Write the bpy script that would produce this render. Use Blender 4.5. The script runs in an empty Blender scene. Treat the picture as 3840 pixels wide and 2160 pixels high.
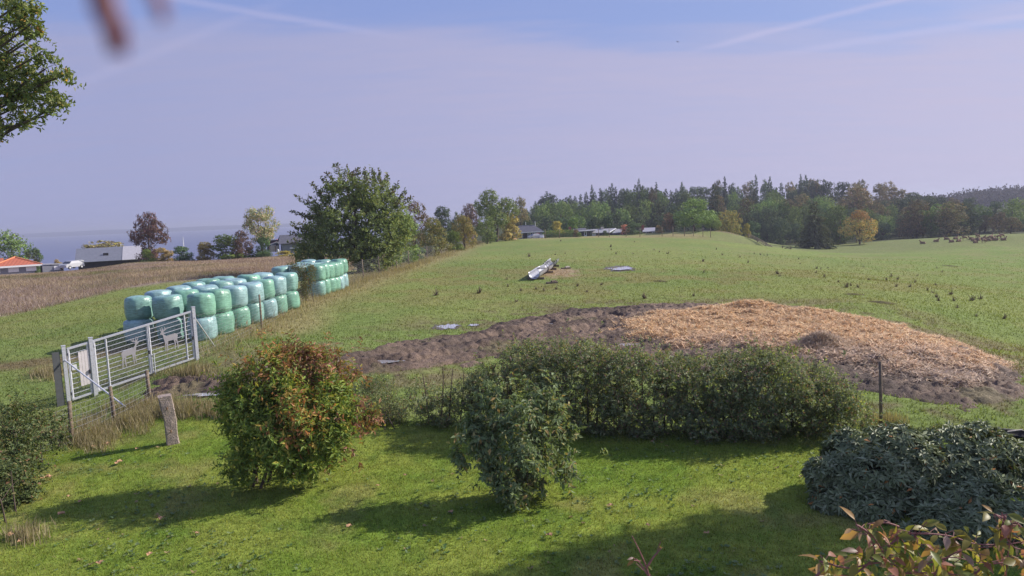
import bpy, math, random
import numpy as np
from mathutils import Vector, Matrix

# ---------------------------------------------------------------- camera, sky, sun, exposure
SC = bpy.context.scene
COL = SC.collection
FPX, CW, CH = 2742.0, 3840.0, 2160.0           # focal length and frame of the photograph, in pixels
PITCH, ROLL, CAMZ = math.radians(5.85), math.radians(2.4), 6.2
SUN_EL, SUN_AZ = math.radians(33.0), math.radians(72.0)   # azimuth from +Y towards +X

cam = bpy.data.cameras.new("camera")
cam.sensor_width = 36.0
cam.lens = 36.0 * FPX / CW
cam.clip_start = 0.02
cam.clip_end = 60000.0
cam.dof.use_dof = True
cam.dof.focus_distance = 40.0
cam.dof.aperture_fstop = cam.lens / 2.2          # entrance pupil of about 2 mm, a small outdoor camera
camo = bpy.data.objects.new("camera", cam)
COL.objects.link(camo)
FWD = Vector((0, math.cos(PITCH), -math.sin(PITCH)))
UP0 = Vector((0, math.sin(PITCH), math.cos(PITCH)))
RT0 = Vector((1, 0, 0))
RT = RT0 * math.cos(ROLL) - UP0 * math.sin(ROLL)
UPV = UP0 * math.cos(ROLL) + RT0 * math.sin(ROLL)
m = Matrix((RT, UPV, -FWD)).transposed().to_4x4()
m.translation = (0, 0, CAMZ)
camo.matrix_world = m
SC.camera = camo

SC.view_settings.view_transform = 'Standard'
SC.view_settings.look = 'None'
SC.view_settings.exposure = 0.9
SC.view_settings.gamma = 1.0
SC.cycles.use_denoising = True
SC.cycles.max_bounces = 6
SC.cycles.diffuse_bounces = 3
SC.cycles.transmission_bounces = 4
SC.cycles.transparent_max_bounces = 6
SC.cycles.sample_clamp_indirect = 6.0

SUNDIR = Vector((math.sin(SUN_AZ) * math.cos(SUN_EL), math.cos(SUN_AZ) * math.cos(SUN_EL), math.sin(SUN_EL)))
sl = bpy.data.lights.new("sun", 'SUN')
sl.energy = 3.5
sl.angle = math.radians(0.6)
sl.color = (1.0, 0.93, 0.82)
so = bpy.data.objects.new("sun", sl)
so.rotation_euler = (-SUNDIR).to_track_quat('-Z', 'Y').to_euler()
so.location = SUNDIR * 200
COL.objects.link(so)


class NT:
    """small helper around a node tree"""
    def __init__(self, tree):
        self.t = tree
        self.t.nodes.clear()

    def n(self, kind, **kw):
        nd = self.t.nodes.new(kind)
        for k, v in kw.items():
            if k.startswith('i_'):
                nd.inputs[k[2:].replace('_', ' ')].default_value = v
            elif k == 'ins':
                for kk, vv in v.items():
                    nd.inputs[kk].default_value = vv
            else:
                setattr(nd, k, v)
        return nd

    def l(self, a, b):
        self.t.links.new(a, b)

    def math(self, op, a, b=None, c=None, clamp=False):
        nd = self.t.nodes.new('ShaderNodeMath')
        nd.operation = op
        nd.use_clamp = clamp
        for i, v in enumerate((a, b, c)):
            if v is None:
                continue
            if isinstance(v, (int, float)):
                nd.inputs[i].default_value = v
            else:
                self.l(v, nd.inputs[i])
        return nd.outputs[0]

    def mix(self, fac, a, b, blend='MIX'):
        nd = self.t.nodes.new('ShaderNodeMix')
        nd.data_type = 'RGBA'
        nd.blend_type = blend
        nd.clamp_factor = True
        for s, v in ((nd.inputs[0], fac), (nd.inputs[6], a), (nd.inputs[7], b)):
            if isinstance(v, (int, float)):
                s.default_value = v
            elif isinstance(v, tuple):
                s.default_value = (*v[:3], 1.0)
            else:
                self.l(v, s)
        return nd.outputs[2]

    def ramp(self, fac, stops, interp='LINEAR'):
        nd = self.t.nodes.new('ShaderNodeValToRGB')
        nd.color_ramp.interpolation = interp
        cr = nd.color_ramp.elements
        while len(cr) < len(stops):
            cr.new(0.5)
        for e, (p, c) in zip(cr, stops):
            e.position = p
            e.color = (*c[:3], 1.0) if isinstance(c, tuple) else (c, c, c, 1.0)
        self.l(fac, nd.inputs[0])
        return nd.outputs[0]

    def noise(self, vec, scale, detail=4.0, rough=0.55, dist=0.0):
        nd = self.n('ShaderNodeTexNoise')
        nd.inputs['Scale'].default_value = scale
        nd.inputs['Detail'].default_value = detail
        nd.inputs['Roughness'].default_value = rough
        nd.inputs['Distortion'].default_value = dist
        if vec is not None:
            self.l(vec, nd.inputs['Vector'])
        return nd.outputs[0]


world = bpy.data.worlds.new("World")
SC.world = world
world.use_nodes = True
w = NT(world.node_tree)
out = w.n('ShaderNodeOutputWorld')
bg = w.n('ShaderNodeBackground')
bg.inputs['Strength'].default_value = 0.072
w.l(bg.outputs[0], out.inputs[0])
sky = w.n('ShaderNodeTexSky', sky_type='NISHITA', sun_disc=False)
sky.sun_elevation = SUN_EL
sky.sun_rotation = SUN_AZ
sky.altitude = 20.0
sky.air_density = 1.0
sky.dust_density = 1.6
sky.ozone_density = 2.2
tc = w.n('ShaderNodeTexCoord')
sep = w.n('ShaderNodeSeparateXYZ')
w.l(tc.outputs['Generated'], sep.inputs[0])
X, Y, Z = sep.outputs
# high veil of cirrus: sheet coordinates on a flat cloud layer, so streaks run with perspective
zc = w.math('MAXIMUM', Z, 0.015)
cv = w.n('ShaderNodeCombineXYZ')
w.l(w.math('DIVIDE', X, w.math('ADD', zc, 0.12)), cv.inputs[0])
w.l(w.math('DIVIDE', Y, w.math('ADD', zc, 0.12)), cv.inputs[1])
mp = w.n('ShaderNodeMapping')
mp.inputs['Rotation'].default_value = (0, 0, math.radians(14))
mp.inputs['Scale'].default_value = (0.45, 1.6, 1.0)
w.l(cv.outputs[0], mp.inputs[0])
n1 = w.noise(mp.outputs[0], 1.1, 5.0, 0.55, 0.4)
n2 = w.noise(mp.outputs[0], 5.0, 5.0, 0.6, 0.6)
edge = w.math('ADD', w.math('MULTIPLY', w.math('SUBTRACT', n1, 0.5), 0.10),
              w.math('MULTIPLY', w.math('SUBTRACT', n2, 0.5), 0.035))
el = w.math('ADD', Z, edge)
veil = w.n('ShaderNodeMapRange', interpolation_type='SMOOTHSTEP')
veil.inputs['From Min'].default_value = 0.245
veil.inputs['From Max'].default_value = 0.205
w.l(w.math('ADD', el, w.math('MULTIPLY', w.math('MAXIMUM', X, -0.1), 0.10)), veil.inputs[0])
wisp = w.n('ShaderNodeMapRange', interpolation_type='SMOOTHSTEP')
wisp.inputs['From Min'].default_value = 0.40
wisp.inputs['From Max'].default_value = 0.66
w.l(n1, wisp.inputs[0])
wx = w.math('MULTIPLY', wisp.outputs[0], w.math('ADD', 0.34, w.math('MULTIPLY', X, 0.7), clamp=True))
band = w.math('ADD', 0.38, w.math('MULTIPLY', w.math('ADD', w.math('MULTIPLY', n1, 0.5), w.math('MULTIPLY', n2, 0.6)), 0.88))
cover = w.math('MAXIMUM', w.math('MULTIPLY', veil.outputs[0], band, clamp=True), wx)
trails = w.math('MULTIPLY', n1, 0.0)


def contrail(n, width, strength, lo, hi):
    """old spread contrail: a band about a great circle with normal n, faded at its ends along X"""
    dt = w.n('ShaderNodeVectorMath', operation='DOT_PRODUCT')
    w.l(tc.outputs['Generated'], dt.inputs[0])
    dt.inputs[1].default_value = n
    d = w.math('ABSOLUTE', w.math('ADD', dt.outputs['Value'], w.math('MULTIPLY', w.math('SUBTRACT', n2, 0.5), 0.006)))
    b = w.n('ShaderNodeMapRange', interpolation_type='SMOOTHSTEP')
    b.inputs['From Min'].default_value = width
    b.inputs['From Max'].default_value = 0.0
    w.l(d, b.inputs[0])
    f = w.n('ShaderNodeMapRange', interpolation_type='SMOOTHSTEP')
    f.inputs['From Min'].default_value = lo
    f.inputs['From Max'].default_value = hi
    w.l(X, f.inputs[0])
    return w.math('MULTIPLY', w.math('MULTIPLY', b.outputs[0], f.outputs[0]), strength)


def pdir(u, v):
    return (FWD + RT * ((u - CW / 2) / FPX) + UPV * ((CH / 2 - v) / FPX)).normalized()


for a, b2, wd, st, lo, hi in (((2600, 190), (3200, 40), 0.006, 0.30, 0.22, 0.30),
                              ((3000, 190), (3840, 60), 0.007, 0.26, 0.30, 0.42),
                              ((1180, 85), (1750, 180), 0.007, 0.2, -0.10, -0.22),
                              ((700, 150), (1020, 20), 0.010, 0.10, -0.20, -0.35)):
    nn = pdir(*a).cross(pdir(*b2)).normalized()
    trails = w.math('MAXIMUM', trails, contrail(nn, wd, st, lo, hi))
# a thin lilac veil that brightens towards the sun side of the sky
vcol = w.mix(w.math('ADD', 0.32, w.math('MULTIPLY', X, 0.7), clamp=True), (2.8, 2.93, 4.6), (4.75, 4.4, 5.75))
blue = w.mix(0.72, sky.outputs[0], (2.05, 2.6, 5.4))
skyc = w.mix(cover, blue, vcol)
w.l(w.mix(trails, skyc, (5.0, 4.6, 6.2)), bg.inputs['Color'])

# ---------------------------------------------------------------- helpers: noise, meshes, objects
RNG = np.random.default_rng(7)


def _hash(ix, iy, seed):
    h = (ix.astype(np.int64) * 374761393 + iy.astype(np.int64) * 668265263 + seed * 1274126177) & 0x7fffffff
    h = ((h ^ (h >> 13)) * 1274126177) & 0x7fffffff
    return ((h ^ (h >> 16)) & 0xffff) / 65535.0


def vnoise(x, y, seed=0):
    x = np.asarray(x, float); y = np.asarray(y, float)
    ix = np.floor(x); iy = np.floor(y)
    fx = x - ix; fy = y - iy
    fx = fx * fx * (3 - 2 * fx); fy = fy * fy * (3 - 2 * fy)
    a = _hash(ix, iy, seed); b = _hash(ix + 1, iy, seed)
    c = _hash(ix, iy + 1, seed); d = _hash(ix + 1, iy + 1, seed)
    return (a * (1 - fx) + b * fx) * (1 - fy) + (c * (1 - fx) + d * fx) * fy


def fbm(x, y, seed=0, oct=4, gain=0.5):
    s = 0; a = 1; t = 0
    for i in range(oct):
        s = s + a * vnoise(x * 2 ** i + 17 * i, y * 2 ** i - 9 * i, seed + i)
        t += a; a *= gain
    return s / t


def sstep(a, b, x):
    t = np.clip((np.asarray(x, float) - a) / (b - a), 0, 1)
    return t * t * (3 - 2 * t)


def mesh_np(name, V, F, mats=(), col=None, smooth=False, midx=None, attrs=None):
    """one mesh from numpy arrays; F is (m,k) with one k; col is per-vertex base colour"""
    me = bpy.data.meshes.new(name)
    V = np.ascontiguousarray(V, dtype=np.float32); F = np.ascontiguousarray(F, dtype=np.int32)
    k = F.shape[1]
    me.vertices.add(len(V)); me.vertices.foreach_set('co', V.ravel())
    me.loops.add(F.size); me.loops.foreach_set('vertex_index', F.ravel())
    me.polygons.add(len(F)); me.polygons.foreach_set('loop_start', np.arange(0, F.size, k, dtype=np.int32))
    if midx is not None:
        me.polygons.foreach_set('material_index', np.ascontiguousarray(midx, dtype=np.int32))
    me.polygons.foreach_set('use_smooth', np.full(len(F), bool(smooth)))
    me.update(calc_edges=True)
    if col is not None:
        ca = me.color_attributes.new('col', 'FLOAT_COLOR', 'POINT')
        c4 = np.ones((len(V), 4), np.float32); c4[:, :3] = col
        ca.data.foreach_set('color', c4.ravel())
    for an, av in (attrs or {}).items():
        at = me.attributes.new(an, 'FLOAT', 'POINT')
        at.data.foreach_set('value', np.ascontiguousarray(av, dtype=np.float32))
    for mt in mats if isinstance(mats, (list, tuple)) else (mats,):
        me.materials.append(mt)
    return me


class MB:
    """collects boxes, tubes and polygons into one mesh"""
    def __init__(self):
        self.v = []; self.f = []; self.m = []

    def add(self, vs, fs, mi=0):
        o = len(self.v)
        self.v += [tuple(p) for p in vs]
        self.f += [tuple(i + o for i in f) for f in fs]
        self.m += [mi] * len(fs)
        return self

    def box(self, c, s, rz=0.0, mi=0, M=None):
        hx, hy, hz = s[0] / 2, s[1] / 2, s[2] / 2
        vs = [(x, y, z) for x in (-hx, hx) for y in (-hy, hy) for z in (-hz, hz)]
        if M is None:
            ca, sa = math.cos(rz), math.sin(rz)
            vs = [(c[0] + x * ca - y * sa, c[1] + x * sa + y * ca, c[2] + z) for x, y, z in vs]
        else:
            vs = [tuple(Vector(c) + M @ Vector(p)) for p in vs]
        return self.add(vs, [(0, 1, 3, 2), (4, 6, 7, 5), (0, 4, 5, 1), (2, 3, 7, 6), (0, 2, 6, 4), (1, 5, 7, 3)], mi)

    def bar(self, a, b, wx, wy, mi=0):
        """square bar from a to b"""
        a = Vector(a); b = Vector(b); d = b - a
        z = d.normalized(); x = z.cross(Vector((0, 0, 1)))
        if x.length < 1e-3:
            x = Vector((1, 0, 0))
        x.normalize(); y = z.cross(x)
        M = Matrix((x, y, z)).transposed()
        return self.box((a + b) / 2, (wx, wy, d.length), mi=mi, M=M)

    def tube(self, pts, rad, n=8, mi=0, cap=True):
        pts = [Vector(p) for p in pts]
        if not isinstance(rad, (list, tuple)):
            rad = [rad] * len(pts)
        vs = []; fs = []
        t0 = (pts[1] - pts[0]).normalized()
        x = t0.cross(Vector((0, 0, 1)))
        if x.length < 1e-3:
            x = t0.cross(Vector((0, 1, 0)))
        x.normalize()
        for i, p in enumerate(pts):
            t = (pts[min(i + 1, len(pts) - 1)] - pts[max(i - 1, 0)]).normalized()
            x = (x - t * x.dot(t)).normalized(); y = t.cross(x)
            for k in range(n):
                a = 2 * math.pi * k / n
                vs.append(p + (x * math.cos(a) + y * math.sin(a)) * rad[i])
        for i in range(len(pts) - 1):
            for k in range(n):
                k2 = (k + 1) % n
                fs.append((i * n + k, i * n + k2, (i + 1) * n + k2, (i + 1) * n + k))
        if cap:
            fs.append(tuple(range(n - 1, -1, -1)))
            fs.append(tuple(range((len(pts) - 1) * n, len(pts) * n)))
        return self.add(vs, fs, mi)

    def prism(self, poly, a, b, mi=0):
        """poly: list of points at side a (3-D); b: offset vector"""
        n = len(poly); b = Vector(b)
        vs = [Vector(p) for p in poly] + [Vector(p) + b for p in poly]
        fs = [tuple(range(n - 1, -1, -1)), tuple(range(n, 2 * n))]
        fs += [(i, (i + 1) % n, n + (i + 1) % n, n + i) for i in range(n)]
        return self.add(vs, fs, mi)

    def mesh(self, name, mats, smooth=False):
        me = bpy.data.meshes.new(name)
        me.from_pydata(self.v, [], self.f)
        for mt in mats if isinstance(mats, (list, tuple)) else (mats,):
            me.materials.append(mt)
        me.polygons.foreach_set('material_index', self.m)
        if smooth:
            me.polygons.foreach_set('use_smooth', [True] * len(self.f))
        me.update()
        return me

    def build(self, name, mats, parent=None, smooth=False):
        return put(name, self.mesh(name, mats, smooth), parent)


def put(name, me, parent=None, loc=None, rz=None):
    o = bpy.data.objects.new(name, me)
    COL.objects.link(o)
    if parent is not None:
        o.parent = parent
    if loc is not None:
        o.location = loc
    if rz is not None:
        o.rotation_euler = (0, 0, rz)
    return o


def tag(o, label=None, cat=None, group=None, kind=None):
    if label: o['label'] = label
    if cat: o['category'] = cat
    if group: o['group'] = group
    if kind: o['kind'] = kind
    return o


def empty(name, loc, rz=0.0):
    o = bpy.data.objects.new(name, None)
    COL.objects.link(o)
    o.location = loc; o.rotation_euler = (0, 0, rz)
    return o


_ONES = ['', 'first', 'second', 'third', 'fourth', 'fifth', 'sixth', 'seventh', 'eighth', 'ninth', 'tenth', 'eleventh', 'twelfth', 'thirteenth', 'fourteenth', 'fifteenth', 'sixteenth',
         'seventeenth', 'eighteenth', 'nineteenth', 'twentieth']


def nth(i):
    """1 -> first, 23 -> twenty-third"""
    if i <= 20:
        return _ONES[i]
    tens = {2: 'twenty', 3: 'thirty', 4: 'forty', 5: 'fifty'}[i // 10]
    return tens + '-' + _ONES[i % 10] if i % 10 else tens[:-1] + 'ieth'


def copy_tree(o, parent=None):
    c = o.copy()
    COL.objects.link(c)
    if parent is not None:
        c.parent = parent
    for ch in [k for k in bpy.data.objects if k.parent == o]:
        copy_tree(ch, c)
    return c


# ---------------------------------------------------------------- where things stand: pixel rays met with the terrain
CAMP = np.array([0, 0, CAMZ])


def pray(u, v):
    d = np.array(FWD) + np.array(RT) * ((u - CW / 2) / FPX) + np.array(UPV) * ((CH / 2 - v) / FPX)
    return d


def at(u, v, y):
    """the point on the line of sight of a pixel that stands y metres out"""
    d = pray(u, v)
    return CAMP + d * (y / d[1])


# terrain control points: seen ground (u, v, distance) and plain ground points (x, y, z)
_cp = [at(*p) for p in (
    (300, 1514, 26.3), (735, 1348, 29.7), (765, 1281, 36.0), (1106, 1156, 46.5), (1265, 1084, 61.0), (1488, 1010, 82.0),
    (1640, 960, 112.0), (1775, 911, 176.0), (2000, 1050, 64.0), (2330, 1005, 73.0), (2050, 894, 182.0), (2300, 890, 182.0),
    (2560, 892, 180.0), (2200, 940, 112.0), (2700, 905, 150.0), (2880, 937, 128.0), (2700, 960, 95.0),
    (2960, 946, 128.0), (3060, 962, 124.0), (2600, 1040, 62.0), (3000, 1050, 58.0), (3000, 1000, 82.0), (2800, 1155, 43.5),
    (3400, 1180, 40.0), (3400, 1060, 61.0), (3840, 1275, 36.0), (3840, 1110, 58.0), (3840, 1000, 90.0), (3400, 980, 98.0),
    (3840, 940, 125.0), (3600, 915, 160.0), (3840, 881, 172.0), (3400, 905, 190.0), (3140, 950, 165.0), (3060, 935, 188.0),
    (3250, 920, 196.0), (1900, 1180, 44.0), (1500, 1250, 38.0), (1200, 1200, 42.0),
    (2, 1033, 122.0), (300, 1017, 124.0), (500, 988, 130.0), (760, 978, 130.0), (1000, 967, 130.0), (300, 1150, 60.0),
    (700, 1060, 70.0), (100, 1300, 38.0), (600, 1140, 55.0), (2730, 870, 196.0), (2850, 905, 190.0), (2800, 890, 196.0))]
_cp += [np.array(p, float) for p in (
    (0, 0, 0), (-14, 0, 0), (14, 0, 0), (-40, 0, 0.2), (40, 0, -0.8), (0, 12, 0), (-8, 12, 0), (8, 12, 0), (-10, 20, 0), (0, 20, 0.05),
    (10, 20, 0), (-25, 18, 0.1), (22, 18, -0.1), (0, 28, 0.1), (14, 28, 0.1), (45, 40, -2.5),
    (44, 166, -3.1), (53, 168, -4.6), (62, 160, -5.6), (0, 230, -2.5), (20, 230, -3.5), (60, 220, -6), (90, 225, -7), (140, 225, -6.5), (200, 220, -6), (60, 300, -2), (20, 300, 0.5), (120, 300, -3.5),
    (60, 380, 3), (0, 380, 2), (150, 380, 1), (230, 380, -3), (0, 520, 2), (100, 520, 2), (230, 520, 0), (400, 520, -6), (300, 250, -8), (300, 700, -8), (600, 700, -10), (0, 900, -4),
    (-10, 230, -2.5), (-25, 300, -3), (-40, 160, -1.5), (-20, 150, -0.6), (-70, 180, -10), (-120, 175, -11), (-45, 240, -11), (-70, 140, -1.2), (-110, 140, -2.0),
    (-200, 140, -6), (-200, 60, -1), (-150, 30, 0), (-100, 300, -30), (-250, 300, -34), (-300, 150, -24), (-60, 420, -26),
    (-200, 520, -44), (400, 60, -9), (400, 300, -9), (200, 60, -8), (140, 110, -7), (100, 70, -5), (110, 150, -5.5))]
_cp = np.array(_cp)


def _tps(r2):
    return np.where(r2 > 1e-9, 0.5 * r2 * np.log(np.maximum(r2, 1e-9)), 0.0)


_N = len(_cp)
_s = 100.0
_q = _cp[:, :2] / _s
_K = _tps(((_q[:, None] - _q[None]) ** 2).sum(-1)) + np.eye(_N) * 2e-5
_A = np.zeros((_N + 3, _N + 3))
_A[:_N, :_N] = _K; _A[:_N, _N] = 1; _A[:_N, _N + 1:] = _q; _A[_N, :_N] = 1; _A[_N + 1:, :_N] = _q.T
_W = np.linalg.solve(_A, np.concatenate([_cp[:, 2], np.zeros(3)]))


def H0(x, y):
    x = np.atleast_1d(np.asarray(x, float)); y = np.atleast_1d(np.asarray(y, float))
    sh = x.shape
    x = x.ravel() / _s; y = y.ravel() / _s
    out = np.empty(len(x))
    for i in range(0, len(x), 20000):
        a = x[i:i + 20000]; b = y[i:i + 20000]
        r2 = (a[:, None] - _q[None, :, 0]) ** 2 + (b[:, None] - _q[None, :, 1]) ** 2
        out[i:i + 20000] = _tps(r2) @ _W[:_N] + _W[_N] + a * _W[_N + 1] + b * _W[_N + 2]
    return np.clip(out, -22.3, 30).reshape(sh)


def H(x, y):
    """ground height"""
    x = np.atleast_1d(np.asarray(x, float)); y = np.atleast_1d(np.asarray(y, float))
    far = sstep(18, 45, np.hypot(x, y))
    return H0(x, y) + (fbm(x * 0.09, y * 0.09, 3, 3) - 0.5) * 0.5 * far + (fbm(x * 0.5, y * 0.5, 5, 3) - 0.5) * 0.10 * (0.25 + 0.75 * far)


def h1(x, y):
    return float(H(x, y)[0])


_ys = np.concatenate([np.geomspace(5, 260, 700)])


def G(u, v, ymin=5.0):
    """where the line of sight of a pixel first meets the ground"""
    d = pray(u, v)
    t = _ys[_ys >= ymin] / d[1]
    P = CAMP[None] + d[None] * t[:, None]
    dz = P[:, 2] - H(P[:, 0], P[:, 1])
    k = np.argmax(dz < 0) if (dz < 0).any() else len(t) - 1
    if k > 0 and dz[k] < 0:
        f = dz[k - 1] / (dz[k - 1] - dz[k])
        p = P[k - 1] * (1 - f) + P[k] * f
    else:
        p = P[k]
    return np.array([p[0], p[1], h1(p[0], p[1])])


def poly_sd(px, py, poly):
    """signed distance to a polygon, positive inside"""
    px = np.asarray(px, float); py = np.asarray(py, float)
    d = np.full(px.shape, 1e9); ins = np.zeros(px.shape, bool)
    n = len(poly)
    for i in range(n):
        ax, ay = poly[i][:2]; bx, by = poly[(i + 1) % n][:2]
        ex, ey = bx - ax, by - ay
        t = np.clip(((px - ax) * ex + (py - ay) * ey) / (ex * ex + ey * ey + 1e-12), 0, 1)
        d = np.minimum(d, np.hypot(px - ax - t * ex, py - ay - t * ey))
        c = ((ay > py) != (by > py)) & (px < (bx - ax) * (py - ay) / (by - ay + 1e-12) + ax)
        ins ^= c
    return np.where(ins, d, -d)


def ground_poly(pts):
    return [G(*p)[:2] for p in pts]


# ---------------------------------------------------------------- materials
MATS = {}


def mat(name, base=(0.5, 0.5, 0.5), rough=0.7, spec=0.3, metal=0.0, var=0.0, scale=4.0, bump=0.0, bscale=30.0, coat=0.0, dirt=None, coord='Object'):
    """plain surface with a little tone variation, wear and relief"""
    mt = bpy.data.materials.new(name)
    mt.use_nodes = True
    t = NT(mt.node_tree)
    o = t.n('ShaderNodeOutputMaterial'); b = t.n('ShaderNodeBsdfPrincipled')
    t.l(b.outputs[0], o.inputs[0])
    b.inputs['Roughness'].default_value = rough
    b.inputs['Specular IOR Level'].default_value = spec
    b.inputs['Metallic'].default_value = metal
    b.inputs['Coat Weight'].default_value = coat
    c = t.n('ShaderNodeTexCoord')
    nz = t.noise(c.outputs[coord], scale, 5.0, 0.6)
    lo = tuple(x * (1 - var) for x in base); hi = tuple(min(1, x * (1 + var)) for x in base)
    cc = t.mix(t.ramp(nz, ((0.3, 0.0), (0.7, 1.0))), lo, hi)
    if dirt:
        n2 = t.noise(c.outputs[coord], scale * 0.7 + 1.3, 6.0, 0.7)
        cc = t.mix(t.ramp(n2, ((0.52, 0.0), (0.72, 1.0))), cc, dirt)
    t.l(cc, b.inputs['Base Color'])
    if bump:
        bm = t.n('ShaderNodeBump')
        bm.inputs['Strength'].default_value = min(1.0, bump * 4)
        bm.inputs['Distance'].default_value = bump * 0.1
        t.l(t.noise(c.outputs[coord], bscale, 6.0, 0.65), bm.inputs['Height'])
        t.l(bm.outputs[0], b.inputs['Normal'])
    MATS[name] = mt
    return mt


def leaf_mat(name, trans=0.35, rough=0.55, spec=0.25, hue=0.03, val=0.25):
    """leaves: the colour of each leaf is carried by the mesh, each plant shifts it a little"""
    mt = bpy.data.materials.new(name)
    mt.use_nodes = True
    t = NT(mt.node_tree)
    o = t.n('ShaderNodeOutputMaterial'); b = t.n('ShaderNodeBsdfPrincipled')
    at_ = t.n('ShaderNodeAttribute', attribute_name='col')
    oi = t.n('ShaderNodeObjectInfo')
    hs = t.n('ShaderNodeHueSaturation')
    t.l(at_.outputs['Color'], hs.inputs['Color'])
    t.l(t.math('ADD', 0.5 - hue / 2, t.math('MULTIPLY', oi.outputs['Random'], hue)), hs.inputs['Hue'])
    wn = t.n('ShaderNodeTexWhiteNoise', noise_dimensions='1D')
    t.l(oi.outputs['Random'], wn.inputs['W'])
    t.l(t.math('ADD', 1 - val / 2, t.math('MULTIPLY', wn.outputs['Value'], val)), hs.inputs['Value'])
    t.l(hs.outputs[0], b.inputs['Base Color'])
    b.inputs['Roughness'].default_value = rough
    b.inputs['Specular IOR Level'].default_value = spec
    tr = t.n('ShaderNodeBsdfTranslucent')
    t.l(t.mix(1.0, hs.outputs[0], (1.25, 1.2, 0.55), 'MULTIPLY'), tr.inputs['Color'])
    mx = t.n('ShaderNodeMixShader')
    mx.inputs[0].default_value = trans
    t.l(b.outputs[0], mx.inputs[1]); t.l(tr.outputs[0], mx.inputs[2])
    t.l(mx.outputs[0], o.inputs[0])
    MATS[name] = mt
    return mt


LEAF = leaf_mat('leaf', hue=0.0, val=0.0)
FARLEAF = leaf_mat('far_leaf', 0.12, 0.7, 0.1, 0.03, 0.75)
GLOSSLEAF = leaf_mat('glossy_leaf', 0.15, 0.5, 0.3, 0.0, 0.0)
STRAW = leaf_mat('straw', 0.0, 0.6, 0.3, 0.0, 0.0)
BARK = mat('bark', (0.11, 0.085, 0.065), 0.9, 0.2, var=0.4, scale=9, bump=0.3, bscale=40)
TWIG = mat('twig', (0.10, 0.075, 0.06), 0.85, 0.2, var=0.4, scale=12)
POST = mat('weathered_post', (0.24, 0.185, 0.14), 0.9, 0.15, var=0.4, scale=7, bump=0.3, bscale=60, dirt=(0.14, 0.14, 0.10))
STEEL = mat('galvanised_steel', (0.62, 0.63, 0.68), 0.45, 0.5, 0.3, var=0.15, scale=18, dirt=(0.46, 0.46, 0.48))
WIRE = mat('fence_wire', (0.36, 0.36, 0.38), 0.5, 0.4, 0.5, var=0.15, scale=20)
GRANITE = mat('granite', (0.36, 0.29, 0.255), 0.9, 0.2, var=0.28, scale=45, bump=0.5, bscale=22, dirt=(0.22, 0.19, 0.16))
WHITE = mat('white_paint', (0.78, 0.78, 0.8), 0.5, 0.4, var=0.08, scale=6)
CREAM = mat('cream_boards', (0.62, 0.55, 0.47), 0.6, 0.3, var=0.1, scale=8)
DARKWOOD = mat('black_stained_boards', (0.055, 0.05, 0.06), 0.75, 0.2, var=0.3, scale=6)
GREYWALL = mat('grey_wall', (0.24, 0.25, 0.29), 0.8, 0.2, var=0.12, scale=5)
SLATE = mat('dark_roofing', (0.10, 0.10, 0.125), 0.7, 0.3, var=0.2, scale=3)
GREYROOF = mat('grey_roofing', (0.30, 0.30, 0.33), 0.75, 0.25, var=0.15, scale=3, dirt=(0.22, 0.23, 0.23))
GLASS = mat('window_glass', (0.03, 0.035, 0.045), 0.08, 0.6)
BRICKRED = mat('red_brick', (0.32, 0.12, 0.09), 0.9, 0.2, var=0.25, scale=25)
BLACKPL = mat('black_plastic', (0.02, 0.02, 0.025), 0.4, 0.5, var=0.2, scale=10, dirt=(0.08, 0.07, 0.06))

# ---------------------------------------------------------------- zones of the ground
D2S = 3840.0 / 2576.0


def dp(pts):
    return ground_poly([(a * D2S, b * D2S) for a, b in pts])


MUD = dp([(385, 960), (600, 938), (860, 900), (1019, 863), (1207, 831), (1332, 799), (1457, 780), (1582, 768), (1750, 763), (2000, 776), (2230, 815),
          (2400, 865), (2530, 915), (2575, 965), (2540, 1000), (2450, 1022), (2330, 1012), (2200, 990), (1900, 960), (1500, 915),
          (1238, 899), (1113, 921), (988, 936), (872, 941), (600, 988), (385, 1001)])
STR = dp([(1545, 815), (1600, 795), (1750, 778), (1880, 770), (2050, 785), (2250, 820), (2400, 860), (2500, 905), (2540, 955),
          (2450, 980), (2300, 978), (2200, 958), (2000, 905), (1850, 893), (1700, 885), (1600, 862), (1530, 838)])
LAWN = [G(u, v)[:2] for u, v in ((0, 1760), (190, 1690), (400, 1640), (560, 1560), (900, 1530), (1600, 1600), (3290, 1650), (3840, 1660))]
LAWN = [(-40, LAWN[0][1])] + list(LAWN) + [(45, LAWN[-1][1]), (45, -20), (-40, -20)]
BROWN = [(-190, 134), (-34, 134), (-20, 128), (-17.5, 90), (-19, 75), (-30, 72), (-37, 68), (-41, 57), (-60, 54), (-190, 50)]
FENCE_TOP = []   # deer fence posts: (u, v of foot, v of head)
FENCE_PX = [(981, 1220, 1094), (1150, 1142, 1046), (1281, 1089, 1009), (1364, 1057, 986), (1424, 1037, 962), (1488, 1010, 950), (1534, 997, 940),
            (1574, 988, 935), (1602, 969, 927), (1632, 964, 919), (1656, 956, 910), (1676, 946, 907), (1695, 942, 905), (1712, 935, 902),
            (1726, 930, 900), (1740, 927, 897), (1751, 920, 894), (1762, 916, 889), (1775, 911, 883)]
FENCE_P = []
for i, (u, v, vt) in enumerate(FENCE_PX):
    y = (39.5, 50.5, 60.5, 68.5, 75, 82, 89, 96, 103, 110, 117, 124, 131, 138, 145, 152, 160, 168, 177)[i]
    p = at(u, v, y)
    FENCE_P.append((p[0], y))


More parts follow.
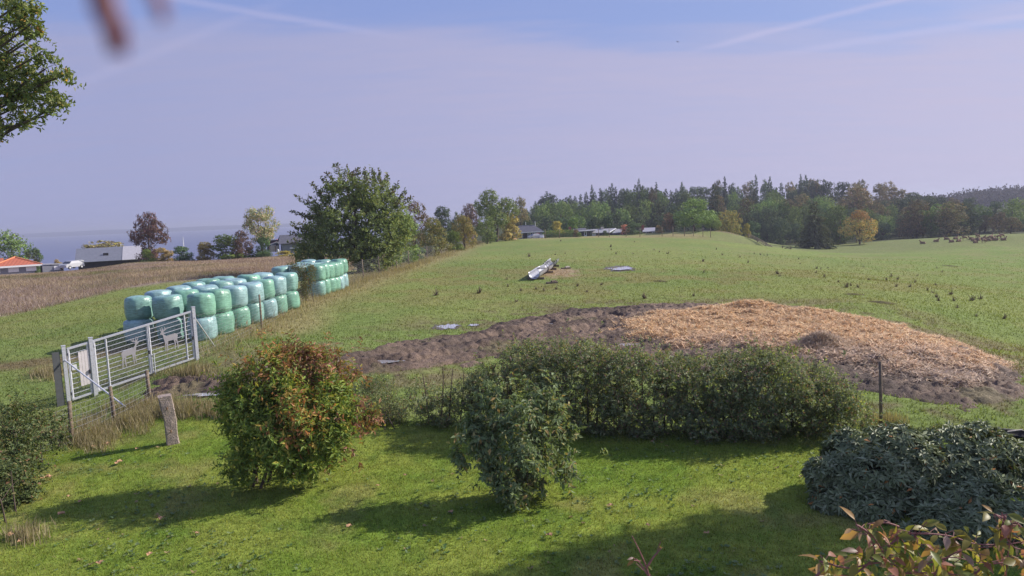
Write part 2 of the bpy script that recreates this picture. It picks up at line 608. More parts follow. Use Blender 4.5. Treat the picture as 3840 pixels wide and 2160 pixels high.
def dist_line(px, py, pts):
    d = np.full(np.shape(px), 1e9)
    for (ax, ay), (bx, by) in zip(pts[:-1], pts[1:]):
        ex, ey = bx - ax, by - ay
        t = np.clip(((px - ax) * ex + (py - ay) * ey) / (ex * ex + ey * ey), 0, 1)
        d = np.minimum(d, np.hypot(px - ax - t * ex, py - ay - t * ey))
    return d


GATE_L = G(262, 1514)
GATE_R = G(738, 1350)
FLINE = [tuple(GATE_R[:2])] + FENCE_P + [(-9.0, 182.0), (14, 184), (45, 184)]


def lerp3(a, b, t):
    t = np.asarray(t)[..., None]
    return np.asarray(a) * (1 - t) + np.asarray(b) * t


def ground_col(x, y):
    """base colour of the ground cover, by what grows or lies there"""
    n1 = fbm(x * 0.06, y * 0.06, 21, 4); n2 = fbm(x * 0.35, y * 0.35, 31, 4); n3 = fbm(x * 1.6, y * 1.6, 41, 3)
    past = lerp3((0.188, 0.222, 0.066), (0.155, 0.205, 0.058), sstep(0.35, 0.65, n1))
    past = lerp3(past, (0.215, 0.205, 0.08), 0.45 * sstep(0.48, 0.72, n2))
    past = lerp3(past, (0.225, 0.20, 0.095), 0.4 * sstep(0.5, 0.68, fbm(x * 0.12 + 3, y * 0.035, 27, 4)) * sstep(70, 130, y))
    valley = sstep(22, 50, x - 0.12 * y) * sstep(28, 60, y)
    past = lerp3(past, lerp3((0.155, 0.215, 0.055), (0.195, 0.215, 0.075), sstep(0.4, 0.7, n2)), valley * 0.8)
    farhill = sstep(140, 160, y) * sstep(40, 60, x)
    past = lerp3(past, (0.165, 0.185, 0.07), farhill * 0.75)
    # worn yellowish turf around the trough and puddle, dung-flecked turf by the mud
    worn = sstep(26, 8, np.hypot((x - 7) / 1.7, y - 66)) * sstep(0.35, 0.6, n2)
    past = lerp3(past, (0.20, 0.175, 0.07), worn * 0.6)
    nearm = sstep(-7.0, -0.5, poly_sd(x, y, MUD) + 3 * (n2 - 0.5))
    past = lerp3(past, (0.15, 0.12, 0.075), nearm * sstep(0.42, 0.62, n3 * 0.6 + n2 * 0.4) * 0.8)
    # bleached strip along the fences
    fl = dist_line(x, y, FLINE)
    strip = sstep(3.2 + 0.02 * y, 0.6, fl + 2.4 * (n2 - 0.5)) * sstep(34, 40, y)
    past = lerp3(past, (0.27, 0.22, 0.11), strip * 0.85)
    # weedy field beyond the bales
    br = sstep(-1.5, 1.5, poly_sd(x, y, BROWN) + 4 * (n2 - 0.5))
    brown = lerp3((0.27, 0.205, 0.165), (0.21, 0.195, 0.11), sstep(0.5, 0.68, n1))
    past = lerp3(past, brown, br)
    # leaf-strewn track left of the gate
    trk = np.abs((y - 33.5) - 0.28 * (x + 25)) / 1.7 + (n2 - 0.5) * 1.2
    past = lerp3(past, (0.16, 0.11, 0.07), sstep(1.0, 0.3, trk) * sstep(-15.5, -17, x) * 0.8)
    gar = sstep(-0.6, 0.6, poly_sd(x, y, LAWN) + 1.0 * (n3 - 0.5))
    lawn = lerp3((0.145, 0.215, 0.030), (0.205, 0.25, 0.045), sstep(0.35, 0.65, fbm(x * 0.35, y * 0.35, 51, 4)))
    lawn = lerp3(lawn, (0.25, 0.225, 0.085), 0.5 * sstep(0.56, 0.72, fbm(x * 0.8 + 5, y * 0.8, 57, 4)))
    lawn = lerp3(lawn, (0.09, 0.165, 0.025), 0.5 * sstep(0.55, 0.75, n3))
    c = lerp3(past, lawn, gar)
    # bank with bare earth scars by the far fence
    p = at(2720, 885, 195); sc = np.hypot((x - p[0]) / 5.0, (y - p[1]) / 3.0) + (n3 - 0.5) * 1.2
    c = lerp3(c, (0.13, 0.09, 0.065), sstep(1.0, 0.5, sc) * 0.85)
    p = G(2085, 1022); sc = np.hypot((x - p[0]) / 2.6, (y - p[1]) / 6.0) + (n3 - 0.5) * 1.0
    c = lerp3(c, (0.30, 0.215, 0.145), sstep(1.1, 0.6, sc) * 0.9)
    # forest floor and the slope down to the shore
    c = lerp3(c, (0.06, 0.07, 0.03), sstep(205, 222, y))
    c = lerp3(c, (0.07, 0.10, 0.035), sstep(138, 150, y) * sstep(-28, -36, x))
    return c


def ground_mat(name, fine=(0.45, 1.5), bump=0.35, bs=9.0, rough=0.95, spec=0.08):
    mt = bpy.data.materials.new(name)
    mt.use_nodes = True
    t = NT(mt.node_tree)
    o = t.n('ShaderNodeOutputMaterial'); b = t.n('ShaderNodeBsdfPrincipled')
    t.l(b.outputs[0], o.inputs[0])
    b.inputs['Roughness'].default_value = rough
    b.inputs['Specular IOR Level'].default_value = spec
    a = t.n('ShaderNodeAttribute', attribute_name='col')
    c = t.n('ShaderNodeTexCoord')
    f1 = t.noise(c.outputs['Object'], 22.0, 6.0, 0.7)
    f2 = t.noise(c.outputs['Object'], 2.6, 6.0, 0.7)
    f = t.math('ADD', t.math('MULTIPLY', f1, 0.5), t.math('MULTIPLY', f2, 0.5))
    g = t.ramp(f, ((0.36, fine[0]), (0.64, fine[1])))
    t.l(t.mix(1.0, a.outputs['Color'], g, 'MULTIPLY'), b.inputs['Base Color'])
    bm = t.n('ShaderNodeBump')
    bm.inputs['Strength'].default_value = bump
    bm.inputs['Distance'].default_value = 0.12
    t.l(t.noise(c.outputs['Object'], bs, 7.0, 0.7), bm.inputs['Height'])
    t.l(bm.outputs[0], b.inputs['Normal'])
    MATS[name] = mt
    return mt


# ---------------------------------------------------------------- the ground: one sheet, finer near the garden
ang = np.radians(np.concatenate([np.linspace(-118, -52, 40, endpoint=False), np.linspace(-52, 52, 470), np.linspace(52, 118, 41)[1:]]))
rad = np.concatenate([[0.0, 1.0], np.geomspace(2.0, 1100, 400)])
A_, R_ = np.meshgrid(ang, rad)
gx = (np.sin(A_) * R_).ravel(); gy = (np.cos(A_) * R_ - 3.0).ravel()
gz = H(gx, gy)
gz -= 0.10 * sstep(0.0, 0.9, poly_sd(gx, gy, MUD))
nr, nc = A_.shape
idx = np.arange(nr * nc).reshape(nr, nc)
Fq = np.stack([idx[:-1, :-1], idx[:-1, 1:], idx[1:, 1:], idx[1:, :-1]], -1).reshape(-1, 4)[:, ::-1]
tag(put('ground', mesh_np('ground', np.stack([gx, gy, gz], -1), Fq, [ground_mat('turf')], ground_col(gx, gy), True)),
    'rolling green pasture and garden turf reaching to the wood', 'ground', kind='structure')

# sea, far shore
seam = bpy.data.materials.new('sea_water')
seam.use_nodes = True
t = NT(seam.node_tree)
o = t.n('ShaderNodeOutputMaterial'); b = t.n('ShaderNodeBsdfPrincipled')
t.l(b.outputs[0], o.inputs[0])
c = t.n('ShaderNodeTexCoord')
mpn = t.n('ShaderNodeMapping'); mpn.inputs['Scale'].default_value = (0.004, 0.0012, 1)
t.l(c.outputs['Object'], mpn.inputs[0])
t.l(t.mix(t.noise(mpn.outputs[0], 3.0, 4.0), (0.06, 0.075, 0.15), (0.10, 0.115, 0.21)), b.inputs['Base Color'])
b.inputs['Roughness'].default_value = 0.32
b.inputs['Specular IOR Level'].default_value = 0.4
bm = t.n('ShaderNodeBump'); bm.inputs['Strength'].default_value = 0.5; bm.inputs['Distance'].default_value = 0.6
t.l(t.noise(c.outputs['Object'], 0.35, 6.0, 0.65), bm.inputs['Height']); t.l(bm.outputs[0], b.inputs['Normal'])
SEAZ = -21.0
tag(MB().add([(-30000, 100, SEAZ), (20000, 100, SEAZ), (20000, 40000, SEAZ), (-30000, 40000, SEAZ)], [(0, 1, 2, 3)]).build('sea', seam),
    'calm grey-blue sea beyond the shoreline houses', 'sea', kind='structure')
FARLAND = mat('far_shore_land', (0.03, 0.045, 0.08), 0.95, 0.05, var=0.3, scale=0.002)
xs = np.linspace(-4600, 1200, 160)
prof = 15 + 17 * fbm(xs * 0.0014, xs * 0, 5, 4) * sstep(-4600, -3300, xs)
fv = []; ff = []
for i, (x, hgt) in enumerate(zip(xs, prof)):
    for k in range(4):
        yy = (4600, 4700, 5200, 5700)[k]; zz = (-1, 0.55 * hgt, hgt, -1)[k]
        fv.append((x, yy, SEAZ + zz))
    if i:
        for k in range(3):
            a = (i - 1) * 4 + k
            ff.append((a, a + 4, a + 5, a + 1))
tag(MB().add(fv, ff).build('far_shore', FARLAND), 'long low dark coast on the sea horizon', 'coast', kind='structure')

# ---------------------------------------------------------------- churned mud track and the ring round the straw
RUT = [G(u, v)[:2] for u, v in ((420, 1455), (900, 1400), (1300, 1365), (1650, 1320), (2000, 1240), (2280, 1190))]
RUT2 = [G(u, v)[:2] for u, v in ((1180, 1420), (1600, 1370), (1900, 1300), (2250, 1240))]


PUDDLES = [(u, v, ru, rv) for u, v, ru, rv in ((2325, 1006, 52, 10), (1675, 1227, 42, 9), (1775, 1220, 18, 4), (2368, 1292, 46, 10), (2485, 1318, 50, 5),
                                               (2560, 1352, 60, 6), (790, 1481, 75, 8), (1420, 1352, 60, 4), (2070, 1212, 22, 3))]
PUD = []
for u, v, ru, rv in PUDDLES:
    a = G(u, v); b1 = G(u - ru, v); b2 = G(u, v + rv); b3 = G(u, v - rv)
    PUD.append((a[0], a[1], abs(b1[0] - a[0]), max(0.25, abs(b3[1] - b2[1]) / 2), a[2]))


def mud_z(x, y):
    sd = poly_sd(x, y, MUD)
    n = fbm(x * 0.55, y * 0.55, 61, 4)
    k = sstep(-0.8, 0.6, sd + 2.2 * (n - 0.5))
    clod = np.abs(fbm(x * 2.6, y * 2.6, 71, 4, 0.6) - 0.5) * 0.30 + (fbm(x * 4.6, y * 4.6, 81, 2) > 0.54) * 0.07 + fbm(x * 6.5, y * 6.5, 83, 2) * 0.09
    r = np.zeros(np.shape(x))
    for ln in (RUT, RUT2):
        d = dist_line(x, y, ln)
        for off in (0.75,):
            g = np.exp(-((d - off) / 0.28) ** 2)
            lug = 0.5 + 0.5 * np.sin((x * 0.9 + y * 0.45) * 17.0 + d * 9)
            r = r - g * (0.15 + 0.08 * lug) + np.exp(-((d - off - 0.5) / 0.2) ** 2) * 0.08
    z = H(x, y) - 0.13 + k * 0.13 + k * (clod + r) * 1.0
    for px, py, rx, ry, pz in PUD:
        q = np.hypot((x - px) / (rx + 0.12), (y - py) / (ry + 0.12)) + (n - 0.5) * 0.5
        f = sstep(1.15, 0.8, q)
        z = z * (1 - f) + (pz - 0.06) * f
    return z, k


x0, x1 = min(p[0] for p in MUD) - 1.5, max(p[0] for p in MUD) + 1.5
y0, y1 = min(p[1] for p in MUD) - 1.5, max(p[1] for p in MUD) + 1.5
stp = 0.075
mx, my = np.meshgrid(np.arange(x0, x1, stp), np.arange(y0, y1, stp))
keep = poly_sd(mx, my, MUD) > -1.5
sdS = poly_sd(mx, my, STR)
keep &= sdS < 1.6
mz, mk = mud_z(mx.ravel(), my.ravel())
mz = mz.reshape(mx.shape)
idx = np.arange(mx.size).reshape(mx.shape)
kf = keep[:-1, :-1] & keep[1:, :-1] & keep[:-1, 1:] & keep[1:, 1:]
Fq = np.stack([idx[:-1, :-1], idx[:-1, 1:], idx[1:, 1:], idx[1:, :-1]], -1)[kf]
used, inv = np.unique(Fq, return_inverse=True)
Fq = inv.reshape(-1, 4)
V = np.stack([mx.ravel(), my.ravel(), mz.ravel()], -1)[used]
nn = fbm(V[:, 0] * 0.8, V[:, 1] * 0.8, 91, 4)
wet = sstep(0.52, 0.7, fbm(V[:, 0] * 0.3, V[:, 1] * 0.3, 95, 3))
mc = lerp3((0.195, 0.138, 0.105), (0.105, 0.074, 0.058), sstep(0.35, 0.65, nn))
mc = lerp3(mc, (0.085, 0.065, 0.056), wet * 0.6)
mc = lerp3(mc, (0.17, 0.15, 0.075), 0.6 * sstep(0.62, 0.72, fbm(V[:, 0] * 0.5, V[:, 1] * 0.5, 99, 4)))
MUDM = ground_mat('churned_mud', (0.5, 1.45), 0.8, 16.0, 0.75, 0.2)
tag(put('mud_track', mesh_np('mud_track', V, Fq, [MUDM], mc, True)), 'churned brown mud track with wheel ruts from the gate to the straw', 'mud', kind='structure')

# straw bedding spread over the mud
stp = 0.10
x0, x1 = min(p[0] for p in STR) - 1, max(p[0] for p in STR) + 1
y0, y1 = min(p[1] for p in STR) - 1, max(p[1] for p in STR) + 1
sx, sy = np.meshgrid(np.arange(x0, x1, stp), np.arange(y0, y1, stp))


def straw_z(x, y):
    sd = poly_sd(x, y, STR)
    n = fbm(x * 0.7, y * 0.7, 111, 4)
    k = sstep(-1.2, 1.6, sd + 2.4 * (n - 0.5))
    lump = fbm(x * 1.1, y * 1.1, 121, 3) * 0.22 + np.abs(fbm(x * 2.4, y * 2.4, 131, 4, 0.6) - 0.5) * 0.55
    p = G(2810, 1165); hp = 0.32 * np.exp(-(((x - p[0]) / 1.3) ** 2 + ((y - p[1]) / 1.1) ** 2))
    return H(x, y) - 0.2 + k * (0.24 + lump) + hp, k


sz, sk = straw_z(sx.ravel(), sy.ravel())
sd = poly_sd(sx, sy, STR)
keep = sd > -1.4
idx = np.arange(sx.size).reshape(sx.shape)
kf = keep[:-1, :-1] & keep[1:, :-1] & keep[:-1, 1:] & keep[1:, 1:]
Fq = np.stack([idx[:-1, :-1], idx[:-1, 1:], idx[1:, 1:], idx[1:, :-1]], -1)[kf]
used, inv = np.unique(Fq, return_inverse=True)
V = np.stack([sx.ravel(), sy.ravel(), sz], -1)[used]


def straw_col(x, y):
    """fresh golden straw in the middle, trodden greyish straw towards the garden"""
    n = fbm(x * 0.5, y * 0.5, 141, 4)
    fresh = sstep(-0.3, 0.9, (y - (28.0 - 0.35 * (x - 8))) / 6.0 + (n - 0.5) * 1.6)
    return lerp3((0.47, 0.345, 0.245), (0.68, 0.45, 0.25), fresh)


c0 = straw_col(V[:, 0], V[:, 1]) * (0.75 + 0.4 * fbm(V[:, 0] * 3, V[:, 1] * 3, 151, 3))[:, None]
STRM = ground_mat('straw_bedding', (0.7, 1.25), 0.35, 26.0, 0.85, 0.15)
bed = tag(put('straw_bedding', mesh_np('straw_bedding', V, inv.reshape(-1, 4), [STRM], c0, True)),
          'wide spread of golden straw bedding on the mud behind the hedge', 'straw', kind='stuff')


def strands(P, L, W, col, tilt=0.25, seed=1, aim=None):
    """thin bent straws, two triangles each"""
    r = np.random.default_rng(seed)
    n = len(P)
    a = r.uniform(0, 2 * np.pi, n) if aim is None else aim + r.normal(0, 0.5, n)
    e = r.normal(0.05, tilt, n)
    d = np.stack([np.cos(a) * np.cos(e), np.sin(a) * np.cos(e), np.sin(e)], -1)
    s = np.stack([-np.sin(a), np.cos(a), np.zeros(n)], -1)
    mid = P + np.array([0, 0, 1.0]) * (W * r.uniform(-0.15, 0.3, n))[:, None]
    V = np.stack([P - d * L[:, None] / 2, mid - s * W[:, None] / 2, P + d * L[:, None] / 2, mid + s * W[:, None] / 2], 1).reshape(-1, 3)
    i = np.arange(n)[:, None] * 4
    F = np.concatenate([i + [0, 1, 2], i + [0, 2, 3]])
    return V, F, np.repeat(col, 4, axis=0)


r = np.random.default_rng(5)
nx = r.uniform(x0, x1, 260000); ny = r.uniform(y0, y1, 260000)
okk = (poly_sd(nx, ny, STR) + 2.6 * (fbm(nx * 0.7, ny * 0.7, 111, 4) - 0.5)) > -0.7
nx, ny = nx[okk][:95000], ny[okk][:95000]
nz, _ = straw_z(nx, ny)
cc = np.minimum(0.9, straw_col(nx, ny) * r.uniform(0.5, 1.6, len(nx))[:, None])
V, F, C = strands(np.stack([nx, ny, nz + r.uniform(0, 0.09, len(nx))], -1), r.uniform(0.22, 0.65, len(nx)), r.uniform(0.014, 0.045, len(nx)), cc, 0.28)
o = put('loose_straw', mesh_np('loose_straw', V, F, [STRAW], C), bed)
o['kind'] = 'stuff'

# puddles
WATER = mat('puddle_water', (0.74, 0.74, 0.80), 0.04, 0.8, 0.65)
WETMUD = ground_mat('wet_mud', (0.7, 1.3), 0.4, 12.0, 0.4, 0.5)
for j, (u, v, ru, rv, lab) in enumerate((
        (2325, 1006, 52, 10, 'bright sky-reflecting puddle in the turf near the metal trough'),
        (1675, 1227, 42, 9, 'grey puddle at the upper edge of the mud track'),
        (1775, 1220, 18, 4, 'small sliver of puddle just right of the grey puddle by the mud track'),
        (2368, 1292, 46, 10, 'blue-white puddle at the edge of the straw above the hedge'),
        (2485, 1318, 50, 5, 'thin shallow puddle strip between straw and hedge top'),
        (2560, 1352, 60, 6, 'shallow grey puddle partly hidden by the hedge top'),
        (790, 1481, 75, 8, 'brown puddle in the wheel rut left of the red-leaved shrub'),
        (1420, 1352, 60, 4, 'narrow brown water line in the wheel rut right of the red-leaved shrub'),
        (2070, 1212, 22, 3, 'tiny pool in the dark mud left of the straw'))):
    a = np.array([PUD[j][0], PUD[j][1], PUD[j][4]]); rx, ry = PUD[j][2:4]
    inm = poly_sd(a[0], a[1], MUD) > 0
    zz = float(H(a[0], a[1])[0])
    rr = np.random.default_rng(200 + j)
    for nm, sc, mt, lift in (('mud_rim', 1.25, WETMUD, 0.012), ('puddle', 1.0, WATER, 0.028)):
        if nm == 'mud_rim' and inm:
            continue
        lft = -0.045 if inm else lift
        n = 48
        th = np.linspace(0, 2 * np.pi, n, endpoint=False)
        q = (0.8 if inm else 0.35) + 1.15 * fbm(np.cos(th) * 2.6 + j * 7, np.sin(th) * 2.6, 300 + j, 4)
        px = a[0] + np.cos(th) * rx * sc * q; py = a[1] + np.sin(th) * ry * sc * q
        z = np.full(n, zz + lft) if nm == 'puddle' else H(px, py) + lft
        vv = [(a[0], a[1], zz + lft)] + list(zip(px, py, z))
        me = mesh_np(nm, np.array(vv), np.array([(0, 1 + i, 1 + (i + 1) % n) for i in range(n)]), [mt],
                     None if nm == 'puddle' else np.tile((0.10, 0.075, 0.055), (n + 1, 1)), True)
        o = put(nm, me)
        if nm == 'puddle':
            tag(o, lab, 'puddle', kind='structure')
        else:
            tag(o, 'dark trampled mud rim around the ' + lab.split(' ')[0] + ' puddle', 'mud', kind='structure')


# ---------------------------------------------------------------- grass
def blades(P, Hh, W, col, lean=0.45, seed=3):
    """grass blades: one triangle each, standing and leaning at random"""
    r = np.random.default_rng(seed)
    n = len(P)
    a = r.uniform(0, 2 * np.pi, n); b = r.uniform(0, 2 * np.pi, n)
    s = np.stack([np.cos(a), np.sin(a), np.zeros(n)], -1) * (W / 2)[:, None]
    ln = np.abs(r.normal(0, lean, n))
    tip = P + np.stack([np.cos(b) * ln, np.sin(b) * ln, np.ones(n)], -1) * Hh[:, None]
    V = np.stack([P - s, P + s, tip], 1).reshape(-1, 3)
    return V, np.arange(3 * n).reshape(-1, 3), np.repeat(col, 3, axis=0)


def fan(n, ya, yb, half=0.78, seed=1, power=1.0):
    """random ground points in the fan the garden camera overlooks"""
    r = np.random.default_rng(seed)
    y = (ya ** power + (yb ** power - ya ** power) * r.uniform(0, 1, n)) ** (1 / power)
    x = r.uniform(-half, half, n) * (y + 2)
    return x, y, r


x, y, r = fan(330000, 10.0, 24.0, 0.80, 11, 1.0)
k = poly_sd(x, y, LAWN) > -0.3
x, y = x[k], y[k]
c = ground_col(x, y) * r.uniform(0.55, 1.55, len(x))[:, None] * np.stack([r.uniform(0.8, 1.25, len(x)), np.ones(len(x)), r.uniform(0.7, 1.4, len(x))], -1)
pale = r.uniform(0, 1, len(x)) < 0.03
c[pale] = (0.30, 0.27, 0.12)
V, F, C = blades(np.stack([x, y, H(x, y) - 0.006], -1), r.uniform(0.025, 0.07, len(x)), r.uniform(0.008, 0.02, len(x)), c, 0.6)
tag(put('lawn_grass', mesh_np('lawn_grass', V, F, [LEAF], C)), 'short mown green garden lawn around the shrubs', 'grass', kind='stuff')

x, y, r = fan(300000, 16.0, 130.0, 0.80, 12, 0.45)
k = (r.uniform(0, 1, len(x)) < sstep(130, 40, y) ** 1.3) & (poly_sd(x, y, LAWN) < 0.2) & (poly_sd(x, y, MUD) < 0.1) & (poly_sd(x, y, BROWN) < 0.5)
x, y = x[k], y[k]
c = ground_col(x, y) * (1 + (r.uniform(0.65, 1.45, len(x)) - 1) * np.interp(y, [20, 60], [1.0, 0.45]))[:, None]
clump = fbm(x * 0.9, y * 0.9, 77, 3)
V, F, C = blades(np.stack([x, y, H(x, y) - 0.01], -1), r.uniform(0.04, 0.10, len(x)) * (0.6 + clump) * (1 + y / 160), r.uniform(0.015, 0.035, len(x)) * (1 + y / 60), c, 0.6, 4)
tag(put('pasture_grass', mesh_np('pasture_grass', V, F, [LEAF], C)), 'grazed tufty pasture grass beyond the hedge and along the fence', 'grass', kind='stuff')

# clover, rosette weeds and leaf crumbs in the lawn
r = np.random.default_rng(17)
n = 5200
x, y, _ = fan(n, 10.5, 20.5, 0.8, 18)
k = (poly_sd(x, y, LAWN) > 0.2) & (fbm(x * 0.6, y * 0.6, 58, 3) + r.normal(0, 0.08, n) > 0.5)
x, y = x[k], y[k]
m_ = 7
xx = np.repeat(x, m_); yy2 = np.repeat(y, m_); n = len(xx)
a = r.uniform(0, 6.28, n); ln = r.uniform(0.02, 0.06, n) * np.repeat(r.uniform(0.5, 1.5, len(x)), m_)
P = np.stack([xx, yy2, H(xx, yy2) + 0.02], -1); D = np.stack([np.cos(a), np.sin(a), r.uniform(0.1, 0.7, n)], -1); S = np.stack([-np.sin(a), np.cos(a), np.zeros(n)], -1)
V = np.stack([P, P + D * ln[:, None] * 0.6 + S * ln[:, None] * 0.35, P + D * ln[:, None], P + D * ln[:, None] * 0.6 - S * ln[:, None] * 0.35], 1).reshape(-1, 3)
c = np.repeat(np.array([(0.11, 0.19, 0.06), (0.20, 0.26, 0.11), (0.15, 0.22, 0.10), (0.33, 0.25, 0.13)])[r.choice(4, len(x), p=(0.4, 0.3, 0.22, 0.08))], m_, axis=0)
i = np.arange(n)[:, None] * 4
tag(put('lawn_weeds', mesh_np('lawn_weeds', V, i + [0, 1, 2, 3], [LEAF], np.repeat(c, 4, axis=0))), 'clover and rosette weeds scattered through the lawn', 'weeds', kind='stuff')

# tall reddish-brown weeds of the fallow field
r = np.random.default_rng(13)
x = r.uniform(-105, -16, 330000); y = r.uniform(38, 135, 330000)
k = (poly_sd(x, y, BROWN) + 5 * (fbm(x * 0.2, y * 0.2, 33, 3) - 0.5) > 0) & (x > -0.86 * y - 6)
x, y = x[k][:170000], y[k][:170000]
n1 = fbm(x * 0.06, y * 0.06, 21, 4); n2 = fbm(x * 0.15, y * 0.15, 35, 4)
c = lerp3((0.32, 0.24, 0.205), (0.40, 0.32, 0.235), sstep(0.42, 0.6, n2))
c = lerp3(c, (0.14, 0.15, 0.05), 0.85 * sstep(0.47, 0.60, n1) * sstep(0.3, 0.6, fbm(x * .4, y * .4, 37, 3)))
dk = r.uniform(0, 1, len(x)) < 0.2
c[dk] = (0.16, 0.10, 0.085)
c = c * r.uniform(0.6, 1.4, len(x))[:, None]
V, F, C = blades(np.stack([x, y, H(x, y) - 0.02], -1), r.uniform(0.2, 0.65, len(x)) * (0.5 + n2) * np.interp(y, [60, 100, 130], [1.0, 0.6, 0.35]), r.uniform(0.02, 0.05, len(x)), c, 0.8, 5)
tag(put('fallow_weeds', mesh_np('fallow_weeds', V, F, [LEAF], C)), 'tall reddish-brown dead weeds of the fallow field behind the bales', 'weeds', kind='stuff')

# bleached rough grass along the fences and by the stone post
r = np.random.default_rng(14)
PX = []
for (ax, ay), (bx, by) in zip(FLINE[:-3], FLINE[1:-2]):
    n = int(np.hypot(bx - ax, by - ay) * (110 if ay < 60 else 230 if ay < 90 else 150))
    tt = r.uniform(0, 1, n)
    PX.append(np.stack([ax + (bx - ax) * tt + r.normal(0, 0.55, n) * (1 + ay / 90), ay + (by - ay) * tt], -1))
for u, v, ru, rv, n in ((620, 1545, 170, 26, 5200), (330, 1640, 110, 40, 3800), (100, 2010, 50, 30, 500), (840, 1550, 90, 25, 2500), (500, 1580, 60, 40, 2500),
                        (700, 1400, 120, 18, 900), (190, 1400, 60, 20, 1200), (1420, 1560, 60, 20, 800), (3330, 1590, 60, 12, 700)):
    q = [G(u + r.normal(0, ru * 0.5), v + r.normal(0, rv * 0.5))[:2] for _ in range(90)]
    q = np.array(q)[r.integers(0, 90, n)] + r.normal(0, 0.16, (n, 2))
    PX.append(q)
PX = np.concatenate(PX)
x, y = PX[:, 0], PX[:, 1]
c = lerp3((0.36, 0.295, 0.20), (0.22, 0.22, 0.10), r.uniform(0, 1, len(x)) ** 1.6) * r.uniform(0.65, 1.3, len(x))[:, None]
cl = fbm(x * 0.8, y * 0.8, 55, 3)
V, F, C = blades(np.stack([x, y, H(x, y) - 0.02], -1), r.uniform(0.12, 0.6, len(x)) * (0.3 + cl), r.uniform(0.008, 0.02, len(x)) * (1 + y / 40), c, 0.35, 6)
tag(put('dry_grass', mesh_np('dry_grass', V, F, [LEAF], C)), 'bleached uncut grass along the foot of the fences', 'grass', kind='stuff')

# ---------------------------------------------------------------- plants: leaves, twigs, crowns
def unit(v):
    return v / np.maximum(np.linalg.norm(v, axis=-1, keepdims=True), 1e-9)


def rvec(r, n):
    return unit(r.normal(0, 1, (n, 3)))


def leaf_mesh(P, A, Nn, L, W, fold=0.25):
    """folded diamond leaves: P foot, A axis, Nn face normal; two triangles each"""
    A = unit(A)
    S = unit(np.cross(A, Nn)); Nn = np.cross(S, A)
    L = L[:, None]; W = W[:, None]
    m = P + A * L * 0.45
    V = np.stack([P, m + S * W / 2 + Nn * W * fold, P + A * L - Nn * L * 0.10, m - S * W / 2 + Nn * W * fold], 1).reshape(-1, 3)
    i = np.arange(len(P))[:, None] * 4
    return V, np.concatenate([i + [0, 1, 2], i + [0, 2, 3]])


class Cloud:
    """collects leaf geometry"""
    def __init__(self):
        self.V = []; self.F = []; self.C = []; self.n = 0

    def add(self, V, F, C):
        self.V.append(V); self.F.append(F + self.n); self.C.append(C); self.n += len(V)

    def mesh(self, name, mt):
        return mesh_np(name, np.concatenate(self.V), np.concatenate(self.F), [mt], np.concatenate(self.C))


def pick(r, pal, n):
    """palette: list of (weight, colour)"""
    w = np.array([p[0] for p in pal], float); c = np.array([p[1] for p in pal])
    k = r.choice(len(pal), n, p=w / w.sum())
    return c[k] * r.uniform(0.72, 1.3, n)[:, None]


def lobes_px(y, lst, dep=0.8):
    """lobes given as (u, v, half width, half height[, nearer by, palette]) in pixels of the photo -> ellipsoids in the world"""
    res = []
    for e in lst:
        u, v, ru, rv = e[:4]
        dy = e[4] if len(e) > 4 else 0.0
        c = at(u, v, y + dy)
        k = (y + dy) / FPX
        res.append((c, np.array([ru * k, max(ru, rv) * k * dep, rv * k]), e[5] if len(e) > 5 else 0))
    return res


def sublobes(r, lobes, m, lo=0.3, hi=0.5, out=0.8):
    """smaller lobes budding from the surface of the large ones"""
    res = list(lobes)
    for c, R, t_ in lobes:
        for _ in range(m):
            d = rvec(r, 1)[0]
            res.append((c + d * R * out * r.uniform(0.85, 1.15), R * r.uniform(lo, hi), t_))
    return res


def lobe_points(r, lobes, n, shell=(0.55, 1.03), deep=0.72):
    """points through the outer shell of a set of ellipsoids, with outward directions"""
    area = np.array([(a[1][0] * a[1][1] + a[1][0] * a[1][2] + a[1][1] * a[1][2]) for a in lobes])
    k = r.choice(len(lobes), int(n * 1.8), p=area / area.sum())
    C = np.array([a[0] for a in lobes])[k]; R = np.array([a[1] for a in lobes])[k]; T = np.array([a[2] for a in lobes])[k]
    d = rvec(r, len(k))
    f = r.uniform(shell[0] ** 2, shell[1] ** 2, len(k)) ** 0.5
    P = C + d * R * f[:, None]
    N = unit(d / R)
    inside = np.zeros(len(k), bool)
    for c, rr, _ in lobes:
        inside |= (((P - c) / rr) ** 2).sum(-1) < deep ** 2
    ok = ~inside | (r.uniform(0, 1, len(k)) < 0.12)
    return P[ok][:n], N[ok][:n], T[ok][:n]


def clumped(r, P, N, T, per, rad):
    """scatter leaves in small sprays round each point so that a crown shows light and dark clumps and gaps"""
    n = len(P)
    k = np.repeat(np.arange(n), per)
    off = r.normal(0, 1, (len(k), 3)) * rad
    return P[k] + off, unit(N[k] + 0.6 * unit(off)), T[k]


def tubes_mesh(name, paths, mt, n=6):
    mb = MB()
    for pts, rad in paths:
        mb.tube(pts, rad, n, cap=False)
    return mb.mesh(name, mt, True)


def bez(a, b, c, n=5):
    a, b, c = np.array(a), np.array(b), np.array(c)
    t = np.linspace(0, 1, n)[:, None]
    return list((1 - t) ** 2 * a + 2 * t * (1 - t) * b + t * t * c)


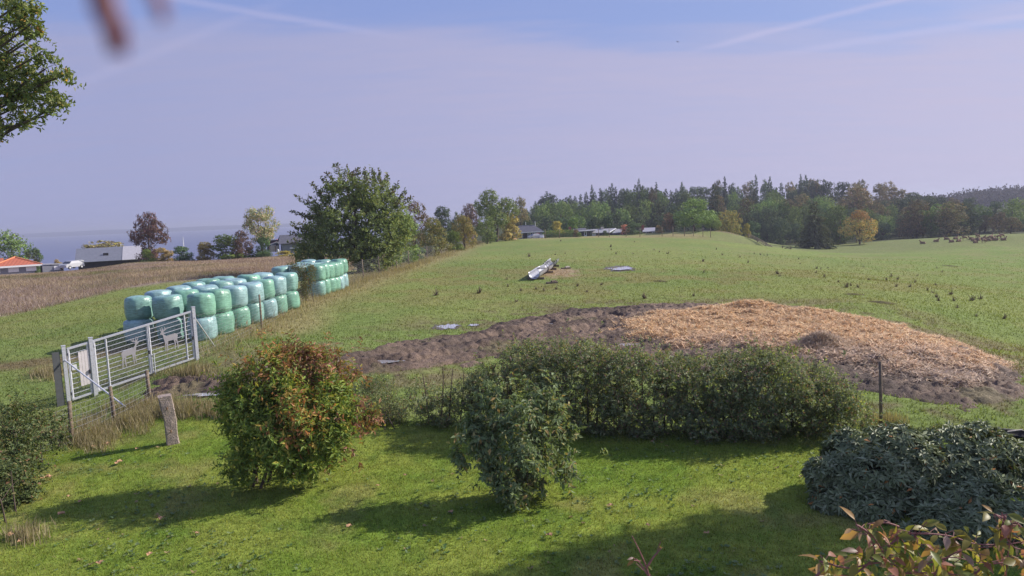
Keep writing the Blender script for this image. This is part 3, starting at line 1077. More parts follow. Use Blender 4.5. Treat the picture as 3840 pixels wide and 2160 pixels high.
def woody(r, base, lobes, trunk_r, nl=7, ntw=60, fork=0.3, stems=1, top=None, spread=0.3, bases=None):
    """trunk or several stems with limbs that reach into the lobes and twigs off the limbs"""
    base = np.array(base)
    cs = np.array([l[0] for l in lobes]); rs = np.array([l[1] for l in lobes])
    top = cs[:, 2].max() if top is None else top
    cen = np.array([cs[:, 0].mean(), cs[:, 1].mean(), 0])
    paths = []
    pts_all = []
    forks = []
    for s in range(stems):
        b = base + np.array([r.normal(0, spread), r.normal(0, spread), 0]) * (stems > 1)
        if bases is not None:
            b = np.array(bases[s])
            e = b + np.array([r.normal(0, 0.2), r.normal(0, 0.2), r.uniform(0.6, 0.85) * (top - base[2])])
        else:
          e = np.array([b[0] * 0.55 + cen[0] * 0.45 + r.normal(0, 0.2), b[1] * 0.6 + cen[1] * 0.4, base[2] + (top - base[2]) * (0.72 if stems == 1 else 0.5)])
        mid = (b + e) / 2 + r.normal(0, 0.04, 3) * (top - base[2])
        tp = bez(b - [0, 0, 0.1], mid, e, 7)
        paths.append((tp, list(np.linspace(trunk_r, trunk_r * 0.35, 7))))
        forks.append(tp)
        pts_all += [(p, trunk_r * (1 - 0.65 * i / 6)) for i, p in enumerate(tp)]
    for i in range(nl):
        k = i % len(lobes)
        tp = forks[i % stems]
        j = min(6, int(r.uniform(fork, 0.95) * 6))
        a = tp[j]
        if bases is not None:
            k = int(r.choice(np.argsort(np.linalg.norm(cs - a, axis=1))[:6]))
        tgt = cs[k] + rvec(r, 1)[0] * rs[k] * 0.4
        mid = (a + tgt) / 2 + np.array([0, 0, 0.12]) * np.linalg.norm(tgt - a)
        q = bez(a, mid, tgt, 6)
        r0 = trunk_r * 0.5 * (1 - 0.1 * j)
        paths.append((q, list(np.linspace(r0, r0 * 0.22, 6))))
        pts_all += [(p, r0 * (1 - 0.15 * m)) for m, p in enumerate(q[1:])]
    pa = np.array([p for p, _ in pts_all])
    P, N, _ = lobe_points(r, lobes, ntw, (0.7, 1.0), 0.6)
    for p in P:
        d = np.linalg.norm(pa - p, axis=1)
        j = int(np.argmin(d))
        a = pa[j]
        mid = (a + p) / 2 + r.normal(0, 0.08, 3) * d[j]
        r0 = max(0.004, pts_all[j][1] * 0.28)
        paths.append((bez(a, mid, p, 4), [r0, r0 * 0.75, r0 * 0.5, r0 * 0.25]))
    return paths


def plant(name, base, lobes, nleaf, L, W, pals, label, cat, seed, trunk_r, nl=7, ntw=60, per=6, rad=0.12, mt=None, stems=1, fork=0.3,
          droop=0.0, shell=(0.55, 1.03), deep=0.72, extra=None, group=None, up=0.25, tw=5, spread=0.3, crown='crown', trunk='trunk', fold=0.25, rnd=0.75, bases=None, bud=0, gap=0.0, gk=1.6, sprig=0.0, spray=0.0):
    """a shrub or tree built where it stands: woody part + leaves"""
    r = np.random.default_rng(seed)
    root = empty(name, tuple(base))
    inv = np.array(base)
    paths = woody(r, base, lobes, trunk_r, nl, ntw, fork, stems, spread=spread, bases=bases)
    paths = [([p - inv for p in pts], rad_) for pts, rad_ in paths]
    put(trunk, tubes_mesh(trunk, paths, BARK if trunk_r > 0.08 else TWIG, tw), root)
    if bud:
        lobes = sublobes(r, [(c_, R_ * 0.88, t_) for c_, R_, t_ in lobes], bud)
    P, N, T = lobe_points(r, lobes, max(1, nleaf // per), shell, deep)
    if sprig:
        out_ = (r.uniform(0, 1, len(P)) < 0.22)
        P = P + N * (out_ * np.abs(r.normal(0, sprig, len(P))))[:, None] + np.array([0, 0, 1.0]) * (out_ * r.uniform(0, sprig * 0.5, len(P)))[:, None]
    if gap:
        q = vnoise(P[:, 0] * gk + P[:, 2] * 0.7 * gk, P[:, 2] * gk - P[:, 1] * 0.8 * gk, seed)
        k = q > gap * r.uniform(0.6, 1.2, len(P))
        P, N, T = P[k], N[k], T[k]
    if spray:
        # each spray is a short shoot with its leaves set round it, spread and hanging
        ax = unit(N + rvec(r, len(P)) * 0.55 + np.array([0, 0, 0.35 - 0.4 * droop]))
        k = np.repeat(np.arange(len(P)), per); n = len(k)
        tt = np.tile((np.arange(per) + 0.5) / per, len(P)) + r.normal(0, 0.05, n)
        ph = np.tile(np.arange(per) * 2.4, len(P)) + np.repeat(r.uniform(0, 6.28, len(P)), per)
        ref = np.where(np.abs(ax[:, 2:3]) < 0.9, np.array([[0, 0, 1.0]]), np.array([[1.0, 0, 0]]))
        s1 = unit(np.cross(ax, ref)); s2 = np.cross(ax, s1)
        rd = s1[k] * np.cos(ph)[:, None] + s2[k] * np.sin(ph)[:, None]
        ln = spray * np.repeat(r.uniform(0.5, 1.5, len(P)), per)
        P = P[k] + ax[k] * ((tt - 0.4) * ln)[:, None]
        T = T[k]
        A = unit(ax[k] * 0.45 + rd * 0.8 + rvec(r, n) * 0.25 - np.array([0, 0, droop * 0.8 - up * 0.3]))
        nrm = unit(ax[k] * 0.8 + np.array([0, 0, 0.5]) + rvec(r, n) * 0.3 + N[k] * 0.3)
    else:
        P, N, T = clumped(r, P, N, T, per, rad)
        n = len(P)
        A = unit(N * 0.25 + rvec(r, n) * rnd + np.array([0, 0, up - droop]))
        nrm = unit(rvec(r, n) * 0.5 + N * 0.9 + np.array([0, 0, 0.4]))
    C = np.zeros((n, 3))
    for t_ in np.unique(T):
        k = T == t_
        C[k] = pick(r, pals[t_], k.sum())
    cl = Cloud()
    sc = r.uniform(0.5, 1.35, n)
    V, F = leaf_mesh(P - inv, A, nrm, L * sc, W * sc, fold)
    cl.add(V, F, np.repeat(C, 4, axis=0))
    if extra:
        extra(cl, r, inv)
    put(crown, cl.mesh(crown, mt or LEAF), root)
    tag(root, label, cat, group)
    return root


# palettes of leaf base colours
GREEN = [(5, (0.144, 0.229, 0.051)), (3, (0.203, 0.287, 0.075)), (1.2, (0.287, 0.321, 0.101))]
YGREEN = [(4, (0.212, 0.287, 0.060)), (3, (0.287, 0.347, 0.075)), (2, (0.135, 0.212, 0.051)), (1, (0.423, 0.389, 0.085))]
DKGREEN = [(5, (0.094, 0.152, 0.060)), (3, (0.135, 0.212, 0.085)), (1, (0.203, 0.254, 0.118))]
REDLEAF = [(3, (0.338, 0.163, 0.111)), (3, (0.364, 0.221, 0.111)), (2.4, (0.260, 0.234, 0.065)), (1.0, (0.247, 0.111, 0.091)), (2.0, (0.182, 0.221, 0.058))]
MIXLEAF = [(3, (0.237, 0.304, 0.068)), (2.4, (0.406, 0.304, 0.085)), (2, (0.473, 0.220, 0.101)), (1, (0.152, 0.220, 0.060))]
HEDGE = [(5, (0.159, 0.201, 0.106)), (3, (0.244, 0.286, 0.159)), (1.3, (0.359, 0.359, 0.211)), (1, (0.275, 0.180, 0.126)), (0.5, (0.338, 0.423, 0.106))]
DOGW = [(5, (0.15, 0.205, 0.095)), (3, (0.215, 0.27, 0.14)), (1.1, (0.36, 0.33, 0.16)), (0.2, (0.44, 0.31, 0.13))]
RHODO = [(5, (0.15, 0.185, 0.09)), (3, (0.20, 0.235, 0.125)), (1.4, (0.27, 0.30, 0.18)), (0.12, (0.45, 0.2, 0.06))]
OLIVE = [(4, (0.203, 0.220, 0.075)), (3, (0.287, 0.270, 0.101)), (2, (0.144, 0.178, 0.060)), (1, (0.372, 0.287, 0.118))]
RUST = [(4, (0.270, 0.161, 0.101)), (3, (0.203, 0.144, 0.101)), (2, (0.321, 0.220, 0.127)), (2, (0.169, 0.169, 0.075))]
PLUM = [(4, (0.220, 0.127, 0.111)), (3, (0.287, 0.169, 0.127)), (2, (0.152, 0.111, 0.094)), (1, (0.203, 0.203, 0.101))]
AMBER = [(4, (0.34, 0.21, 0.075)), (3, (0.29, 0.225, 0.08)), (2, (0.38, 0.25, 0.10))]
GOLD = [(4, (0.558, 0.439, 0.101)), (3, (0.423, 0.389, 0.101)), (1, (0.270, 0.287, 0.085))]
OAK = [(5, (0.144, 0.195, 0.060)), (3, (0.212, 0.254, 0.085)), (1.4, (0.304, 0.321, 0.127)), (0.25, (0.600, 0.355, 0.101))]

# ---- garden shrubs
b = G(1030, 1800)
yy = b[1]
plant('flowering_shrub', b, lobes_px(yy, [
    (1120, 1380, 120, 85, 0.3, 1), (1000, 1400, 90, 95, 0.1, 2), (1230, 1400, 110, 80, 0.4, 1), (930, 1500, 80, 95, 0.0, 0), (1060, 1490, 90, 90, -0.3, 0),
    (1130, 1550, 110, 100, -0.9, 2), (1240, 1520, 110, 100, -0.3, 0), (1330, 1560, 75, 80, -0.2, 1), (1385, 1545, 28, 50, -0.2, 1), (960, 1600, 90, 90, -0.5, 0),
    (1070, 1670, 110, 100, -0.8, 0), (1210, 1640, 110, 90, -0.7, 0), (1300, 1640, 70, 70, -0.4, 1), (950, 1700, 85, 70, -0.4, 0), (1150, 1740, 70, 50, -0.7, 0),
    (895, 1770, 42, 38, -0.6, 0), (870, 1460, 22, 70, 0.1, 0), (860, 1580, 30, 50, 0.0, 0), (1050, 1760, 60, 40, -0.8, 0), (1200, 1710, 50, 50, -0.7, 0)], 0.75),
    44000, 0.13, 0.05, {0: YGREEN, 1: REDLEAF, 2: MIXLEAF}, 'large shrub with green leaves turning red at its crown on the lawn', 'shrub', 101, 0.045,
    nl=22, ntw=160, per=8, rad=0.085, bud=5, gap=0.5, gk=2.6, sprig=0.32, spray=0.3, stems=9, fork=0.35, up=0.15, droop=0.2, spread=0.25, trunk='stems', crown='leaves')

b = G(1950, 1850)
yy = b[1]
plant('dogwood_shrub', b, lobes_px(yy, [(1945 + (e[0] - 1945) * 0.95, 1852 + (e[1] - 1852) * 0.92, e[2] * 0.98, e[3] * 0.95, e[4]) for e in [
    (1860, 1470, 75, 55, 0.2), (1980, 1490, 100, 70, 0.2), (2060, 1530, 60, 70, 0.1), (1850, 1570, 90, 80, 0.0), (1960, 1590, 110, 100, -0.3), (2070, 1620, 65, 85, 0.0),
    (1780, 1560, 45, 40, -0.1), (1840, 1680, 90, 75, -0.3), (1960, 1700, 120, 95, -0.7), (2080, 1710, 75, 80, -0.3), (1740, 1690, 55, 42, -0.2), (2130, 1600, 35, 25, 0.1),
    (1940, 1790, 115, 60, -0.6), (2060, 1790, 70, 55, -0.4), (1850, 1770, 70, 50, -0.4), (1920, 1840, 60, 38, -0.8), (1970, 1870, 40, 20, -1.0), (2110, 1750, 40, 60, -0.3)]], 0.8),
    27000, 0.13, 0.06, {0: DOGW}, 'rounded shrub with drooping dull green leaves in the middle of the lawn', 'shrub', 102, 0.035,
    nl=18, ntw=130, per=8, rad=0.08, bud=5, gap=0.5, gk=3.0, sprig=0.25, spray=0.26, stems=8, fork=0.4, droop=0.75, up=0.1, spread=0.22, trunk='stems', crown='leaves')

# ---- clipped field hedge
r = np.random.default_rng(103)
HB = [(1560, 1470, 1600), (1640, 1425, 1610), (1740, 1430, 1615), (1820, 1370, 1625), (1900, 1325, 1630), (2000, 1300, 1640), (2150, 1290, 1645), (2300, 1300, 1650), (2450, 1315, 1655),
      (2560, 1345, 1655), (2680, 1355, 1660), (2800, 1345, 1660), (2920, 1335, 1660), (3020, 1345, 1660), (3120, 1380, 1655), (3200, 1430, 1650), (3262, 1500, 1640)]
lob = []
for u in np.arange(1570, 3270, 34):
    vt = np.interp(u, [a[0] for a in HB], [a[1] for a in HB]); vb = np.interp(u, [a[0] for a in HB], [a[2] for a in HB])
    p = G(u, vb)
    k = (p[1] + 0.7) / FPX
    hz = (vb - vt) * k
    nz = max(2, int(hz / 0.55))
    for j in range(nz):
        if u < 1840 and r.uniform() < 0.35:
            continue
        f = (j + 0.6) / nz
        rx = r.uniform(0.38, 0.55)
        lob.append((np.array([p[0] + r.normal(0, 0.1), p[1] + 0.8 + r.normal(0, 0.14) - 0.25 * math.sin(math.pi * f), p[2] + 0.12 + f * (hz - 0.42) + r.normal(0, 0.06)]),
                    np.array([rx, r.uniform(0.62, 0.85), r.uniform(0.34, 0.46)]), 0))


def hedge_extra(cl, r, inv):
    # long bright shoots standing up out of the top
    for u, v0, v1 in ((2500, 1360, 1305), (2810, 1360, 1290), (2965, 1350, 1285), (2985, 1345, 1300), (2620, 1370, 1335), (1985, 1310, 1270)):
        y = 20.9
        a = at(u, v0, y); c = at(u + r.uniform(-8, 8), v1, y)
        n = 60
        t_ = r.uniform(0, 1, n)[:, None]
        P = a * (1 - t_) + c * t_ + r.normal(0, 0.035, (n, 3))
        V, F = leaf_mesh(P - inv, unit(rvec(r, n) + [0, 0, 0.4]), rvec(r, n), r.uniform(0.05, 0.09, n), r.uniform(0.025, 0.04, n))
        cl.add(V, F, np.repeat(pick(r, [(1, (0.20, 0.26, 0.06))], n), 4, axis=0))


bh = G(2450, 1655)
plant('hedge', bh, lob, 150000, 0.075, 0.045, {0: HEDGE}, 'long dense dark green hedge between the lawn and the straw', 'hedge', 104, 0.03, nl=120, ntw=420, per=8, rad=0.075, gap=0.33, gk=1.6, sprig=0.22, spray=0.2,
      stems=44, bases=[G(u, 1652 if u > 1900 else 1615) + [0, 0.75, 0] for u in np.linspace(1600, 3235, 44)], fork=0.2, spread=0.1, extra=hedge_extra, shell=(0.4, 1.06), deep=0.62, trunk='stems', crown='leaves', tw=4)


# ---- rhododendrons: whorls of long leathery leaves
def whorl_shrub(name, base, lobes, nwh, L, label, seed, trunk_r=0.05, per=9):
    r = np.random.default_rng(seed)
    root = empty(name, tuple(base)); inv = np.array(base)
    cen = np.mean([l[0] for l in lobes], axis=0)
    paths = woody(r, (cen[0], cen[1] + 0.3, base[2]), lobes, trunk_r, 26, 120, 0.3, 7, top=cen[2], spread=0.3)
    lobes = sublobes(r, lobes, 3)
    put('stems', tubes_mesh('stems', [([p - inv for p in a], b_) for a, b_ in paths], TWIG, 5), root)
    P, N, _ = lobe_points(r, lobes, nwh, (0.78, 1.03), 0.8)
    ax = unit(N + np.array([0, 0, 0.55]) + r.normal(0, 0.2, (len(P), 3)))
    k = np.repeat(np.arange(len(P)), per)
    n = len(k)
    a = np.tile(np.linspace(0, 2 * np.pi, per, endpoint=False), len(P)) + np.repeat(r.uniform(0, 6.3, len(P)), per) + r.normal(0, 0.15, n)
    ref = np.where(np.abs(ax[:, 2:3]) < 0.9, np.array([[0, 0, 1.0]]), np.array([[1.0, 0, 0]]))
    s1 = unit(np.cross(ax, ref)); s2 = np.cross(ax, s1)
    lift = r.normal(0.25, 0.28, n)
    rdir = s1[k] * np.cos(a)[:, None] + s2[k] * np.sin(a)[:, None]
    A = unit(rdir + ax[k] * lift[:, None] - np.array([0, 0, 0.12]))
    C = pick(r, RHODO, n)
    sc = r.uniform(0.7, 1.2, n) * np.repeat(r.uniform(0.75, 1.2, len(P)), per)
    V, F = leaf_mesh(P[k] - inv + A * 0.01, A, unit(ax[k] + 0.25 * rdir), L * sc, L * 0.34 * sc, 0.16)
    cl = Cloud()
    cl.add(V, F, np.repeat(C, 4, axis=0))
    put('leaves', cl.mesh('leaves', GLOSSLEAF), root)
    tag(root, label, 'shrub')
    return root


b = G(3330, 1960)
whorl_shrub('rhododendron', b, lobes_px(b[1] + 0.9, [
    (3200, 1700, 110, 75, 0.9), (3330, 1670, 120, 70, 1.1), (3150, 1800, 110, 90, 0.3), (3280, 1790, 130, 100, 0.0), (3420, 1740, 110, 90, 0.8), (3140, 1880, 95, 75, -0.1),
    (3260, 1900, 120, 80, -0.4), (3380, 1860, 110, 90, -0.2), (3080, 1770, 60, 50, 0.6), (3410, 1670, 70, 45, 1.2)], 0.9), 2600, 0.16,
    'broad rhododendron bush nearest the lawn with blue-green leaf rosettes', 111)
b = G(3640, 1930)
whorl_shrub('rhododendron', b, lobes_px(b[1] + 1.6, [
    (3560, 1670, 120, 75, 0.4), (3680, 1680, 120, 80, 0.3), (3780, 1740, 110, 90, 0.1), (3560, 1770, 120, 100, 0.0), (3690, 1790, 120, 110, -0.2), (3830, 1840, 110, 120, -0.1),
    (3600, 1870, 110, 80, -0.5), (3740, 1890, 120, 100, -0.5), (3920, 1760, 120, 120, 0.2), (4020, 1850, 140, 140, 0.1), (4150, 1800, 150, 170, 0.2), (3480, 1900, 90, 90, -0.2), (3500, 1960, 80, 50, -0.5)], 0.9), 3000, 0.16,
    'tall rhododendron behind the leafy bush at the right edge of the photo', 112)
b = G(3620, 2060)
whorl_shrub('rhododendron', b, lobes_px(b[1] + 0.4, [
    (3520, 1960, 90, 55, 0.1), (3620, 1980, 110, 60, 0.0), (3720, 1960, 100, 70, 0.1), (3820, 1960, 90, 80, 0.1), (3460, 2000, 60, 35, 0.0), (3920, 1980, 120, 90, 0), (3575, 1890, 95, 60, 0.9), (3680, 1880, 90, 60, 0.9)], 0.9), 1000, 0.18,
    'low young rhododendron with pale leaf rosettes just above the reddish vine', 113, 0.03)
# taller evergreen just outside the frame whose shade reaches the lawn corner
bx = np.array([18.0, 16.3, h1(18.0, 16.3)])
plant('garden_tree', bx, [(bx + np.array(o_), np.array(s_), 0) for o_, s_ in (((-0.8, -0.1, 9.2), (2.0, 2.0, 1.9)), ((0.8, 0.3, 9.8), (2.0, 2.0, 2.0)), ((-0.9, -1.4, 9.8), (1.7, 1.8, 1.6)), ((1.8, -1.4, 9.0), (2.0, 2.0, 1.8)), ((0.0, 0, 11.0), (2.0, 2.0, 1.6)), ((2.6, 0.2, 8.8), (1.6, 1.6, 1.5)))],
      15000, 0.26, 0.16, {0: GREEN}, 'tall leafy garden tree beside the rhododendrons that shades the lawn corner', 'tree', 114, 0.2, ntw=80, per=8, rad=0.25, fork=0.75)

# ---- bramble hedge at the left edge
yb = 19.0
b = G(60, 1900)
plant('bramble_thicket', b, lobes_px(b[1], [
    (40, 1830, 90, 90, 0.3), (20, 1920, 70, 70, 0.0), (-40, 1780, 120, 110, 0.8), (110, 1700, 70, 70, 2.2), (60, 1640, 90, 80, 2.8), (170, 1620, 70, 60, 3.4), (20, 1720, 90, 80, 1.8),
    (190, 1560, 50, 50, 4.2), (120, 1560, 80, 50, 4.4), (30, 1560, 80, 50, 4.2), (-60, 1620, 120, 90, 3.0), (130, 1760, 40, 45, 1.4), (-30, 1900, 90, 90, 0.2), (215, 1655, 30, 40, 2.9), (40, 1980, 50, 30, -0.2)], 0.9),
    26000, 0.085, 0.055, {0: [(4, (0.10, 0.14, 0.05)), (3, (0.155, 0.185, 0.07)), (2, (0.07, 0.10, 0.04)), (0.8, (0.22, 0.20, 0.09)), (0.4, (0.2, 0.11, 0.06))]},
    'untidy bramble thicket along the left edge of the lawn', 'shrub', 121, 0.02, nl=40, ntw=200, per=7, rad=0.1, bud=4, gap=0.48, gk=2.2, sprig=0.35, spray=0.25, stems=14, spread=0.9, droop=0.3, trunk='stems', crown='leaves', tw=4,
    bases=[G(u, v) for u, v in ((20, 1960), (60, 1920), (20, 1850), (90, 1830), (120, 1790), (60, 1760), (160, 1740), (100, 1700), (200, 1690), (40, 1680), (150, 1650), (90, 1640), (20, 1640), (200, 1640))])
b = G(1440, 1600)
plant('small_bush', b, lobes_px(b[1] + 0.3, [(1430, 1470, 55, 55, 0.3), (1400, 1440, 40, 35, 0.4), (1440, 1540, 60, 60, 0.0), (1480, 1560, 50, 40, 0.1), (1350, 1480, 40, 45, 0.5), (1390, 1560, 50, 40, 0.2)], 0.8),
      6500, 0.06, 0.032, {0: HEDGE}, 'small dark bush peeping out behind the red-leaved shrub', 'shrub', 122, 0.02, nl=12, ntw=60, per=7, rad=0.06, stems=6, spread=0.25, trunk='stems', crown='leaves')

# ---- oak boughs reaching in at the top left
b = np.array([-19.5, 18.5, h1(-19.5, 18.5)])
plant('oak_tree', b, lobes_px(18.5, [
    (20, 30, 95, 70, 0.3), (95, 20, 55, 45, 0.0), (110, 75, 45, 40, 0.0), (130, 125, 45, 26, 0.1), (40, 130, 80, 60, 0.5), (60, 215, 85, 55, 0.3), (150, 205, 55, 28, 0), (30, 290, 80, 60, 0.2),
    (150, 275, 75, 45, 0.1), (235, 285, 40, 28, 0), (120, 345, 85, 45, 0.3), (215, 385, 50, 30, 0.1), (50, 400, 80, 55, 0.2), (160, 430, 60, 38, 0), (60, 470, 70, 32, 0.3), (10, 515, 32, 20, 0),
    (-60, 100, 120, 120, 0.6), (-80, 280, 130, 130, 0.4), (-60, 430, 90, 80, 0.5), (-220, 150, 160, 170, 0.9), (-330, 300, 190, 190, 0.6), (-250, -60, 220, 170, 0.8), (-60, -70, 140, 90, 0.6),
    (-480, 60, 240, 240, 1.5), (-500, 350, 200, 180, 1.2), (-640, 150, 240, 260, 2.0)], 0.7),
    46000, 0.115, 0.065, {0: OAK}, 'oak tree with green and a few orange leaves hanging in at the top left', 'tree', 131, 0.28, nl=30, ntw=420, per=9, rad=0.12, bud=4, gap=0.40, gk=1.8, sprig=0.2, spray=0.28, fork=0.45, shell=(0.35, 1.05), deep=0.5, rnd=0.9)


# ---- big windswept tree by the fence
def shoots(lst, y, n, L, W, pal, jit=0.10):
    def f(cl, r, inv):
        for (u0, v0, u1, v1, dy) in lst:
            a = at(u0, v0, y + dy); c = at(u1, v1, y + dy)
            t_ = r.uniform(0, 1, n)[:, None]
            P = a * (1 - t_) + c * t_ + r.normal(0, jit, (n, 3)) * (1.35 - t_)
            A = unit((c - a)[None] / np.linalg.norm(c - a) * 0.5 + rvec(r, n))
            V, F = leaf_mesh(P - inv, A, rvec(r, n), L * r.uniform(0.7, 1.2, n), W * r.uniform(0.7, 1.2, n))
            cl.add(V, F, np.repeat(pick(r, pal, n), 4, axis=0))
    return f


yb = 78.0
b = at(1349, 1028, yb); b[2] = h1(b[0], b[1])
r = np.random.default_rng(9)
sh = []
for u0, v0, u1, v1 in ((1290, 690, 1262, 612), (1305, 690, 1292, 622), (1340, 690, 1322, 640), (1270, 720, 1235, 650), (1250, 740, 1205, 668), (1230, 760, 1172, 690), (1210, 790, 1160, 735),
                       (1200, 800, 1118, 735), (1180, 830, 1090, 790), (1170, 860, 1080, 838), (1170, 890, 1085, 872), (1180, 920, 1090, 905), (1370, 690, 1362, 645), (1400, 690, 1398, 640), (1420, 690, 1420, 645),
                       (1440, 710, 1455, 655), (1460, 740, 1488, 690), (1480, 770, 1520, 720), (1490, 790, 1535, 745), (1240, 780, 1190, 720), (1220, 830, 1130, 800), (1195, 870, 1115, 850), (1330, 660, 1345, 640)):
    for _ in range(2):
        sh.append((u0 + r.normal(0, 8), v0 + r.normal(0, 8), u1 + r.normal(0, 6), v1 + r.normal(0, 6), r.normal(0, 1.3)))
plant('field_tree', b, lobes_px(yb, [
    (1300, 730, 85, 62, 0), (1380, 735, 95, 65, 0.5), (1440, 790, 80, 75, 0.3), (1250, 800, 85, 65, 0), (1340, 820, 120, 90, -1.0), (1420, 870, 100, 80, -0.8), (1200, 870, 80, 55, 0.2),
    (1270, 890, 110, 70, -1.0), (1350, 930, 120, 65, -1.0), (1470, 890, 70, 70, 0.3), (1190, 930, 80, 50, 0), (1280, 970, 110, 45, -0.6), (1420, 950, 80, 50, -0.2), (1500, 850, 35, 60, 0.3), (1150, 960, 60, 30, 0.3),
    (1480, 800, 40, 60, 0), (1380, 990, 90, 30, 0)], 0.85),
    36000, 0.30, 0.17, {0: [(5, (0.20, 0.26, 0.09)), (3, (0.26, 0.31, 0.115)), (1.6, (0.15, 0.20, 0.075)), (0.8, (0.30, 0.31, 0.11))]},
    'big windswept green tree at the fence behind the far bales', 'tree', 141, 0.26, nl=26, ntw=160, per=9, rad=0.2, bud=4, gap=0.32, gk=0.8, sprig=0.6, spray=0.9, droop=-0.2, fork=0.2,
    extra=shoots(sh, yb, 60, 0.28, 0.16, [(3, (0.12, 0.145, 0.06)), (2, (0.16, 0.12, 0.075)), (2, (0.09, 0.12, 0.045))], 0.13), deep=0.6, shell=(0.4, 1.06))

# sapling between the bale stacks
b = G(1145, 1140)
plant('sapling', b + [0.3, 1.0, 0], lobes_px(b[1] + 1.0, [(1140, 1010, 28, 24, 0), (1125, 1030, 28, 28, 0), (1155, 1050, 30, 32, 0), (1140, 1090, 24, 34, 0), (1100, 1000, 20, 14, 0), (1170, 1010, 14, 20, 0)], 0.8),
      2600, 0.10, 0.06, {0: [(3, (0.12, 0.15, 0.06)), (2, (0.19, 0.18, 0.08)), (1, (0.22, 0.14, 0.08))]}, 'thin young tree standing between the two bale stacks', 'tree', 142, 0.03, nl=8, ntw=40, per=6, rad=0.10, shell=(0.3, 1.05), deep=0.4)

# dead weed stalks against the near bales
r = np.random.default_rng(150)
for u, v, lab in ((945, 1210, 'tangle of dead brown weed stems left of the first wooden fence post'), (1010, 1190, 'tangle of dead brown weed stems right of the first wooden fence post'),
                  (845, 1240, 'thin dead weed stems at the foot of the green lower bales')):
    b = G(u, v)
    mb = MB()
    for k in range(26):
        a = np.array([r.normal(0, 0.45), r.normal(0, 0.25), 0])
        mb.tube([a, a + [r.normal(0, 0.08), r.normal(0, 0.06), 0.35], a + [r.normal(0.12, 0.2), r.normal(0, 0.15), r.uniform(0.5, 0.95)]], [0.012, 0.009, 0.004], 4, cap=False)
    me = mb.mesh('dead_weeds', mat('dead_stem', (0.26, 0.17, 0.12), 0.9, 0.1, var=0.4, scale=9) if 'dead_stem' not in MATS else MATS['dead_stem'])
    tag(put('dead_weeds', me, None, tuple(b)), lab, 'weeds')


# ---------------------------------------------------------------- far trees: a few prototypes, then copies of thing, trunk and crown
def proto(name, kind, pal, seed, nleaf=3800, size=0.045, per=10):
    """unit tree: 1 high, half width about 0.5; returns (trunk mesh, crown mesh)"""
    r = np.random.default_rng(seed)
    lob = []
    if kind == 'spruce':
        paths = [([np.array([0, 0, -0.05]), np.array([0.004, 0, 0.5]), np.array([0, 0, 0.97])], [0.02, 0.012, 0.002])]
        P = []; A = []
        for lv in np.linspace(0.08, 0.99, 26):
            rr = 0.5 * (1 - lv) ** 0.7 * r.uniform(0.8, 1.12) + 0.012
            nb = max(5, int(15 * (1 - lv) + 6))
            for k in range(nb):
                a = r.uniform(0, 6.28); rb = rr * r.uniform(0.65, 1.1)
                m_ = max(3, int(26 * rb / 0.5))
                t_ = r.uniform(0.1, 1, m_)
                P.append(np.stack([np.cos(a) * rb * t_, np.sin(a) * rb * t_, lv - 0.10 * rb * t_ ** 2 * 2 + 0.03 * t_ * (lv > 0.6) + r.normal(0, 0.006, m_)], -1))
                A.append(np.tile([np.cos(a), np.sin(a), -0.35 if lv < 0.75 else 0.5], (m_, 1)))
        P = np.concatenate(P); A = np.concatenate(A)
        n = len(P)
        C = pick(r, pal, n)
        V, F = leaf_mesh(P, unit(A + rvec(r, n) * 0.45), unit(rvec(r, n) * 0.5 + [0, 0, 1]), size * 1.25 * r.uniform(0.7, 1.3, n), size * 0.8 * r.uniform(0.7, 1.3, n))
    else:
        low = {'round': 0.16, 'tall': 0.12, 'open': 0.32, 'bush': 0.02, 'spread': 0.3}[kind]
        nl = {'round': 26, 'tall': 24, 'open': 18, 'bush': 20, 'spread': 20}[kind]
        for k in range(nl):
            f = r.uniform(0, 1); z = low + (0.95 - low) * f
            prof = math.sin(math.pi * min(1, 0.16 + 0.80 * f)) ** 0.75 if kind != 'bush' else math.cos(f * 1.35) ** 0.7
            if kind == 'spread':
                prof = 0.75 + 0.3 * f if f < 0.75 else 0.8
            a = r.uniform(0, 6.28); d = math.sqrt(r.uniform(0.1, 1)) * 0.36 * prof
            s = r.uniform(0.10, 0.19) * (0.85 if kind == 'open' else 1)
            lob.append((np.array([math.cos(a) * d, math.sin(a) * d, z]), np.array([s * 1.15, s * 1.15, s * 0.85]), 0))
        paths = woody(r, (0, 0, 0), lob, 0.028 if kind != 'bush' else 0.012, 9, 40 if kind in ('open', 'spread') else 14, 0.3, 1 if kind != 'bush' else 5, spread=0.06)
        P, N, T = lobe_points(r, lob, nleaf // per, (0.5, 1.08), 0.75)
        P, N, T = clumped(r, P, N, T, per, 0.020)
        n = len(P)
        C = pick(r, pal, n)
        tg = rvec(r, n); tg = tg - N * (tg * N).sum(-1, keepdims=True)
        V, F = leaf_mesh(P, unit(unit(tg) + rvec(r, n) * 0.3), unit(N + rvec(r, n) * 0.35 + [0, 0, 0.15]), size * r.uniform(0.6, 1.3, n), size * 0.72 * r.uniform(0.6, 1.3, n))
    tm = tubes_mesh(name + '_trunk', paths, BARK, 5)
    cm = mesh_np(name + '_crown', V, F, [FARLEAF], np.repeat(C, 4, axis=0))
    return tm, cm


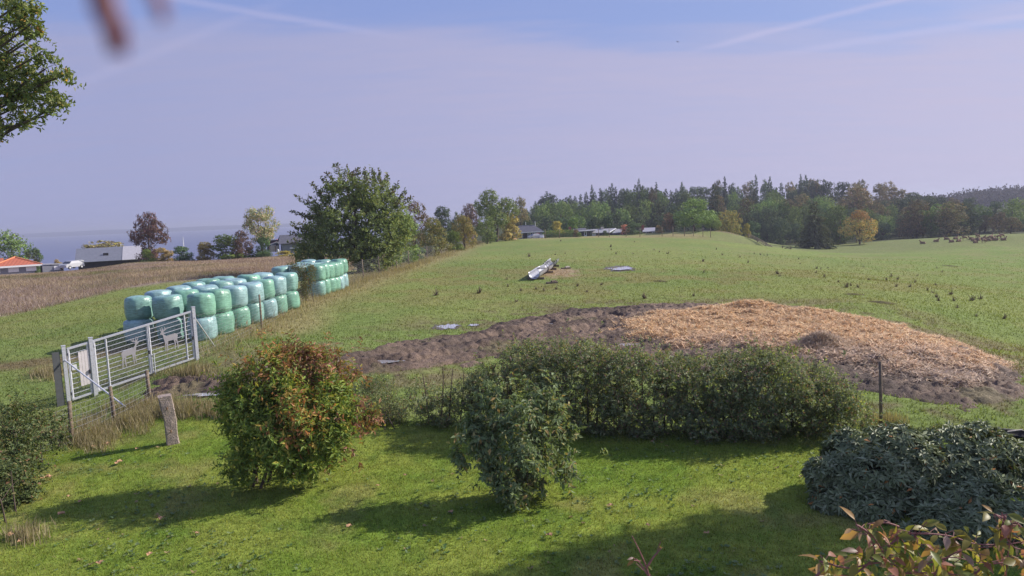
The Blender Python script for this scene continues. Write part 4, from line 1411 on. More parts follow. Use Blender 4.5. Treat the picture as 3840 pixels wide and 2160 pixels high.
FARGREEN = [(4, (0.164, 0.241, 0.076)), (3, (0.230, 0.306, 0.099)), (1.5, (0.318, 0.372, 0.131))]
FARDARK = [(4, (0.099, 0.143, 0.076)), (3, (0.143, 0.186, 0.099)), (1, (0.208, 0.241, 0.120))]
FARBROWN = [(4, (0.241, 0.208, 0.110)), (3, (0.306, 0.251, 0.131)), (2, (0.186, 0.186, 0.099)), (1, (0.350, 0.219, 0.131))]
SPRUCE = [(4, (0.088, 0.128, 0.088)), (3, (0.128, 0.171, 0.110)), (1, (0.186, 0.198, 0.131))]
PR = {
    'green_a': proto('green_a', 'round', FARGREEN, 1), 'green_b': proto('green_b', 'round', FARGREEN, 2), 'green_c': proto('green_c', 'tall', FARGREEN, 3),
    'dark_a': proto('dark_a', 'round', FARDARK, 4), 'dark_b': proto('dark_b', 'tall', FARDARK, 5),
    'brown_a': proto('brown_a', 'round', FARBROWN, 6), 'brown_b': proto('brown_b', 'tall', FARBROWN, 7),
    'bright': proto('bright', 'round', [(4, (0.263, 0.361, 0.110)), (3, (0.339, 0.426, 0.131))], 8, 6500, 0.036),
    'spruce_a': proto('spruce_a', 'spruce', SPRUCE, 11), 'spruce_b': proto('spruce_b', 'spruce', SPRUCE, 12), 'spruce_c': proto('spruce_c', 'spruce', [(3, (0.143, 0.175, 0.099)), (2, (0.198, 0.208, 0.110))], 13),
    'olive': proto('olive', 'bush', OLIVE, 21, 6500, 0.036), 'oak': proto('oak', 'open', [(4, (0.175, 0.230, 0.076)), (3, (0.251, 0.295, 0.110)), (1, (0.329, 0.329, 0.131))], 22, 6500, 0.034),
    'plum': proto('plum', 'round', PLUM, 23, 6000, 0.04), 'pale': proto('pale', 'open', [(3, (0.306, 0.329, 0.154)), (2, (0.438, 0.372, 0.219)), (2, (0.219, 0.263, 0.110)), (1, (0.525, 0.350, 0.263))], 24, 4200, 0.036),
    'spread': proto('spread', 'spread', [(3, (0.285, 0.295, 0.120)), (2, (0.394, 0.339, 0.154)), (1, (0.263, 0.186, 0.131)), (0.6, (0.569, 0.459, 0.131))], 25, 5000, 0.05),
    'amber': proto('amber', 'round', [(3, (0.372, 0.361, 0.120)), (2, (0.569, 0.416, 0.131))], 26, 5000, 0.04),
    'gold': proto('gold', 'bush', GOLD, 27, 3000, 0.06), 'shrub': proto('shrub', 'bush', GREEN, 28, 4500, 0.05), 'dshrub': proto('dshrub', 'bush', DKGREEN, 29, 4500, 0.05),
    'rust': proto('rust', 'tall', RUST, 30, 4500, 0.04), 'rshrub': proto('rshrub', 'bush', [(3, (0.600, 0.285, 0.198)), (2, (0.547, 0.306, 0.175)), (1, (0.306, 0.285, 0.131))], 31, 2500, 0.06),
    'bshrub': proto('bshrub', 'bush', [(3, (0.416, 0.306, 0.131)), (3, (0.285, 0.263, 0.110)), (1, (0.525, 0.394, 0.154))], 32, 4500, 0.05),
    'dead': proto('dead', 'tall', FARBROWN, 33, 900, 0.04),
}
TR = np.random.default_rng(77)


def tree(name, pr, u, vtop, hw, y, label, cat='tree', group=None, vbase=None, rz=None, sink=0.0):
    """a tree whose foot stands on the ground y metres out, its top at vtop and its half width hw pixels wide there"""
    g = at(u, 880, y)
    z0 = h1(g[0], g[1]) if vbase is None else at(u, vbase, y)[2]
    z0 -= sink
    zt = at(u, vtop, y)[2]
    hgt = max(1.0, zt - z0)
    wd = 2 * hw * y / FPX
    root = empty(name, (g[0], g[1], z0), TR.uniform(0, 6.28) if rz is None else rz)
    root.scale = (wd * 1.04, wd * 1.04, hgt)
    tm, cm = PR[pr]
    put('trunk', tm, root); put('crown', cm, root)
    tag(root, label, cat, group)
    return root


# along the fence, one by one
tree('field_tree', 'green_c', 1520, 800, 62, 92, 'green tree standing close behind the right flank of the big windswept tree')
tree('field_tree', 'olive', 1625, 828, 68, 112, 'rounded olive-green thicket tree beside the deer fence')
tree('field_tree', 'rust', 1560, 762, 62, 128, 'reddish-topped tree rising behind the big windswept tree')
tree('field_tree', 'dark_a', 1655, 784, 60, 190, 'dark rounded tree on the skyline above the olive thicket tree')
tree('field_tree', 'amber', 1742, 808, 55, 138, 'yellowing tree beside the middle of the deer fence')
tree('field_tree', 'shrub', 1700, 870, 40, 128, 'low green bush at the fence right of the olive thicket tree', 'bush')
tree('field_tree', 'green_b', 1825, 815, 48, 158, 'green tree in front of the tall oak by the fence')
tree('field_tree', 'oak', 1862, 722, 92, 168, 'tall open-crowned oak left of the dark-roofed cabin')
tree('field_tree', 'bshrub', 1915, 806, 55, 172, 'brownish bushy tree at the foot of the tall oak', 'tree')
tree('field_tree', 'plum', 1765, 772, 42, 225, 'thin reddish tree on the skyline left of the tall oak')
tree('field_tree', 'dark_b', 1720, 800, 34, 215, 'dark narrow tree on the skyline left of the thin reddish tree')
tree('field_tree', 'brown_a', 1955, 750, 42, 235, 'brownish tree on the skyline right of the tall oak')
tree('field_tree', 'dshrub', 1560, 930, 45, 100, 'dark low bush against the deer fence below the big tree', 'bush')
tree('field_tree', 'green_a', 1465, 905, 45, 84, 'low leafy tree filling the gap under the big windswept tree')

# around the houses on the shore
tree('shore_tree', 'plum', 562, 808, 68, 140, 'purple-brown round tree standing against the sea')
tree('shore_tree', 'pale', 985, 775, 80, 137, 'sparse pale tree with an open crown against the sea')
tree('shore_tree', 'spread', 385, 903, 98, 152, 'wide flat-topped tree behind the long grey roof', vbase=985)
tree('shore_tree', 'green_a', 25, 868, 75, 142, 'dense green tree behind the orange-roofed house', rz=1.0)
tree('shore_tree', 'dshrub', 118, 936, 38, 136, 'dark bush at the corner of the orange-roofed house', 'bush')
for u, vt, hw, pr, lab in ((205, 976, 18, 'bshrub', 'small brown bush right of the orange-roofed house'), (545, 938, 30, 'shrub', 'pale green bush under the purple-brown tree'),
                           (605, 932, 42, 'bshrub', 'yellow-brown bush right of the purple-brown tree'), (675, 926, 46, 'dshrub', 'dark green bush in the hedge row before the sea'),
                           (765, 912, 46, 'bshrub', 'rust-tinged bush in the middle of the hedge row before the sea'), (850, 886, 64, 'shrub', 'largest green bush of the hedge row before the sea'),
                           (905, 868, 42, 'rust', 'brown tree behind the largest bush of the hedge row'), (985, 890, 36, 'dshrub', 'dark clipped bush under the sparse pale tree'),
                           (930, 930, 28, 'shrub', 'low green bush left of the dark clipped bush'), (895, 952, 52, 'gold', 'yellow flowering strip bush before the hedge row'),
                           (1060, 948, 40, 'gold', 'yellowish weeds in front of the red-roofed house'), (1130, 946, 50, 'gold', 'yellowish weeds left of the foot of the big tree'), (1185, 940, 40, 'bshrub', 'brownish bush below the left flank of the big tree')):
    p = at(u, 970, 133)
    tree('garden_bush', pr, u, vt, hw, 131 + TR.uniform(0, 5), lab, 'bush')

# garden trees round the cabins
tree('garden_tree', 'gold', 2090, 832, 30, 200, 'small golden-yellow tree behind the cabin hedge')
tree('garden_tree', 'shrub', 2150, 822, 34, 204, 'bright green bush right of the golden-yellow tree', 'bush')
tree('garden_tree', 'rshrub', 2345, 845, 22, 196, 'pinkish-red bush between the low cabins', 'bush')
tree('garden_tree', 'dshrub', 2378, 838, 38, 194, 'dark evergreen bush between the low cabins', 'bush')
tree('garden_tree', 'bshrub', 2472, 846, 18, 192, 'yellow-green bush right of the brick chimney', 'bush')
tree('garden_tree', 'rust', 2508, 800, 28, 196, 'slender brown tree right of the low cabins')
tree('garden_tree', 'bright', 2610, 748, 88, 194, 'large bright green round tree right of the cabins')
tree('garden_tree', 'bright', 2672, 805, 36, 196, 'smaller bright green tree against the large round one')
tree('garden_tree', 'amber', 2740, 790, 58, 208, 'yellowing tree on top of the grassy bank')
tree('garden_tree', 'gold', 2800, 842, 20, 206, 'small yellow-green bush at the end of the grassy bank', 'bush')
tree('garden_tree', 'spruce_c', 2680, 700, 50, 250, 'tall brownish spruce behind the bright green trees')
tree('edge_tree', 'spruce_c', 3056, 762, 72, 190, 'broad lone spruce at the bottom of the valley', vbase=936)
tree('edge_tree', 'amber', 3225, 790, 68, 202, 'orange-topped tree at the edge of the wood')
# orange leaves are thick at its top: a cap of autumn foliage in the same crown
o = [k for k in bpy.data.objects if k.get('label') == 'orange-topped tree at the edge of the wood'][0]
cr = [k for k in o.children if k.name.startswith('crown')][0]
cm = cr.data.copy()
co = np.empty(len(cm.vertices) * 3); cm.vertices.foreach_get('co', co); co = co.reshape(-1, 3)
ca = cm.color_attributes['col']; c4 = np.empty(len(co) * 4, np.float32); ca.data.foreach_get('color', c4); c4 = c4.reshape(-1, 4)
kk = np.repeat((co[::4, 2] + TR.normal(0, 0.05, len(co) // 4)) > 0.72, 4)
c4[kk, :3] = np.repeat(pick(TR, AMBER, len(co) // 4), 4, axis=0)[kk]
ca.data.foreach_set('color', c4.ravel()); cr.data = cm
tree('edge_tree', 'green_b', 3140, 778, 66, 212, 'green tree left of the orange-topped tree')
tree('edge_tree', 'brown_a', 3560, 770, 90, 222, 'wide rust-brown tree below the deer skyline at the wood edge')
tree('edge_tree', 'brown_b', 3440, 765, 80, 226, 'grey-brown tree in front of the wood right of the orange-topped one')
tree('edge_tree', 'brown_a', 3215, 715, 78, 262, 'large olive-brown beech rising above the orange-topped tree')


# the wood: rows of trees, copies of the prototypes
def skyline(u):
    return float(np.interp(u, [1940, 2000, 2060, 2120, 2200, 2260, 2330, 2400, 2480, 2560, 2640, 2720, 2780, 2860, 2940, 3020, 3100, 3180, 3260, 3330, 3400, 3470, 3560, 3700, 3900],
                           [760, 748, 725, 738, 718, 706, 694, 690, 698, 698, 700, 696, 692, 686, 692, 676, 680, 690, 688, 700, 716, 738, 752, 750, 740]))


WOOD = [
    # y, u range, step, top (function of u), half width, kinds, spruce share, label, group
    (330, 2010, 2560, 22, lambda u: skyline(u) + 6 + TR.uniform(-5, 14), 30, ('spruce_a', 'spruce_b', 'dark_b'), 'dark pointed tree on the skyline behind the cabins', 'skyline spruces behind the cabins'),
    (345, 2560, 3080, 30, lambda u: skyline(u) + TR.uniform(-8, 16), 34, ('dark_a', 'dark_a', 'dark_b', 'dark_b', 'brown_b', 'spruce_b'), 'tall dark tree on the highest part of the wooded skyline', 'skyline trees on the wooded rise'),
    (340, 3060, 3480, 44, lambda u: skyline(u) + TR.uniform(-4, 12), 48, ('dark_a', 'dark_b', 'brown_b'), 'dark rounded beech on the skyline sloping down to the right', 'skyline beeches on the right slope'),
    (300, 1990, 2560, 42, lambda u: skyline(u) + 30 + TR.uniform(-8, 14), 36, ('green_a', 'dark_b', 'green_c', 'dark_a', 'brown_b'), 'green broadleaf tree in the back row behind the cabins', 'back rows of the wood behind the cabins'),
    (305, 2560, 3080, 40, lambda u: skyline(u) + 34 + TR.uniform(-10, 16), 36, ('dark_a', 'spruce_c', 'dark_b', 'green_c'), 'dark tree in the upper wood under the highest skyline', 'upper rows of the wood'),
    (290, 2760, 3480, 50, lambda u: skyline(u) + 58 + TR.uniform(-10, 16), 44, ('green_a', 'green_b', 'dark_a', 'brown_a'), 'broadleaf tree in the middle of the wood beyond the bank', 'middle rows of the wood'),
    (255, 1975, 2580, 50, lambda u: 778 + TR.uniform(-28, 14), 44, ('green_a', 'green_b', 'dark_a', 'green_c', 'dark_b'), 'leafy green tree rising close behind the cabins', 'trees close behind the cabins'),
    (228, 1990, 2600, 46, lambda u: 815 + TR.uniform(-16, 18), 34, ('dark_a', 'dark_b', 'green_a', 'dshrub'), 'dark leafy tree just behind the cabin roofs', 'trees just behind the cabin roofs'),
    (262, 2700, 3400, 46, lambda u: 755 + 0.02 * (u - 2700) + TR.uniform(-14, 14), 46, ('green_a', 'green_b', 'green_a', 'brown_a'), 'pale green round-crowned tree in the valley wood', 'pale green crowns of the valley wood'),
    (238, 2800, 3420, 44, lambda u: 792 + TR.uniform(-16, 20), 42, ('green_b', 'green_a', 'dark_a'), 'green tree in the front row of the valley wood', 'front row of the valley wood'),
    (222, 2830, 3330, 52, lambda u: 830 + TR.uniform(-14, 16), 36, ('dark_a', 'dark_b', 'dshrub'), 'dark shaded tree at the foot of the valley wood', 'shaded foot of the valley wood'),
    (245, 3420, 3900, 52, lambda u: np.interp(u, [3420, 3600, 3700, 3840], [770, 765, 757, 742]) + TR.uniform(-10, 12), 50, ('green_a', 'green_b', 'dark_a'), 'green tree in the wood behind the herd', 'wood behind the deer'),
    (226, 3400, 3900, 48, lambda u: 815 + TR.uniform(-22, 16), 42, ('dark_a', 'brown_a', 'dark_b', 'green_b'), 'dark tree in front of the wood behind the deer', 'front row behind the deer'),
    (290, 3380, 3640, 50, lambda u: 748 + TR.uniform(-8, 8), 46, ('dark_a', 'brown_b'), 'dark tree in the dip of the wooded skyline', 'dip in the skyline'),
]
for (y, ua, ub, st, top, hw, kinds, lab, grp) in WOOD:
    for i_, u in enumerate(np.arange(ua, ub, st)):
        uu = u + TR.uniform(-0.35, 0.35) * st
        pr = kinds[int(TR.integers(len(kinds)))]
        if 'spruce' in pr and hw > 20:
            w_ = 27
        else:
            w_ = hw
        tree('spruce_tree' if 'spruce' in pr else 'wood_tree', pr, uu, top(uu), w_ * TR.uniform(0.85, 1.2), y + TR.uniform(-9, 9), f'{lab}, {nth(i_ + 1)} from the left', 'tree', grp)
SPIRE = [2055, 2225, 2300, 2400, 2465, 2560, 2720, 2836, 2888, 3003, 3022]
for u, vt in ((2055, 722), (2225, 698), (2300, 692), (2400, 676), (2720, 668), (2836, 661), (2888, 668), (3003, 660), (3022, 662), (2560, 688), (2465, 688)):
    tree('spruce_tree', 'spruce_a' if u % 2 else 'spruce_b', u, vt, 22 if u != 2055 else 34, 322 + TR.uniform(-6, 6), f'tall spire-topped spruce sticking out above the wooded skyline, {nth(SPIRE.index(u) + 1)} from the left', 'tree', 'tallest spires of the wood')

# the farthest wooded ridge at the right, one mass of crowns
r = np.random.default_rng(500)
cl = Cloud()
for u in np.arange(3330, 4100, 4.2):
    for row in range(4):
        y = 600 + row * 25 + r.uniform(-8, 8)
        vt = np.interp(u, [3330, 3450, 3550, 3650, 3750, 3840, 4100], [752, 742, 736, 719, 709, 706, 715]) + row * -1.0 + (3 - row) * 8 + r.uniform(-3, 4)
        c = at(u, vt, y)
        n = 34
        P = c + r.normal(0, 1, (n, 3)) * [1.7, 2.0, 2.2] - [0, 0, 3.2]
        P[:, 2] -= np.abs(r.normal(0, 2.0, n))
        V, F = leaf_mesh(P, unit(rvec(r, n) + [0, 0, 0.8]), rvec(r, n), r.uniform(1.4, 2.8, n), r.uniform(0.9, 1.8, n))
        cl.add(V, F, np.repeat(pick(r, [(3, (0.10, 0.085, 0.06)), (2, (0.07, 0.08, 0.05)), (2, (0.085, 0.07, 0.055))], n), 4, axis=0))
me = cl.mesh('far_wood', FARLEAF)
tag(put('far_wood', me), 'distant brownish wooded ridge at the far right skyline', 'wood', kind='stuff')


# ---------------------------------------------------------------- wrapped silage bales
def film(name, base):
    mt = bpy.data.materials.new(name)
    mt.use_nodes = True
    t = NT(mt.node_tree)
    o = t.n('ShaderNodeOutputMaterial'); b = t.n('ShaderNodeBsdfPrincipled')
    t.l(b.outputs[0], o.inputs[0])
    c = t.n('ShaderNodeTexCoord')
    oi = t.n('ShaderNodeObjectInfo')
    ad = t.n('ShaderNodeVectorMath', operation='ADD')
    t.l(c.outputs['Object'], ad.inputs[0]); t.l(oi.outputs['Location'], ad.inputs[1])
    n1 = t.noise(ad.outputs[0], 1.6, 5.0, 0.6)
    mpn = t.n('ShaderNodeMapping'); mpn.inputs['Scale'].default_value = (1.0, 1.0, 6.0); mpn.inputs['Rotation'].default_value = (0.35, 0.2, 0)
    t.l(ad.outputs[0], mpn.inputs[0])
    n2 = t.noise(mpn.outputs[0], 3.2, 4.0, 0.6)       # overlapping turns of film
    lo = tuple(x * 0.72 for x in base); hi = tuple(min(1, x * 1.22) for x in base)
    cc = t.mix(t.ramp(n1, ((0.32, 0.0), (0.68, 1.0))), lo, hi)
    cc = t.mix(t.math('MULTIPLY', t.ramp(n2, ((0.45, 0.0), (0.62, 1.0))), 0.55), cc, tuple(min(1, x * 1.45 + 0.03) for x in base))
    n3 = t.noise(ad.outputs[0], 7.0, 6.0, 0.75)
    cc = t.mix(t.math('MULTIPLY', t.ramp(n3, ((0.56, 0.0), (0.70, 1.0))), 0.45), cc, (0.16, 0.15, 0.11))   # splashed dirt
    t.l(cc, b.inputs['Base Color'])
    b.inputs['Roughness'].default_value = 0.24
    b.inputs['Specular IOR Level'].default_value = 0.6
    bm = t.n('ShaderNodeBump'); bm.inputs['Strength'].default_value = 0.5; bm.inputs['Distance'].default_value = 0.04
    t.l(t.noise(mpn.outputs[0], 2.6, 6.0, 0.7, 0.5), bm.inputs['Height']); t.l(bm.outputs[0], b.inputs['Normal'])
    return mt


FILM = {'green': film('green_film', (0.17, 0.345, 0.255)), 'teal': film('teal_film', (0.19, 0.345, 0.305)), 'pale': film('pale_blue_green_film', (0.25, 0.395, 0.40))}


def bale_mesh(seed, R=0.70, Ht=1.2):
    """round bale on its end: bulging sides, rounded shoulders, creased film gathered to the middle of the ends"""
    r = np.random.default_rng(seed)
    prof = [(0.0, 0.035), (0.16, 0.012), (0.36, 0.0), (0.50, 0.02), (0.60, 0.085), (0.645, 0.19), (0.662, 0.36), (0.668, 0.6)]
    prof = prof + [(a, 1.2 - b) for a, b in prof[-2::-1]]
    n = 36
    V = []; F = []
    th = np.linspace(0, 2 * np.pi, n, endpoint=False)
    ph = r.uniform(0, 6.28, 6)
    for i, (rr, z) in enumerate(prof):
        endk = 1 - sstep(0.05, 0.3, min(z, 1.2 - z))
        w_ = 1 + 0.025 * np.sin(3 * th + ph[0]) + 0.018 * np.sin(5 * th + ph[1] + z * 2) + 0.012 * np.sin(9 * th + ph[2] + 3 * z)
        cre = 0.026 * np.sin(17 * th + ph[3] + 4 * z) * endk + 0.012 * np.sin(11 * th + ph[5] - 7 * z) + r.normal(0, 0.006, n)
        q = rr * w_ * (R / 0.668) + cre * (rr > 0.2)
        zz = z * Ht / 1.2 + 0.015 * np.sin(2 * th + ph[4]) * (rr > 0.3) + r.normal(0, 0.004, n)
        V.append(np.stack([np.cos(th) * q, np.sin(th) * q, zz], -1))
    V = np.concatenate(V)
    idx = np.arange(len(prof) * n).reshape(len(prof), n)
    F = np.stack([idx[:-1], np.roll(idx[:-1], -1, 1), np.roll(idx[1:], -1, 1), idx[1:]], -1).reshape(-1, 4)
    return V, F


BALE = {}
for k in range(4):
    V, F = bale_mesh(600 + k)
    for cname, mt in FILM.items():
        BALE[(cname, k)] = mesh_np('bale', V, F, [mt], None, True)
CN = {'green': 'green', 'teal': 'blue-green', 'pale': 'pale blue'}
ORD = ['nearest the gate', 'second from the gate', 'third from the gate', 'fourth from the gate', 'fifth from the gate', 'sixth from the gate', 'seventh from the gate', 'eighth from the gate']
br = np.random.default_rng(66)


def bale(x, y, z, cname, label, grp):
    k = int(br.integers(4))
    o = put('silage_bale', BALE[(cname, k)], None, (x, y, z), br.uniform(0, 6.28))
    s = br.uniform(0.96, 1.05)
    o.scale = (s, s, 1.0 + br.uniform(-0.03, 0.03))
    o.rotation_euler = (br.normal(0, 0.025), br.normal(0, 0.025), br.uniform(0, 6.28))
    tag(o, label, 'bale', grp)


# near stack: right-hand row starts at C0 and runs away beside the fence; two more rows lie to its left
C0 = np.array(at(762, 1262, 36.6)[:2]); C1 = np.array(at(1090, 1150, 47.0)[:2])
ax = (C1 - C0); NL = 7
ax = ax / np.linalg.norm(ax); stepb = np.linalg.norm(C1 - C0) / (NL - 0.9)
pr_ = np.array(at(530, 1200, 37.6)[:2]) - C0
pr_ = pr_ / 1.95
rowname = ['by the fence', 'in the middle row', 'in the far row']
upc = [['green', 'green', 'pale', 'pale', 'green', 'pale', 'teal', 'teal'], ['teal', 'green', 'pale', 'teal', 'pale', 'green', 'pale', 'teal'], ['teal', 'pale', 'pale', 'teal', 'green', 'teal', 'green', 'pale']]
loc_ = ['pale', 'green', 'green', 'teal', 'pale', 'green', 'green', 'teal']
for rw in range(3):
    for k in range(NL if rw < 2 else NL - 1):
        p = C0 + ax * stepb * k + pr_ * rw + br.normal(0, 0.04, 2)
        g = h1(p[0], p[1])
        if rw == 0 or k == 0:
            bale(p[0], p[1], g - 0.03, loc_[k] if rw == 0 else ('teal', 'pale')[rw - 1],
                 f'{CN[loc_[k] if rw == 0 else ("teal", "pale")[rw - 1]]} bale, lower layer {rowname[rw]}, {ORD[k]}', 'bales of the near stack')
        q = p + br.normal(0, 0.05, 2)
        bale(q[0], q[1], g + 1.13, upc[rw][k], f'{CN[upc[rw][k]]} bale, top layer {rowname[rw]}, {ORD[k]}', 'bales of the near stack')
# second stack behind the sapling
E0 = np.array(at(1190, 1118, 54.5)[:2]); E1 = np.array(at(1272, 1086, 61.5)[:2])
ax2 = (E1 - E0); ax2 = ax2 / np.linalg.norm(ax2); st2 = np.linalg.norm(E1 - E0) / 4.6
pr2 = np.array([-1.34, 0.1])
FAR = ['first beyond the sapling', 'second beyond the sapling', 'third beyond the sapling', 'fourth beyond the sapling', 'fifth beyond the sapling', 'last and tallest']
c2u = ['green', 'green', 'green', 'green', 'green', 'green']; c2l = ['teal', 'green', 'green', 'green', 'pale', 'pale']
for k in range(6):
    for rw in range(3):
        p = E0 + ax2 * st2 * k + pr2 * rw + br.normal(0, 0.03, 2)
        g = h1(p[0], p[1])
        nm = ['by the fence', 'in the middle row', 'in the left row'][rw]
        if rw == 0:
            bale(p[0], p[1], g - 0.03, c2l[k], f'{CN[c2l[k]]} bale, lower layer of far stack {nm}, {FAR[k]}', 'bales of the far stack')
        cu = c2u[k] if rw == 0 else ('teal', 'pale')[(k + rw) % 2]
        bale(p[0], p[1], g + (1.13 if k < 5 else 1.22), cu, f'{CN[cu]} bale, top layer of far stack {nm}, {FAR[k]}', 'bales of the far stack')


# ---------------------------------------------------------------- the steel deer gate
gl, gr = np.array(GATE_L), np.array(GATE_R)
gd = gr[:2] - gl[:2]; GLEN = float(np.linalg.norm(gd)); gd = gd / GLEN
gn = np.array([gd[1], -gd[0]])          # towards the garden
GH = 2.05


def gp(s, h, off=0.0):
    """point s metres along the gate, h above its sloping sill, off towards the garden"""
    z = gl[2] + (gr[2] - gl[2]) * s / GLEN
    return Vector((gl[0] + gd[0] * s + gn[0] * off, gl[1] + gd[1] * s + gn[1] * off, z + h))


def s_at(u, v=1400):
    """how far along the gate line a pixel column lies"""
    d = pray(u, v)
    # solve camera + t*d on the gate line in plan
    A = np.array([[gd[0], -d[0]], [gd[1], -d[1]]])
    return float(np.linalg.solve(A, CAMP[:2] - gl[:2])[0])


S0, S1, S2, S3 = 0.0, s_at(352), s_at(560, 1300), GLEN


def gate_leaf(a, b, name, label, nbar, inner=None, deer=None, panel=None, low=0.12):
    root = empty(name, gp(a, 0)); o0 = Vector(root.location)

    def part(nm, mb, mt):
        mb.v = [tuple(Vector(p) - o0) for p in mb.v]
        return mb.build(nm, mt, root)
    for s in (a, b):
        part('stile', MB().bar(gp(s, low), gp(s, GH - 0.06), 0.06, 0.06), STEEL)
    part('top_rail', MB().bar(gp(a - 0.03, GH - 0.03), gp(b + 0.03, GH - 0.03), 0.075, 0.075), STEEL)
    part('bottom_rail', MB().bar(gp(a - 0.03, low), gp(b + 0.03, low), 0.06, 0.07), STEEL)
    for i in range(nbar):
        h = low + (GH - 0.06 - low) * (i + 1) / (nbar + 1)
        part('crossbar', MB().tube([gp(a + 0.035, h), gp(b - 0.035, h)], 0.013, 6), STEEL)
    if inner is not None:
        part('inner_stile', MB().bar(gp(inner, low + 0.04), gp(inner, GH - 0.07), 0.05, 0.05), STEEL)
    mb = MB()
    s = a + 0.06
    while s < b - 0.05:
        p0, p1 = gp(s, low + 0.03, -0.016), gp(s, GH - 0.07, -0.016)
        w_ = Vector((gd[0], gd[1], 0)) * 0.0028; e_ = Vector((gn[0], gn[1], 0)) * 0.0028
        mb.add([p0 + w_, p0 + e_, p0 - w_, p1 + w_, p1 + e_, p1 - w_], [(0, 1, 4, 3), (1, 2, 5, 4), (2, 0, 3, 5)])
        s += 0.05
    part('wire_infill', mb, WIRE)['kind'] = 'stuff'
    if deer:
        sc, h0, flip, size = deer
        pl = [(p[0] * (-1 if flip else 1), p[1]) for p in DEER]
        if flip:
            pl = pl[::-1]
        poly = [gp(sc + x * size, h0 + y * size, 0.02) for x, y in pl]
        part('deer_silhouette', MB().prism(poly, 0, Vector((gn[0], gn[1], 0)) * 0.008), PLATE)
    if panel:
        sa, sb, ha, hb = panel
        mb = MB()
        k = 0
        while sa + k * 0.1 < sb - 0.02:
            x0_ = sa + k * 0.1
            mb.box(gp(x0_ + 0.047, (ha + hb) / 2, 0.035), (0.092, 0.014, hb - ha), math.atan2(gd[1], gd[0]))
            k += 1
        part('board_panel', mb, mat('white_board', (0.72, 0.66, 0.66), 0.6, 0.3, var=0.1, scale=6))
        part('sign_plate', MB().box((gp(sa - 0.16, 1.28, 0.03)), (0.16, 0.012, 0.2), math.atan2(gd[1], gd[0])), WHITE)
    part('latch', MB().box(gp(b - 0.02, 0.95, 0.06), (0.05, 0.06, 0.14), math.atan2(gd[1], gd[0])), BLACKPL)
    tag(root, label, 'gate')
    return root


# a stag cut from sheet metal, outline in units of body height
DEER = [(-0.30, 0.0), (-0.27, 0.0), (-0.245, 0.28), (-0.20, 0.40), (-0.185, 0.40), (-0.20, 0.28), (-0.165, 0.02), (-0.135, 0.02), (-0.155, 0.28), (-0.12, 0.44), (0.10, 0.45), (0.135, 0.26), (0.145, 0.03),
        (0.175, 0.03), (0.175, 0.26), (0.19, 0.42), (0.20, 0.30), (0.225, 0.05), (0.25, 0.05), (0.235, 0.32), (0.245, 0.48), (0.275, 0.60), (0.30, 0.78), (0.335, 0.80), (0.40, 0.845), (0.405, 0.88), (0.355, 0.91),
        (0.345, 0.945), (0.39, 0.99), (0.385, 1.10), (0.365, 1.10), (0.365, 1.02), (0.325, 0.97), (0.305, 1.02), (0.325, 1.13), (0.305, 1.135), (0.28, 1.03), (0.275, 0.97), (0.20, 1.0), (0.215, 1.10), (0.195, 1.105),
        (0.17, 1.0), (0.10, 1.05), (0.09, 1.035), (0.16, 0.965), (0.245, 0.935), (0.275, 0.90), (0.215, 0.875), (0.22, 0.86), (0.27, 0.86), (0.235, 0.77), (0.16, 0.70), (-0.20, 0.70), (-0.285, 0.655), (-0.305, 0.58),
        (-0.27, 0.42), (-0.29, 0.28)]
PLATE = mat('brushed_plate', (0.43, 0.41, 0.43), 0.5, 0.4, 0.2, var=0.08, scale=8)
gate_leaf(S0 + 0.12, S1 - 0.12, 'pedestrian_gate', 'narrow galvanised walk-through gate with a white board panel', 9, panel=(S0 + 0.42, S0 + 0.72, 0.5, 1.78))
gate_leaf(S1 + 0.10, S2 - 0.03, 'field_gate', 'left leaf of the galvanised field gate with a stag cut-out facing right', 10, inner=S1 + 0.10 + 0.2 * (S2 - S1), deer=(S1 + 0.63 * (S2 - S1), 0.66, False, 0.92))
gate_leaf(S2 + 0.03, S3 - 0.08, 'field_gate', 'right leaf of the galvanised field gate with a stag cut-out facing left', 10, inner=S2 + 0.8 * (S3 - S2), deer=(S2 + 0.46 * (S3 - S2), 0.72, True, 0.92))


def steel_post(s, h, w_, label, cap=True, brace=None):
    p = gp(s, -0.1)
    root = empty('gate_post', p)
    o0 = Vector(p)
    def rel(q): return tuple(Vector(q) - o0)
    mb = MB().box(rel(gp(s, h / 2 - 0.1)), (w_, w_, h), math.atan2(gd[1], gd[0]))
    mb.build('post_tube', STEEL, root)
    if cap:
        MB().box(rel(gp(s, h - 0.09)), (w_ + 0.02, w_ + 0.02, 0.025), math.atan2(gd[1], gd[0])).build('cap', STEEL, root)
    for hh in (0.35, h - 0.45):
        MB().box(rel(gp(s + 0.07, hh, 0.0)), (0.06, 0.07, 0.09), math.atan2(gd[1], gd[0])).build('hinge', BLACKPL, root)
    if brace:
        MB().tube([rel(gp(s, brace[0], 0.07)), rel(brace[1])], 0.028, 8).build('brace', STEEL, root)
    tag(root, label, 'post')


steel_post(S0 - 0.02, GH + 0.22, 0.12, 'steel gate post at the outer end of the walk-through gate with a long brace', brace=(1.65, G(484, 1536)))
